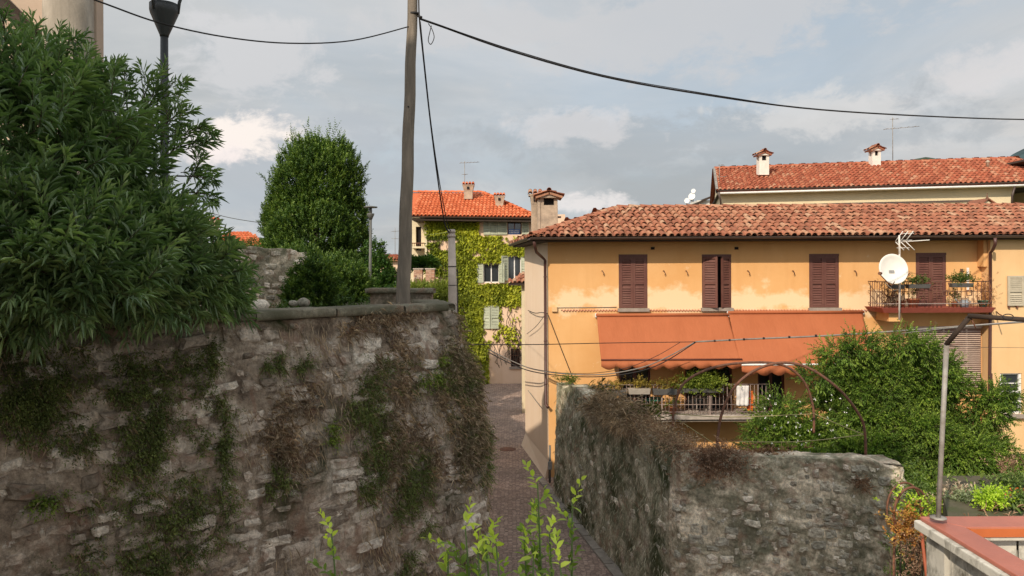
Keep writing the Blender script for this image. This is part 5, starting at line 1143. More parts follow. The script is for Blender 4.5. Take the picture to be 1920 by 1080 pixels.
# ================================================================== right hand terrace parapet
hP = 2.39
YR = 6.62   # far edge
M_red = plain('red_coping_paint', (.42, .14, .095), .42, .14, 3, .12, 30, dirt=(.36, .125, .09), dscale=2.2, spec=.4)
M_cem = plain('stained_white_cement', (.56, .53, .46), .9, .12, 4, .25, 25, dirt=(.16, .15, .12), dscale=3.2, d0=.48, d1=.66, stretch=(1.5, 1.5, .8))
par = thing('terrace_parapet', (3.9, 6.4, CZ - 3.3), 'white pierced cement terrace parapet with painted red coping', 'parapet')
zP = at(1800, 968, YR).z; xo = 3.64
xi = xo + .24
m = MB(); m.prism([(xo, 0.8), (xi, 0.8), (xi, YR - .28), (xo, YR)], zP - .035, zP); m.build('coping', M_red, par, .008)
m = MB(); m.prism([(xo + .002, YR + .002), (xi + .002, YR - .278), (9, YR - .278), (9, YR + .002)], zP - .035, zP + .001); m.build('coping', M_red, par, .008)
m = MB(); m.prism([(xo - .045, .8), (xi + .02, .8), (xi + .02, YR - .30), (xo - .045, YR + .02)], zP - .115, zP - .036); m.build('cement_ledge', M_cem, par, .01)
m = MB(); m.prism([(xo - .044, YR + .021), (xi + .021, YR - .299), (9, YR - .299), (9, YR + .021)], zP - .1149, zP - .0361); m.build('cement_ledge', M_cem, par, .01)
m = MB(); m.prism([(xi + .004, YR - .279), (xi + .024, YR - .315), (9, YR - .315), (9, YR - .279)], zP - .075, zP - .004); m.build('red_nosing', plain('orange_tile_nosing', (.50, .13, .04), .35, .1, 4, .05, spec=.5), par)
# pierced panels: each with a flower shaped hole cut by arcs, built in cross section
def pierced(par_, origin, du, W, z0, z1, th, mat):
    """panel with a quatrefoil hole: ring of quads from the hole outline to the rectangle"""
    H = z1 - z0; cx, cy = W / 2, H / 2; K = 48; n_ = Vector((du.y, -du.x, 0)); inn, out_ = [], []
    for i in range(K):
        t = 2 * math.pi * i / K; r_ = min(W, H) * (.26 + .12 * abs(math.cos(2 * t)) ** .7) * (.78 if abs(math.sin(t)) > .9 else 1); inn.append((cx + r_ * math.cos(t), cy + r_ * math.sin(t)))
        c, s_ = math.cos(t), math.sin(t); q_ = min((W / 2) / max(abs(c), 1e-6), (H / 2) / max(abs(s_), 1e-6)); out_.append((cx + c * q_, cy + s_ * q_))
    vs = []
    for off in (-th / 2, th / 2):
        for (u, v) in inn + out_: vs.append(origin + du * u + Vector((0, 0, z0 + v - origin.z)) + n_ * off)
    fs = []
    for i in range(K):
        j = (i + 1) % K; fs += [(i, j, K + j, K + i), (2 * K + j, 2 * K + i, 3 * K + i, 3 * K + j), (j, i, 2 * K + i, 2 * K + j)]
    o = MB().add(vs, fs).build('pierced_panel', mat, par_); return o
pz0, pz1 = zP - .75, zP - .125
for k in range(12): pierced(par, Vector((xo + .12, YR - .35 - .46 * k, pz0)), Vector((0, -1, 0)), .44, pz0, pz1, .09, M_cem)
for k in range(6): pierced(par, Vector((xi + .05 + .46 * k, YR - .15, pz0)), Vector((1, 0, 0)), .44, pz0, pz1, .09, M_cem)
for k in range(13): MB().box(xo + .07, xo + .17, YR - .37 - .46 * k, YR - .33 - .46 * k, pz0 - .1, pz1 + .009).build('pier', M_cem, par)
MB().box(xo + .03, xo + .27, YR - .32, YR - .05, pz0 - .9, pz1 + .008).build('corner_pier', M_cem, par)
MB().box(xo + .02, xo + .22, .8, YR - .33, pz0 - 1.2, pz0 - .003).build('plinth', M_cem, par); MB().box(xi + .04, 9, YR - .25, YR - .05, pz0 - 1.2, pz0 - .003).build('plinth', M_cem, par)
# rusted bracket bits on the ledge
# bent steel frame on the corner
st = thing('bent_steel_post', at(1759, 968, 6.45), 'bent galvanised steel tube frame standing on the corner of the red coping', 'post')
k0 = at(1759, 972, 6.45); k1 = at(1775, 642, 6.45); k2 = at(1819, 593, 6.30); k3 = at(1990, 604, 5.9)
def sq(par_, a, b, w_, mat, nm):
    a, b = Vector(a), Vector(b); d = (b - a); M = d.to_track_quat('Z', 'Y').to_matrix(); m_ = MB(); m_.tube([a, b], w_ * .58, 10); return m_.build(nm, mat, par_)
sq(st, k0, k1, .036, M_steel, 'upright'); sq(st, k1 + Vector((-.005, 0, -.02)), k2, .036, M_wood, 'knee'); sq(st, k2 + Vector((-.02, 0, .004)), k3, .036, M_wood, 'arm')
MB().tube([k2 + Vector((.01, 0, -.02)), k2 + Vector((.035, -.02, -.10))], .006, 5).build('hook', M_iron, st); MB().tube([k1 + Vector((0, 0, -.02)), k1 + Vector((.14, 0, -.02))], .005, 5).build('bolt', M_iron, st)
MB().lathe(k0, [(.07, 0), (.07, .012), (.03, .012)], 8).build('base_plate', M_steel, st)
MB().tube([at(1890, 594, 5.5) + Vector((.04 * math.cos(t), 0, .02 * math.sin(t))) for t in np.linspace(0, 6.28, 14)], .004, 4).build('ring', M_cable, st)
# rusty wheel shaped frame with vine
wh = thing('rusty_wheel_frame', at(1708, 985, 9.6) - Vector((0, 0, .8)), 'rusty round iron hoop frame overgrown with a wilting vine beside the parapet', 'garden frame')
c = at(1709, 963, 9.6); rw = .30
m = MB(); ring = [c + Vector((rw * .84 * math.cos(t) * 1.0, .05 * math.cos(t), rw * 1.13 * math.sin(t))) for t in np.linspace(0, 2 * math.pi, 41)]; m.tube(ring, .017, 6); m.build('hoop', M_iron, wh)
m = MB(); m.tube([p + Vector((0, .18, 0.01)) for p in ring], .014, 6); m.build('hoop', M_iron, wh)
for t in (.45, 2.5, 4.1): MB().tube([c + Vector((.05, 0, .1)), c + Vector((rw * .84 * math.cos(t), .02, rw * 1.13 * math.sin(t)))], .009, 5).build('spoke', M_iron, wh)
for dx in (-.22, .05, .12): MB().tube([c + Vector((dx, .02, -.30)), c + Vector((dx - .01, .02, -1.6))], .014, 6).build('leg', M_iron, wh)
MB().tube([at(1728, 1000, 9.3), at(1740, 1100, 9.0)], .022, 6).build('red_stay', plain('red_rod', (.36, .10, .05), .6), wh)

# ================================================================== garden hoops and their wires
def arch(label, pts, r):
    P_ = [Vector(p) for p in pts]; t = thing('garden_arch', P_[0], label, 'garden arch', 'rusty hoops in the garden'); Q = []
    for i in range(len(P_) - 1):
        p0, p1, p2, p3 = P_[max(i - 1, 0)], P_[i], P_[i + 1], P_[min(i + 2, len(P_) - 1)]
        for j in range(8): s_ = j / 8; Q.append(.5 * ((2 * p1) + (p2 - p0) * s_ + (2 * p0 - 5 * p1 + 4 * p2 - p3) * s_ * s_ + (3 * p1 - p0 - 3 * p2 + p3) * s_ ** 3))
    Q.append(P_[-1]); MB().tube(Q, r, 7).build('hoop', M_iron, t); return t, Q
a1, _ = arch('rusty garden hoop whose left leg crosses the lower balcony', [at(1262, 800, 15.2), at(1264, 765, 15.2), at(1283, 718, 15.2), at(1335, 690, 15.4), at(1400, 680, 15.6), at(1465, 684, 15.8), at(1505, 712, 15.9), at(1524, 760, 16), at(1526, 812, 16)], .027)
a2, _ = arch('rusty garden hoop whose right leg stands on the grey wall end', [at(1343, 850, 14.2), at(1352, 780, 14.2), at(1378, 725, 14.2), at(1420, 692, 14.2), at(1470, 680, 14.2), at(1520, 692, 14.2), at(1575, 732, 14.2), at(1612, 780, 14.2), at(1622, 815, 14.2), at(1623, 872, 14.2)], .027)
for n_, pts, lab in (('tie_wire', [at(1262, 776, 15.2), at(1370, 782, 15.5), at(1525, 776, 16)], 'upper pale wire strung between the legs of the garden hoops'), ('tie_wire', [at(1380, 828, 14.2), at(1500, 828, 14.2), at(1619, 815, 14.2)], 'lower yellowish wire ending at the right leg of the garden hoop'),
                 ('tie_wire', [at(1525, 775, 16), at(1575, 797, 15), at(1620, 815, 14.2)], 'slanting wire joining the two garden hoops'), ('tie_wire', [at(1270, 786, 15.2), at(1300, 806, 15.2), at(1345, 836, 15.2)], 'slanting wire below the left leg of the garden hoop')):
    cable(n_, pts, .009, lab, plain('old_wire', (.30, .26, .12)), n=12, cat='wire')

# ================================================================== things on the lower balcony
M_green = leafmat('balcony_leaf', (.07, .10, .02), (.17, .22, .035), (.33, .34, .06), .5, .35)
M_oliv = leafmat('yellowish_leaf', (.14, .10, .03), (.28, .22, .05), (.45, .36, .09), .5, .3)
M_pot = plain('terracotta_pot', (.42, .16, .08), .85, .15, 4, .1); M_grey = plain('grey_planter', (.10, .095, .09), .7, .1); M_gpl = plain('pale_planter', (.38, .33, .28), .7, .1)
def tuft(par_, c, rx, ry, rz_, n, leafL, leafW, mat, up=.6, nl=7, name='foliage', hang=0):
    B = np.array(c) + rng.normal(0, 1, (n, 3)) * np.array([rx, ry, rz_]) * .42; A = rnd_dir(n, -.2) + np.array([0, 0, up]) - np.array([0, 0, hang])
    lv, stx = shoots(B, A, leafL * 2.2, nl, leafL, leafW, 60); return put(name, lv, mat, par_)
def planter(px0, px1, py, D, label, mat_leaf, n, h=.17, pmat=None, rz_=.16, grp=None, hang=0, up=.6, leafL=.07, box=True):
    x0_, x1_ = fx(px0, D), fx(px1, D); z = at((px0 + px1) / 2, py, D).z; t = thing('planter', ((x0_ + x1_) / 2, D, z), label, 'planter', grp)
    if box:
        m_ = MB(); m_.add([(x0_ + .03, D - .09, z - h), (x1_ - .03, D - .09, z - h), (x1_ - .03, D + .09, z - h), (x0_ + .03, D + .09, z - h), (x0_, D - .12, z), (x1_, D - .12, z), (x1_, D + .12, z), (x0_, D + .12, z)], [(0, 3, 2, 1), (0, 1, 5, 4), (1, 2, 6, 5), (2, 3, 7, 6), (3, 0, 4, 7), (4, 5, 6, 7)]); m_.build('trough', pmat or M_grey, t, .008)
    tuft(t, ((x0_ + x1_) / 2, D, z + rz_ * .5), (x1_ - x0_) * .62, .14, rz_, n, leafL, leafL * .5, mat_leaf, up, hang=hang); return t
g_ = 'planters on the lower balcony rail'
planter(1140, 1172, 731, 21.9, 'grey planter of olive leaves at the left end of the lower balcony rail', M_oliv, 60, grp=g_)
planter(1176, 1218, 728, 21.9, 'pale planter with yellowing leaves on the lower balcony rail', M_oliv, 90, pmat=M_gpl, grp=g_)
planter(1222, 1268, 729, 21.9, 'dark planter of small bright leaves near the middle of the lower rail', M_oliv, 80, grp=g_)
planter(1272, 1355, 728, 21.88, 'long planter with lush green plant trailing over the lower balcony rail', M_green, 620, h=.12, rz_=.30, grp=g_, hang=.75, leafL=.085)
tw = thing('drying_cloth', at(1392, 745, 21.8), 'white cloth draped over the lower balcony rail beside an orange towel', 'cloth')
def cloth(par_, px0, px1, py0, py1, D, mat, nm='cloth'):
    m_ = MB(); m_.smooth = True; vs = []; nu, nv = 14, 12
    for j in range(nv + 1):
        for i in range(nu + 1):
            p = at(px0 + (px1 - px0) * i / nu, py0 + (py1 - py0) * j / nv, D); p.y += .02 * math.sin(i * 1.3 + j * .15) * (.3 + j / nv); p.z += .01 * math.sin(i * 1.1) * (j == nv); vs.append(p)
    m_.add(vs, [(j * (nu + 1) + i, j * (nu + 1) + i + 1, (j + 1) * (nu + 1) + i + 1, (j + 1) * (nu + 1) + i) for j in range(nv) for i in range(nu)]); o = m_.build(nm, mat, par_); s_ = o.modifiers.new('s', 'SOLIDIFY'); s_.thickness = .008; return o
cloth(tw, 1381, 1404, 723, 761, 21.86, plain('white_cloth', (.72, .68, .66), .9)); 
ot = thing('orange_towel', at(1408, 750, 21.9), 'bright orange towel hanging behind the lower balcony bars', 'towel'); cloth(ot, 1401, 1412, 733, 771, 22.0, plain('orange_cloth', (.75, .16, .035), .9), 'towel')
M_gchair = plain('green_plastic', (.05, .20, .15), .5)
gt = thing('green_table', at(1225, 772, 22.4), 'small green folding table behind the lower balcony railing', 'table')
q0 = at(1225, 748, 22.4); MB().lathe(q0, [(.32, -.02), (.33, 0), (.32, .02)], 20).build('table_top', M_gchair, gt)
for s_ in (-1, 1):
    for y_ in (-1, 1): MB().tube([q0 + Vector((s_ * .2, y_ * .15, 0)), Vector((q0.x - s_ * .2, q0.y + y_ * .15, zf + .002))], .012, 5).build('leg', M_gchair, gt)
def chair(px, D, label, mat, face=0):
    c_ = at(px, 772, D); c_.z = zf; t = thing('balcony_chair', c_, label, 'chair', 'chairs on the lower balcony'); M = Matrix.Rotation(R(face), 3, 'Z')
    def w3(v): return c_ + M @ Vector(v)
    m_ = MB(); m_.obox(w3((0, 0, .44)), (.42, .40, .03), M); m_.build('seat', mat, t, .01); m_ = MB()
    for i in range(4): m_.obox(w3((0, .19, .55 + i * .09)), (.40, .02, .05), M)
    for x_ in (-.2, .2): m_.obox(w3((x_, .19, .64)), (.03, .03, .44), M)
    m_.build('backrest', mat, t)
    for x_ in (-.19, .19):
        for y_ in (-.18, .19): MB().obox(w3((x_, y_, .215)), (.03, .03, .43), M).build('leg', mat, t)
    return t
chair(1200, 22.45, 'dark chair left of the green table on the lower balcony', M_dark, 40); chair(1315, 22.4, 'pale slatted chair below the trailing plant on the lower balcony', M_gpl, 180); chair(1358, 22.5, 'rust brown chair near the white cloth on the lower balcony', M_iron, 140)
for px, py, nm_, mt_ in ((1262, 770, 'leafy plant in a terracotta pot on the lower balcony floor', M_pot), (1425, 768, 'pale potted plant at the right end of the lower balcony', M_gpl)):
    c_ = at(px, 776, 22.1); c_.z = zf; t = thing('potted_plant', c_, nm_, 'potted plant'); MB().lathe(c_, [(.09, 0), (.14, .2), (.15, .2), (.13, .21)], 14).build('pot', mt_, t); tuft(t, c_ + Vector((0, 0, .3)), .2, .15, .15, 40, .07, .035, M_green)
vn = thing('hanging_vine_plant', at(1335, 700, 22.6), 'dark potted plant standing in the doorway under the awning', 'plant'); tuft(vn, at(1340, 710, 22.5), .28, .2, .45, 90, .1, .04, leafmat('dark_leaf', (.02, .04, .012), (.04, .07, .018), (.07, .11, .03)))
# ---- on the upper balcony
M_dg = leafmat('planter_green', (.03, .06, .015), (.07, .12, .025), (.14, .20, .05))
g_ = 'planters on the upper balcony rail'
planter(1699, 1742, 533, Yb - .03, 'long dark planter with small green plants left on the upper balcony rail', M_dg, 70, h=.12, rz_=.12, grp=g_)
planter(1781, 1822, 531, Yb - .03, 'dark planter with fuller green plants right on the upper balcony rail', M_dg, 130, h=.12, rz_=.18, grp=g_)
planter(1668, 1694, 534, Yb - .02, 'small planter behind the satellite dish on the upper balcony', M_dg, 40, h=.12, rz_=.12, grp=g_)
for px, r_, hh, lab, mt_, lf in ((1712, .17, .26, 'large terracotta pot on the upper balcony beneath the left planter', M_pot, 30), (1690, .12, .2, 'smaller terracotta pot at the dish end of the upper balcony', M_pot, 0), (1790, .10, .16, 'clay pot with a spindly plant on the upper balcony', M_pot, 40), (1843, .14, .2, 'green pot at the right end of the upper balcony', M_gchair, 0)):
    c_ = at(px, 577, 22.3); c_.z = zu; t = thing('flower_pot', c_, lab, 'pot', 'pots on the upper balcony'); MB().lathe(c_, [(r_ * .7, 0), (r_, hh * .85), (r_ * 1.1, hh * .86), (r_ * 1.1, hh), (r_ * .9, hh)], 16).build('pot', mt_, t)
    if lf: tuft(t, c_ + Vector((0, 0, hh + .12)), .18, .12, .22, lf, .08, .03, M_dg)
M_dry = leafmat('dry_reddish', (.16, .06, .035), (.27, .12, .06), (.36, .22, .10), .8, .25)
t = thing('climbing_plant', at(1845, 555, 22.2), 'reddish dry climbing plant at the right end of the upper balcony', 'plant'); tuft(t, at(1845, 552, 22.2), .40, .2, .55, 200, .05, .025, M_dry)
t = thing('climbing_plant', at(1668, 560, 22.2), 'dark brownish plant thicket at the left end of the upper balcony', 'plant'); tuft(t, at(1668, 558, 22.3), .42, .3, .5, 170, .06, .03, leafmat('brown_thicket', (.06, .03, .02), (.11, .055, .035), (.12, .11, .04), .8, .2))
wb = thing('watering_can', at(1803, 574, 22.1), 'grey watering can on the upper balcony floor', 'watering can'); c_ = at(1808, 577, 22.15); c_.z = zu; M_gp = plain('grey_plastic', (.25, .28, .31), .5)
MB().lathe(c_, [(.11, 0), (.12, .16), (.08, .22), (.03, .22)], 14).build('body', M_gp, wb); MB().tube([c_ + Vector((-.1, 0, .05)), c_ + Vector((-.28, -.02, .26))], [.02, .012], 6).build('spout', M_gp, wb); MB().tube([c_ + Vector((.1, 0, .05)), c_ + Vector((.2, 0, .16)), c_ + Vector((.05, 0, .27))], .012, 6).build('handle', M_gp, wb)

# ================================================================== brick pillars beyond
M_brick = tile_mat('pale_red_brick', [(0, (.40, .20, .13)), (.4, (.52, .30, .21)), (.8, (.58, .40, .30)), (1, (.62, .48, .38))], (.3, .2, .15), (.6, .8))
for px, lab in ((784.5, 'left of two short brick gate pillars beyond the leaning pole'), (807, 'right of two short brick gate pillars beyond the leaning pole')):
    D = 30; x = at(px, 500, D).x; z1_ = at(px, 503, D).z; z0_ = at(px, 545, D).z; t = thing('brick_pillar', (x, D, z0_), lab, 'pillar', 'brick gate pillars'); w_ = .34
    MB().box(x - w_ / 2 + .01, x + w_ / 2 - .01, D - w_ / 2 + .01, D + w_ / 2 - .01, z0_, z1_ - .03).build('mortar_core', M_mortR, t); k = 0
    z = z0_
    while z < z1_ - .08:
        for (a, b) in (((-.5, .16), (.2, .5)) if k % 2 else ((-.5, -.2), (-.16, .5))): mb = MB(); mb.cur = random.random(); mb.box(x + a * w_, x + b * w_, D - w_ / 2 - .01, D + w_ / 2, z, z + .058); mb.build('brick', M_brick, t)
        z += .07; k += 1
    MB().box(x - w_ / 2 - .03, x + w_ / 2 + .03, D - w_ / 2 - .03, D + w_ / 2 + .03, z1_ - .045, z1_).build('cap', M_cpost, t)
# street furniture at the foot of the house: grey utility pipe with box
ut = thing('utility_pipe', at(1030, 900, 22.3), 'dark drain pipe with grey box at the foot of the ochre house corner', 'pipe'); MB().tube([at(1031, 835, 22.2), at(1031, 905, 22.2)], .035, 6).build('pipe', M_lamp2, ut); m = MB(); q = at(1031, 872, 22.15); m.box(q.x - .06, q.x + .06, q.y - .08, q.y - .03, q.z - .12, q.z + .12); m.build('box', M_steel, ut, .01)
cov = thing('drain_cover', at(938, 840, 27), 'round iron drain cover set in the lane paving', 'drain cover'); q = at(952, 841, 26.6); MB().lathe((q.x, q.y, .004), [(.3, 0), (.3, .008), (.27, .012), (.02, .012)], 20, smooth=False).build('lid', M_iron, cov)
# ================================================================== vegetation
M_bark = plain('bark', (.10, .075, .055), .9, .3, 6, .5, 20)
def limbs(par_, base, tops, r0, name='limb'):
    base = Vector(base)
    for tp_ in tops:
        tp_ = Vector(tp_); m_ = base.lerp(tp_, .5) + Vector((random.uniform(-.15, .15), random.uniform(-.15, .15), .05)); q1 = base.lerp(m_, .5) + Vector((random.uniform(-.06, .06), 0, 0))
        MB().tube([base, q1, m_, tp_], [r0, r0 * .8, r0 * .6, r0 * .2], 7).build(name, M_bark, par_)
def crown(blobs, per, out=.75, up=.5, jit=.35):
    """shoot bases and axes spread through ellipsoids: (px, py, D, rx, rz, n[, ry])"""
    Bs, As = [], []
    for b in blobs:
        c = np.array(at(b[0], b[1], b[2])); n = int(b[5] * per); ry = b[6] if len(b) > 6 else b[3] * .8; d = rnd_dir(n); d[:, 1] = np.where(rng.random(n) < .35, d[:, 1], -np.abs(d[:, 1])); r_ = rng.uniform(.45, 1, n) ** .45
        nz = 1 + .8 * fbm(d * 1.0 + c, 2.2, 3); P = c + d * (r_ * nz)[:, None] * np.array([b[3], ry, b[4]]); Bs.append(P); As.append(d * out + np.array([0, 0, up]) + rng.normal(0, jit, (n, 3)))
    return np.concatenate(Bs), np.concatenate(As)

# oleander
M_ole = leafmat('oleander_leaf', (.036, .060, .030), (.072, .108, .050), (.15, .19, .085), .38, .30, (1.0, 1.25, .5), 1.6, .8, 2.7)
ol = thing('oleander_bush', at(150, 620, 7.9), 'huge dark oleander bush spilling over the left end of the wall coping', 'bush')
limbs(ol, at(120, 700, 7.9), [at(x, y, d * 1.2) for x, y, d in ((60, 260, 6.4), (170, 250, 6.7), (280, 330, 6.8), (360, 480, 6.8), (20, 420, 5.9), (230, 420, 6.4), (110, 120, 6.7), (300, 200, 7.1), (385, 345, 7), (-60, 200, 6.4))], .05)
B_, A_ = crown([(a, b, c * 1.2, d * 1.2, e * 1.2, f) for a, b, c, d, e, f in [(-30, 340, 6.2, 1.20, 1.12, 420), (70, 330, 6.5, .85, .90, 320), (180, 400, 6.6, .66, .70, 280), (90, 485, 5.7, .80, .45, 260), (250, 480, 6.3, .56, .42, 210), (345, 515, 6.7, .38, .24, 110), (180, 260, 7, .20, .30, 30), (10, 150, 6.4, .28, .30, 30), (130, 190, 6.7, .3, .3, 40),
                (385, 545, 6.9, .27, .14, 46), (-10, 535, 5.4, .55, .20, 100), (170, 535, 5.65, .45, .17, 90), (280, 535, 6.1, .34, .16, 60)]], .80, .9, .42, .3)
lv, stx = shoots(B_, A_, .33, 21, .215, .030, 60, 3, .05, .12, .55, .25); put('foliage', lv, M_ole, ol); put('twigs', stx, M_bark, ol)
# looser sprays that stand against the sky
spr = [(292, 250, 300, 118, 7.0), (300, 260, 345, 160, 7.0), (310, 270, 380, 235, 7.1), (320, 280, 400, 262, 7.1), (280, 240, 262, 128, 7.0), (330, 330, 398, 335, 7.0), (340, 360, 405, 368, 7.0), (350, 345, 372, 300, 7.0), (240, 220, 232, 128, 7.0), (120, 160, 130, 62, 6.7), (60, 160, 68, 42, 6.6), (140, 170, 148, 60, 6.7), (10, 90, 6, 22, 6.4), (200, 200, 190, 145, 6.9), (390, 440, 432, 470, 7), (400, 500, 448, 520, 7), (400, 540, 452, 556, 7), (260, 230, 330, 150, 7.05), (270, 260, 355, 200, 7.1), (300, 300, 372, 262, 7.1), (250, 250, 290, 170, 6.9), (300, 280, 320, 200, 7.0)]
B_ = []; A_ = []; LL = []
for (x0, y0, x1, y1, D) in spr:
    D *= 1.17; a, b = np.array(at(x0, y0, D)), np.array(at(x1, y1, D + rng.uniform(-.3, .3)))
    for t in np.linspace(.25, .85, 4):
        for s_ in range(1):
            B_.append(a + (b - a) * t + rng.normal(0, .02, 3)); A_.append((b - a) / np.linalg.norm(b - a) + rng.normal(0, .42, 3)); LL.append(np.linalg.norm(b - a) * (1 - t) + .06)
    MB().tube([a, (a + b) / 2 + np.array([0, 0, .01]), b], [.010, .007, .003], 5).build('twig', M_bark, ol)
lv, stx = shoots(np.array(B_), np.array(A_), np.minimum(np.array(LL), .26), 18, .17, .021, 50, 3, .1, .15, .4, .15); put('foliage', lv, M_ole, ol); put('twigs', stx, M_bark, ol)

# laurel
M_lau = leafmat('laurel_leaf', (.022, .048, .016), (.055, .105, .024), (.17, .24, .05), .5, .28, None, .5)
la = thing('laurel_tree', at(590, 570, 29.2), 'tall dense laurel tree with spiky top behind the wall, left of the pole', 'tree')
MB().tube([at(592, 600, 29.2), at(590, 480, 29.2), at(592, 330, 29.2)], [.28, .2, .08], 10).build('trunk', M_bark, la); limbs(la, at(592, 500, 29.2), [at(x, y, 29.2) for x, y in ((530, 400), (560, 300), (640, 320), (660, 430), (600, 270))], .09)
B_, A_ = crown([(592, 450, 29.2, 1.85, 1.9, 900), (585, 350, 29.2, 1.45, 1.75, 760), (622, 340, 29.4, 1.25, 1.6, 520), (540, 415, 29.6, 1.00, 1.05, 300), (648, 420, 29.6, .85, 1.2, 300), (600, 520, 28.6, 1.9, 1.0, 500), (560, 520, 24, .85, .9, 200), (590, 540, 19.6, .55, .6, 130), (556, 560, 19.2, .25, .3, 40), (625, 535, 23, 1.0, .65, 240), (585, 560, 22, 1.0, .45, 180), (665, 545, 23, .5, .45, 100), (520, 470, 29.5, .5, .8, 110), (672, 470, 29.6, .45, .9, 110)], 3.0, .55, .9, .25)
lv, stx = shoots(B_, A_, .32, 13, .125, .060, 58, 2, .05, .25, .5, .15); put('foliage', lv, M_lau, la)
B_ = []; A_ = []; LL = []
for (x, y) in [(562, 262), (576, 238), (590, 256), (598, 250), (619, 246), (631, 243), (634, 256), (546, 252), (605, 268), (652, 278), (526, 285), (545, 296), (640, 285), (662, 300), (503, 340), (512, 362), (535, 270), (585, 270), (615, 262), (570, 275), (672, 330), (682, 372), (645, 262), (492, 405)]:
    tp_ = np.array(at(x, y - 8, 29.2)); b = tp_ + np.array([rng.normal(0, .12) + (590 - x) * .002, 0, -1.1])
    for t in np.linspace(0, .9, 12):
        B_.append(b + (tp_ - b) * t + rng.normal(0, .05 * (1 - t), 3)); A_.append(np.array([0, 0, 1]) + rng.normal(0, .38 * (1 - t * .6), 3)); LL.append(.34)
lv, stx = shoots(np.array(B_), np.array(A_), np.array(LL), 10, .10, .045, 50, 2, .1, .3); put('foliage', lv, M_lau, la)
# stray branch tips
for (x, y, s_) in ((505, 330, -1), (672, 312, 1)):
    a, b = np.array(at(x, y + 20, 29.6)), np.array(at(x + s_ * 12, y + 2, 29.6)); k = 8; B_ = np.array([a + (b - a) * t for t in np.linspace(0, 1, k)]); lv, stx = shoots(B_, np.tile((b - a), (k, 1)) + rng.normal(0, .1, (k, 3)), .25, 8, .10, .05, 60); put('foliage', lv, M_lau, la)
# ivy mass right of the laurel
iv = thing('ivy_hedge', at(722, 560, 27), 'glossy dark ivy hedge between the path lamp and the leaning pole', 'hedge')
M_ivd = leafmat('hedge_ivy_leaf', (.02, .045, .012), (.04, .09, .018), (.16, .24, .05), .4, .25, None, .8)
B_, A_ = crown([(712, 520, 27.3, .45, .80, 200), (730, 540, 27, .42, .55, 190), (700, 480, 28, .35, .50, 80), (745, 555, 26.5, .35, .3, 90), (668, 545, 27.5, .42, .38, 120)], 2.2, .8, .2)
lv, stx = shoots(B_, A_, .22, 9, .11, .09, 75); put('foliage', lv, M_ivd, iv); limbs(iv, at(720, 590, 27.4), [at(712, 500, 27.6), at(735, 530, 27.4)], .05)
hd = thing('low_shrubs', at(800, 560, 24), 'sunlit green shrubs below the two brick pillars', 'shrub')
M_shr = leafmat('shrub_leaf', (.07, .10, .02), (.15, .19, .035), (.28, .30, .06), .6, .3, None, .7)
B_, A_ = crown([(790, 556, 24, .55, .35, 220), (830, 556, 24.5, .45, .45, 220), (768, 552, 24, .35, .25, 100)], 2.2, .6, .6)
lv, stx = shoots(B_, A_, .22, 9, .09, .035, 50); put('foliage', lv, M_shr, hd)
pp = thing('spiky_plants', at(790, 505, 33), 'dark green long leaved plants above the brick pillars', 'plant')
B_, A_ = crown([(778, 498, 33, .35, .2, 40), (800, 497, 33, .4, .2, 50)], 1.6, .5, .8)
lv, stx = shoots(B_, A_, .1, 9, .42, .05, 55); put('foliage', lv, M_ivd, pp)
tr2 = thing('far_tree', at(480, 470, 38), 'small dark tree at the foot of the sky beside the grey boundary wall', 'tree')
B_, A_ = crown([(480, 470, 38, .9, .55, 140), (465, 480, 37, .8, .4, 90), (510, 475, 36, .8, .6, 120), (455, 520, 24, .5, .8, 60)], 1.6, .6, .5); lv, stx = shoots(B_, A_, .25, 9, .11, .05, 60); put('foliage', lv, M_lau, tr2); MB().tube([at(485, 560, 38), at(485, 470, 38)], .08, 6).build('trunk', M_bark, tr2)
gv = thing('garden_shrubs', at(520, 575, 17), 'low dark undergrowth and stones along the foot of the laurel behind the coping', 'undergrowth'); gv['kind'] = 'stuff'
B_, A_ = crown([(560, 590, 17, .6, .25, 80), (640, 585, 20, .9, .35, 120), (470, 600, 12, .3, .2, 40), (440, 560, 13, .3, .45, 70)], 1.3, .6, .6); lv, stx = shoots(B_, A_, .2, 9, .08, .035, 60); put('foliage', lv, M_lau, gv)
for px, py, r_ in ((488, 568, .13), (550, 566, .07), (570, 563, .09)):
    q_ = at(px, py, 10.8); t = thing('loose_stone', q_, {488: 'pointed pale stone lying behind the coping below the laurel', 550: 'small round stone lying behind the coping', 570: 'rounded stone behind the coping next to the smallest one'}[px], 'stone'); 
    dd_ = rnd_dir(60); 
    m_ = MB(); m_.smooth = True; n1, n2_ = 8, 12; vs = []
    for j in range(n1 + 1):
        for k in range(n2_): a_ = math.pi * j / n1; b_ = 2 * math.pi * k / n2_; v = np.array([math.sin(a_) * math.cos(b_), math.sin(a_) * math.sin(b_), math.cos(a_)]); s_ = r_ * (1 + .6 * float(fbm(v[None] * 1.0 + px, 1.5, 3)[0])); vs.append(q_ + Vector(v * s_ * np.array([1, 1, .7])) - Vector((0, 0, r_ * .3)))
    m_.add(vs, [(j * n2_ + k, j * n2_ + (k + 1) % n2_, (j + 1) * n2_ + (k + 1) % n2_, (j + 1) * n2_ + k) for j in range(n1) for k in range(n2_)]); m_.build('rock', M_stoneR, t)

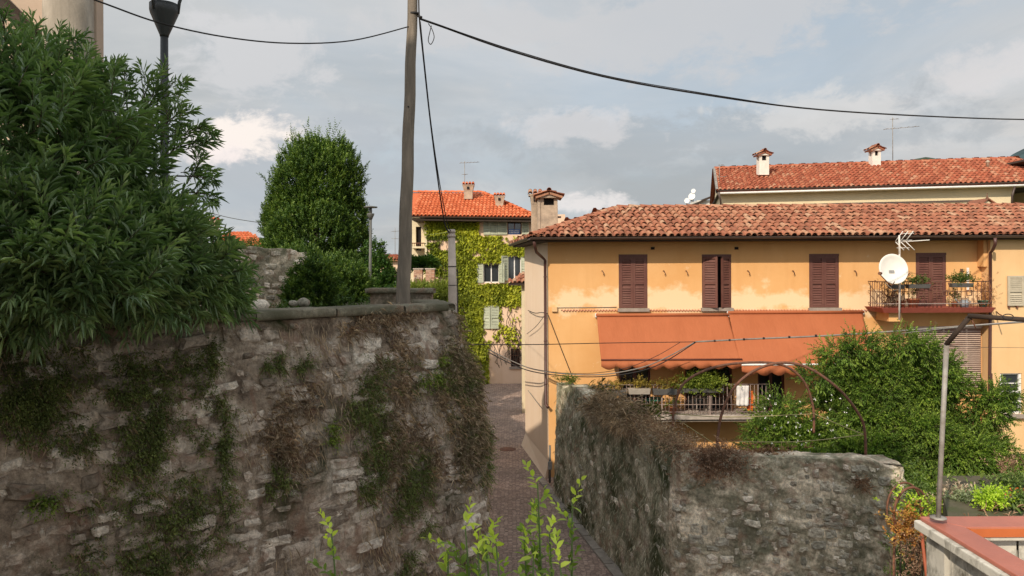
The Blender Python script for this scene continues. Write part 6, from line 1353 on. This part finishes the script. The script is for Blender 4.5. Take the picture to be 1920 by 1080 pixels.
# vine on the house at the end of the lane
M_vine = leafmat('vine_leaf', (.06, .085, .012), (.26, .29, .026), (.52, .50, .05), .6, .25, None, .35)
vine = thing('facade_vine', (ix(870), YI, 0), 'yellow green creeper covering the front of the ivy house', 'vine')
n = 44000; px_ = rng.uniform(798, 994, n); py_ = rng.uniform(408, 726, n); P2 = np.stack([px_ * .03, py_ * .03, np.zeros(n)], 1)
nz = fbm(P2, 1.6, 4, .6) + .5; dens = np.ones(n)
def reg(x0, x1, y0, y1): return (px_ >= x0) & (px_ < x1) & (py_ >= y0) & (py_ < y1)
dens[reg(798, 994, 408, 425)] = .8; dens[reg(898, 994, 408, 425)] = .0
s_ = reg(798, 940, 447, 488); dens[s_] = np.where(nz[s_] > .46, .7, .02); s_ = reg(940, 994, 440, 458); dens[s_] = np.where(nz[s_] > .50, .3, .02); s_ = reg(798, 860, 488, 530); dens[s_] = np.where(nz[s_] > .40, .9, .05)
s_ = reg(938, 994, 570, 645); dens[s_] = np.where(nz[s_] > .50 + (py_[s_] - 570) * .0012, .22, .012); s_ = reg(905, 938, 615, 645); dens[s_] = np.where(nz[s_] > .5, .3, .02)
s_ = reg(915, 994, 642, 726); dens[s_] = np.where((nz[s_] > .60) & (py_[s_] < 670), .06, .0); dens[reg(860, 915, 642, 726)] = .7
for (x0, y0, x1, y1) in ((893, 491, 952, 532), (937, 477, 994, 530), (905, 571, 937, 619), (897, 409, 994, 442), (952, 650, 978, 692)): dens[reg(x0, x1, y0, y1)] = 0
k_ = rng.random(n) < dens; px_, py_, nz = px_[k_], py_[k_], nz[k_]; n = len(px_)
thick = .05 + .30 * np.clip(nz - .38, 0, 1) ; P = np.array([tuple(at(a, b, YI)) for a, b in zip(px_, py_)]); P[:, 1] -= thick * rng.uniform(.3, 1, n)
D_ = np.stack([rng.normal(0, .7, n), -np.abs(rng.normal(.5, .3, n)), rng.normal(-.5, .5, n)], 1); lv = leaf_arrays(P, D_, rng.uniform(.11, .22, n), rng.uniform(.10, .18, n), .15, .2, np.clip(rng.random(n) * .5 + nz * .6 - .35 * np.clip((905 - px_ - (py_ < 440) * 200) / 60, 0, 1), 0, 1)); put('leaves', lv, M_vine, vine)  # leaves on the left tinted darker in place of a cast shadow
mb = MB()
for i in range(46):
    x = rng.uniform(935, 992); y = rng.uniform(640, 690); pts = []
    for j in range(9): pts.append(at(x, y, YI - .02)); x += rng.normal(0, 4); y -= rng.uniform(4, 11); x = min(max(x, 925), 993)
    mb.tube(pts, .011, 4, False)
for i in range(30):
    x = rng.uniform(802, 935); y = rng.uniform(500, 520); pts = []
    for j in range(6): pts.append(at(x, y, YI - .02)); x += rng.normal(0, 4); y -= rng.uniform(5, 12)
    mb.tube(pts, .011, 4, False)
tag(mb.build('stems', M_bark, vine), kind='stuff')

# the big soft leaved tree in the garden
M_tree = leafmat('feathery_leaf', (.038, .082, .015), (.095, .165, .026), (.23, .31, .05), .6, .30, (1.05, 1.2, .45), .9)
gt_ = thing('garden_tree', at(1650, 960, 17.3), 'broad light green feathery tree in the garden before the ochre house', 'tree')
MB().tube([at(1650, 1080, 17.5), at(1645, 900, 17.5), at(1640, 760, 17.5)], [.18, .13, .05], 10).build('trunk', M_bark, gt_)
limbs(gt_, at(1648, 920, 17.5), [at(x, y, d) for x, y, d in ((1500, 780, 17), (1580, 680, 17.4), (1720, 690, 17.6), (1800, 810, 17.2), (1860, 880, 16.6), (1450, 830, 16.8), (1680, 800, 16.3))], .06)
blobs = []
random.seed(11)
for (px, py, D, rx, rz_, n) in ((1650, 720, 17.6, 1.25, 1.0, 10), (1605, 785, 17.2, .95, .85, 9), (1500, 825, 17, .75, .6, 6), (1735, 790, 17.4, 1.2, 1.0, 9), (1800, 860, 16.9, .8, .75, 6), (1640, 860, 16.8, 1.7, .8, 11), (1720, 920, 16.2, 1.6, .5, 9), (1700, 690, 18, .75, .5, 4), (1830, 920, 16.2, .75, .32, 4), (1625, 695, 17.7, .75, .6, 4), (1530, 870, 16.6, 1.2, .5, 5)):
    for i in range(int(n * 1.25)):
        a_ = random.uniform(0, 6.28); r_ = math.sqrt(random.random()); sz = random.uniform(.34, .60)
        blobs.append((px + math.cos(a_) * r_ * rx * 79 * .8, py + 16 + math.sin(a_) * r_ * rz_ * 79 * .8, D - random.uniform(-.2, .9) * (1 - r_ * r_), sz * 1.2, sz * .34, 52, sz))
for (x, y) in ((1850, 775), (1868, 745), (1840, 745), (1890, 880), (1905, 885), (1880, 905), (1448, 790), (1462, 765), (1440, 812), (1570, 662), (1610, 648), (1690, 646), (1725, 652), (1755, 690), (1770, 720), (1840, 830), (1865, 850), (1425, 840), (1530, 705), (1900, 925)): blobs.append((x, y, 17, .35, .13, 22, .3))
B_, A_ = crown(blobs, 3.7, .75, .1, .3)
lv, stx = shoots(B_, A_, .38, 22, .095, .027, 52, 2, .05, .25, .55, .35); put('foliage', lv, M_tree, gt_); put('twigs', stx, M_bark, gt_)
jf = thing('jasmine_blossom', at(1500, 830, 16), 'scattered small white blossoms on the shaded left side of the garden tree', 'blossom'); jf['kind'] = 'stuff'
n = 60; P = np.array([tuple(at(rng.uniform(1425, 1590), rng.uniform(740, 860), rng.uniform(15.9, 16.3))) for _ in range(n)]); P = np.repeat(P, 5, 0) ; D_ = rnd_dir(len(P)); lv = leaf_arrays(P, D_, .03, .02, .1, 0); put('petals', lv, M_white, jf)

# ---- plants rooted in the walls
M_weed = leafmat('wall_weed', (.045, .060, .022), (.10, .125, .038), (.18, .21, .065), .7, .25, None, 2.5)
M_weedb = leafmat('bright_wall_weed', (.05, .08, .015), (.12, .17, .03), (.24, .30, .05), .6, .3, None, 2.5)
M_dryg = leafmat('dry_stalk', (.20, .155, .115), (.40, .32, .25), (.62, .52, .42), .9, .3, (1, .9, .7), 3)
M_dryr = leafmat('dry_red_leaf', (.14, .08, .055), (.28, .18, .125), (.46, .33, .25), .9, .3, (1, .8, .6), 3)
def project(P): return 960 + P[..., 0] / P[..., 1] * F, HY - (P[..., 2] - CZ) / P[..., 1] * F
def find_u(path, px, py):
    us = np.linspace(0, path.L, 700); hs = np.linspace(0, 5, 60); U, H = np.meshgrid(us, hs); P = path.pt(U.ravel(), H.ravel()); P_ok = P[:, 1] > .5
    x, y = project(P); e = np.where(P_ok, (x - px) ** 2 + (y - py) ** 2, 1e12); k = int(np.argmin(e)); return U.ravel()[k], H.ravel()[k], P[k]
def wall_plant(path, px, py, rx, ry, n, kind, label, frame_path=None, par_=None):
    u, h, c = find_u(path, px, py); s_ = c[1] / F
    t = par_ or thing('wall_plant', Vector(c), label, 'wall plant', 'weeds growing out of the old walls')
    # foreshortening along the wall
    u2, h2, c2 = u + .2, h, path.pt(np.array([u + .2]), np.array([h]))[0]; dpx = abs(project(c2)[0] - project(c)[0]) / .2
    ru = rx / max(dpx, 20); rh = ry * s_
    cl_ = max(3, n // 28); ci = rng.integers(0, cl_, n); cu = rng.normal(0, .42, cl_); ch_ = rng.normal(0, .45, cl_); uu = u + (cu[ci] + rng.normal(0, .13, n)) * ru; hh = np.maximum(h + (ch_[ci] + rng.normal(0, .13, n)) * rh, .02); B_ = path.pt(uu, hh, 0.02); _, _, nn = path.frame(uu)
    nn3 = np.concatenate([nn, np.zeros((n, 1))], 1)
    if kind in ('green', 'bright'):
        A_ = nn3 * .7 + np.array([0, 0, -.35]) + rng.normal(0, .55, (n, 3)); lv, stx = shoots(B_, A_, .17, 9, .036, .018, 65, 1, .1, .15, .5, .4); put('foliage', lv, M_weed if kind == 'green' else M_weedb, t)
        k = n; A2 = nn3[:k] * .35 + np.array([0, 0, -.8]) + rng.normal(0, .45, (k, 3)); lv = leaf_arrays(B_[:k], A2, rng.uniform(.05, .16, k), .004, .1, .3); put('stalks', lv, M_dryg, t)
    else:
        m_ = n * 5; i = rng.integers(0, n, m_); A2 = nn3[i] * .4 + np.array([0, 0, -.35]) + rng.normal(0, .8, (m_, 3)); lv = leaf_arrays(B_[i] + rng.normal(0, .06, (m_, 3)), A2, rng.uniform(.04, .13, m_), .0035, .15, .35); put('stalks', lv, M_dryg, t)
        k = n // 2; lv, stx = shoots(B_[:k], nn3[:k] * .7 + rng.normal(0, .6, (k, 3)), .14, 7, .026, .015, 70); put('foliage', lv, M_dryr if rng.random() < .6 else M_weed, t)
    return t
LW = [(55, 720, 130, 120, 900, 'green', 'dark green weed patch at the far left below the oleander'), (310, 700, 120, 70, 480, 'green', 'dark leafy weeds on the wall just below the oleander leaves'), (395, 780, 34, 110, 330, 'green', 'narrow column of dark weeds hanging on the left wall'),
      (270, 810, 80, 110, 520, 'green', 'mossy weeds hanging in the middle of the left wall stones'), (310, 960, 150, 95, 520, 'green', 'large sprawling green weed near the bottom of the left wall'), (250, 1060, 200, 60, 480, 'green', 'deep green plant mass at the bottom edge of the left wall'),
      (530, 830, 60, 90, 500, 'dry', 'brown dried weed tuft hanging in the centre of the left wall'), (530, 900, 26, 50, 90, 'green', 'green tail beneath the brown dried tuft on the left wall'), (612, 810, 14, 18, 50, 'bright', 'small bright green tuft on the block stones'), (512, 678, 22, 16, 50, 'green', 'small weed near the top of the left wall, left one'), (560, 680, 26, 22, 60, 'green', 'small weed near the top of the left wall, right one'),
      (690, 770, 50, 100, 380, 'green', 'green weeds between dry stalks on the left wall'), (700, 860, 50, 100, 420, 'green', 'weeds trailing over the squared stones of the left wall'), (745, 660, 60, 90, 300, 'dry', 'dry brown stalks hanging below the coping near the pole'), (650, 620, 60, 30, 90, 'dry', 'short dry stalks just beneath the coping'), (770, 900, 45, 110, 420, 'green', 'long green and brown weed near the wall bend'),
      (815, 700, 30, 40, 130, 'bright', 'fresh green weed right of the pale streaked stone'), (735, 790, 50, 140, 500, 'dry', 'dry brown grass hanging in a long strip on the left wall'), (800, 800, 30, 110, 160, 'dry', 'thin dry strands beside the wall bend'),
      (868, 700, 34, 90, 900, 'dry', 'thick dry brush covering the wall end below the coping'), (897, 690, 34, 60, 420, 'green', 'leafy green growth bulging from the wall end'), (884, 800, 36, 100, 1000, 'dry', 'long brown brush hanging down the wall end'), (902, 820, 24, 90, 420, 'green', 'green strands along the outline of the wall end'), (880, 930, 30, 90, 500, 'green', 'dark green brush low on the wall end'), (760, 1030, 60, 50, 120, 'green', 'sparse weed low beside the pale stones'), (90, 930, 36, 14, 60, 'bright', 'tiny bright weed low at the far left of the wall')]
for a in LW: wall_plant(main_L, *a)
k = 5200; uu = rng.uniform(4.6, main_L.L, k); hh = rng.uniform(.02, 3.6, k); P = main_L.pt(uu, hh, .03); d_ = fbm(P, 1.3, 3); sel = d_ > .0; P = P[sel]; uu = uu[sel]; k = len(P); _, _, nn = main_L.frame(uu)
A2 = np.concatenate([nn * .4, np.full((k, 1), -.9)], 1) + rng.normal(0, .3, (k, 3)); put('clinging_stalks', leaf_arrays(P, A2, rng.uniform(.06, .22, k), .006, .1, .1), M_dryg, wallL)
PR = Path(right_pts, rztop, 0, lambda u, h: 0.035 * h)
def top_plant(px, py, D, rx, rz_, n, mat, label, L_=.2, W_=.006, up=.4, leafy=0):
    c = np.array(at(px, py, D)); t = thing('wall_plant', Vector(c), label, 'wall plant', 'weeds growing out of the old walls')
    B_ = c + rng.normal(0, .45, (n, 3)) * np.array([rx, min(rx * .6, .2), rz_]); A_ = rng.normal(0, .6, (n, 3)) + np.array([-.1, -.25, up]); 
    m_ = n * 2; i = rng.integers(0, n, m_); lv = leaf_arrays(B_[i] + rng.normal(0, .03, (m_, 3)), A_[i] + rng.normal(0, .3, (m_, 3)), rng.uniform(.5, 1.3, m_) * L_, W_, .1, .25); put('stalks', lv, mat, t)
    if leafy: lv, stx = shoots(B_, A_, .15, 8, .045, .02, 60); put('foliage', lv, leafy, t)
    return t
top_plant(1128, 742, 19.2, .38, .30, 200, M_weed, 'dark green bush on top of the mossy lane wall', leafy=M_weedb); top_plant(1065, 712, 20.8, .30, .10, 90, M_weedb, 'low green weed at the house end of the lane wall top', .12, leafy=M_weedb)
def ridge_plant(D0, D1, n, hz, mat, label, L_, up, leafy=None, side=.2, W_=.0045):
    # grows along the broken top of the lane wall between two distances
    D = rng.uniform(D0, D1, n); x = 2.9 + (13.45 - D) * .2077; hump = 1 + .9 * fbm(np.stack([D, D * 0, D * 0], 1), 1.3, 3)
    B_ = np.stack([x + rng.normal(side, .16, n), D, CZ - 3.27 + np.abs(rng.normal(0, .45, n)) * hz * hump - .05], 1); c = B_.mean(0); t = thing('wall_plant', Vector(c), label, 'wall plant', 'weeds growing out of the old walls')
    k = n * 3; i = rng.integers(0, n, k); A_ = rng.normal(0, .65, (k, 3)) + np.array([-.15, -.2, up]); put('stalks', leaf_arrays(B_[i] + rng.normal(0, .05, (k, 3)), A_, rng.uniform(.5, 1.4, k) * L_, W_, .1, .2), mat, t)
    if leafy: put('foliage', shoots(B_, rng.normal(0, .6, (n, 3)) + np.array([-.2, -.2, up]), .13, 8, .03, .014, 65)[0], leafy, t)
ridge_plant(15.2, 18.2, 1200, .42, M_dryg, 'mound of pale dry grass on top of the lane wall', .17, .35); ridge_plant(15.0, 18.0, 500, .1, M_dryg, 'dry grass hanging over the lane wall beneath the mound', .2, -.7, side=-.12)
ridge_plant(13.3, 15.3, 900, .32, M_dryg, 'dense dry brush at the corner of the garden wall', .11, .2, leafy=M_dryr)
M_pale = leafmat('pale_stalk', (.20, .19, .14), (.34, .32, .25), (.50, .47, .40), .9, .1, (1, .95, .8), 3); k = 1700; uu = rng.uniform(.1, 7.9, k); hh = rng.uniform(.05, 3.3, k) ** 1.0; P = lane_face.pt(uu, hh, .05); _, _, nn = lane_face.frame(uu); A2 = np.concatenate([nn * .35, np.full((k, 1), -1.)], 1) + rng.normal(0, .22, (k, 3)); put('clinging_stalks', leaf_arrays(P, A2, rng.uniform(.05, .16, k), .014, .1, .1), M_pale, wallR); top_plant(1215, 775, 16, .35, .2, 150, M_weedb, 'greenish stalks rising from the dry brush on the wall', .22)
top_plant(1340, 866, 13.15, .62, .30, 1300, M_dryr, 'reddish brown dried stonecrop spreading on the garden wall top', .09, .012, leafy=M_dryr); top_plant(1440, 850, 13.4, .5, .10, 150, M_dryr, 'thin reddish seed heads along the garden wall top', .16, up=1)
top_plant(1560, 866, 13.3, .8, .04, 60, M_weedb, 'short sparse weeds along the right part of the garden wall top', .09, up=1); top_plant(1615, 905, 13.0, .22, .15, 160, M_dryr, 'dried reddish plant on the sunlit corner of the garden wall', .1)
for (px, py, n, lab) in ((1060, 900, 90, 'weeds at the foot of the mossy lane wall'), (1075, 955, 60, 'dark weed tuft beside the kerb at the wall foot')): top_plant(px, py, 20.6 - (py - 900) * .02, .14, .14, n, M_weed, lab, .12, leafy=M_weed)

# ---- flower bed by the parapet
M_lime = leafmat('lime_leaf', (.20, .32, .03), (.32, .46, .04), (.46, .56, .08), .5, .35, None, 3)
M_grn = leafmat('bed_leaf', (.04, .07, .02), (.09, .14, .035), (.20, .25, .08), .6, .3, None, 3)
def bed_plant(px, py, D, rx, rz_, n, mat, name, label, L_=.06, W_=.025, up=.6, cat='plant', nl=8):
    c = at(px, py, D); t = thing(name, c, label, cat); tuft(t, c, rx, rx * .8, rz_, n, L_, W_, mat, up, nl); return t
bed_plant(1860, 943, 8.0, .17, .12, 110, M_lime, 'lettuce_plant', 'bright lime green leafy plant behind the red coping', .05, .03)
bed_plant(1822, 948, 8.3, .22, .08, 90, leafmat('grey_leaf', (.12, .15, .09), (.20, .24, .15), (.30, .34, .22)), 'sage_plant', 'low grey green plant left of the lime green one')
bed_plant(1790, 945, 8.6, .20, .16, 110, M_dryg, 'dried_plant', 'dry brown plant just right of the bent steel post', .06, .02)
bed_plant(1900, 925, 8.8, .24, .22, 130, M_grn, 'flowering_plant', 'green plant with orange blossoms at the right border of the bed'); bed_plant(1765, 955, 8.6, .12, .1, 60, M_lime, 'seedling', 'small bright seedling against the foot of the bent post', .04)
bed_plant(1895, 885, 9.6, .22, .2, 60, M_dryr, 'rose_bush', 'thin reddish rose stems before the peach wall', .05, .015); bed_plant(1912, 950, 8.0, .15, .1, 60, M_grn, 'low_plant', 'low green leaves at the right end of the red coping')
bl = thing('orange_blossoms', at(1900, 935, 8.5), 'cluster of orange blossoms in the bed at the right border', 'blossom'); P = np.array([tuple(at(rng.uniform(1885, 1920), rng.uniform(915, 950), 8.45)) for _ in range(14)]); P = np.repeat(P, 6, 0); put('petals', leaf_arrays(P, rnd_dir(len(P)), .028, .02, .1, 0), plain('orange_petal', (.65, .12, .03), .6), bl)
n = 900; P = np.stack([rng.uniform(5.3, 8.5, n), rng.uniform(7.05, 9.2, n), np.full(n, CZ - 2.6)], 1); o = put('ground_cover', leaf_arrays(P, rnd_dir(n, .2), rng.uniform(.05, .14, n), .03), M_grn, None); o['label'] = 'low ground cover and dead stems over the flower bed'
n = 500; P = np.stack([rng.uniform(4.6, 8.5, n), rng.uniform(7.0, 7.9, n), np.full(n, CZ - 2.58)], 1); o = put('dry_litter', leaf_arrays(P, rnd_dir(n, .1), rng.uniform(.05, .2, n), .012), M_dryr, None); o['label'] = 'dry reddish litter over the flower bed'
vm = thing('wilting_vine', at(1705, 1000, 9.5), 'wilting orange and yellow vine tangled in the rusty wheel frame', 'vine')
M_wilt = leafmat('wilted_leaf', (.22, .09, .03), (.40, .20, .06), (.42, .40, .10), .7, .3, (1, .8, .4), 4)
tuft(vm, at(1700, 990, 9.5), .26, .12, .32, 150, .05, .03, M_wilt, .2); tuft(vm, at(1715, 1040, 9.4), .2, .12, .5, 120, .05, .02, M_dryr, .1); tuft(vm, at(1705, 955, 9.6), .3, .12, .3, 50, .05, .03, M_lime, .5)
up_ = thing('shaded_plants', at(1690, 1040, 11), 'green plants and canes filling the gap between the garden wall and the parapet', 'plant'); tuft(up_, at(1702, 1060, 11.5), .24, .4, .8, 300, .07, .03, M_grn, .4); tuft(up_, at(1712, 940, 12.5), .35, .5, .5, 200, .07, .03, M_grn, .4)
for i in range(7): MB().tube([at(1668 + i * 10, 1130, 10.6), at(1670 + i * 10 + rng.uniform(-3, 3), 985 + rng.uniform(-20, 30), 10.6)], .012, 5).build('cane', M_dryg if 0 else M_bark, up_)

# ---- fresh shoots close to the viewpoint
M_fresh = leafmat('fresh_leaf', (.07, .12, .025), (.20, .29, .045), (.48, .56, .10), .45, .45, (1.15, 1.25, .4), 6)
B_ = []; fs = [(1008, 906, 2.9, 1.0), (1073, 942, 3.0, .9), (982, 992, 2.9, .7), (872, 985, 2.7, 1.0), (930, 1018, 2.6, 1.0), (896, 1035, 2.6, .9), (840, 1028, 2.8, .7), (622, 1000, 3.0, .9), (910, 1000, 2.7, .8), (1012, 985, 3.0, .8), (1030, 1000, 2.8, .8), (1050, 1060, 2.7, .8), (1000, 1045, 2.7, .8)]
for i, (px, py, D, s_) in enumerate(fs):
    lab = ['tallest fresh green shoot in front of the lane', 'second tall shoot, right of the tallest one', 'darker short shoot left of the tallest fresh shoot', 'bright shoot before the wall foot left of the lane', 'yellow green bushy shoot tip at the bottom of the lane', 'pale broad leaved shoot between two bright shoots at the bottom', 'dim shoot at the left of the bright bottom shoots', 'lone yellowish shoot low before the block stones of the left wall', 'slender shoot between the two bright shoots at the bottom', 'shoot growing just under the tallest one', 'shoot standing just right of the tallest one', 'bottom shoot right of the tallest one stem', 'bottom shoot left of the tallest one stem'][i]
    tp_ = at(px, py, D); base = at(px + rng.uniform(-12, 12), 1230, D); t = thing('green_shoot', base, lab, 'shoot', 'fresh shoots near the viewpoint')
    MB().tube([base, base.lerp(tp_, .5) + Vector((.008, 0, 0)), tp_], [.006, .005, .0025], 6).build('stem', plain('green_stem', (.10, .15, .04), .6), t)
    ln = (tp_ - base).length; k = max(3, int(ln / .075)); ts = np.linspace(.1, .97, k); Bq = np.array([tuple(base.lerp(tp_, x)) for x in ts]); ax = np.array(tp_ - base) / ln
    Aq = np.tile(ax, (k, 1)) + rng.normal(0, .32, (k, 3)); lf = shoots(Bq, Aq, .09, 9, .052, .024, 52, 1, .0, .0, .6, .4, True)[0]
    T = lf[2]; z = lf[0][:, 2]; T[:] = np.clip(T * .45 + .65 * np.clip((z - (tp_.z - .13)) / .13, 0, 1) , 0, 1); o = put('leaves', lf, M_fresh, t)
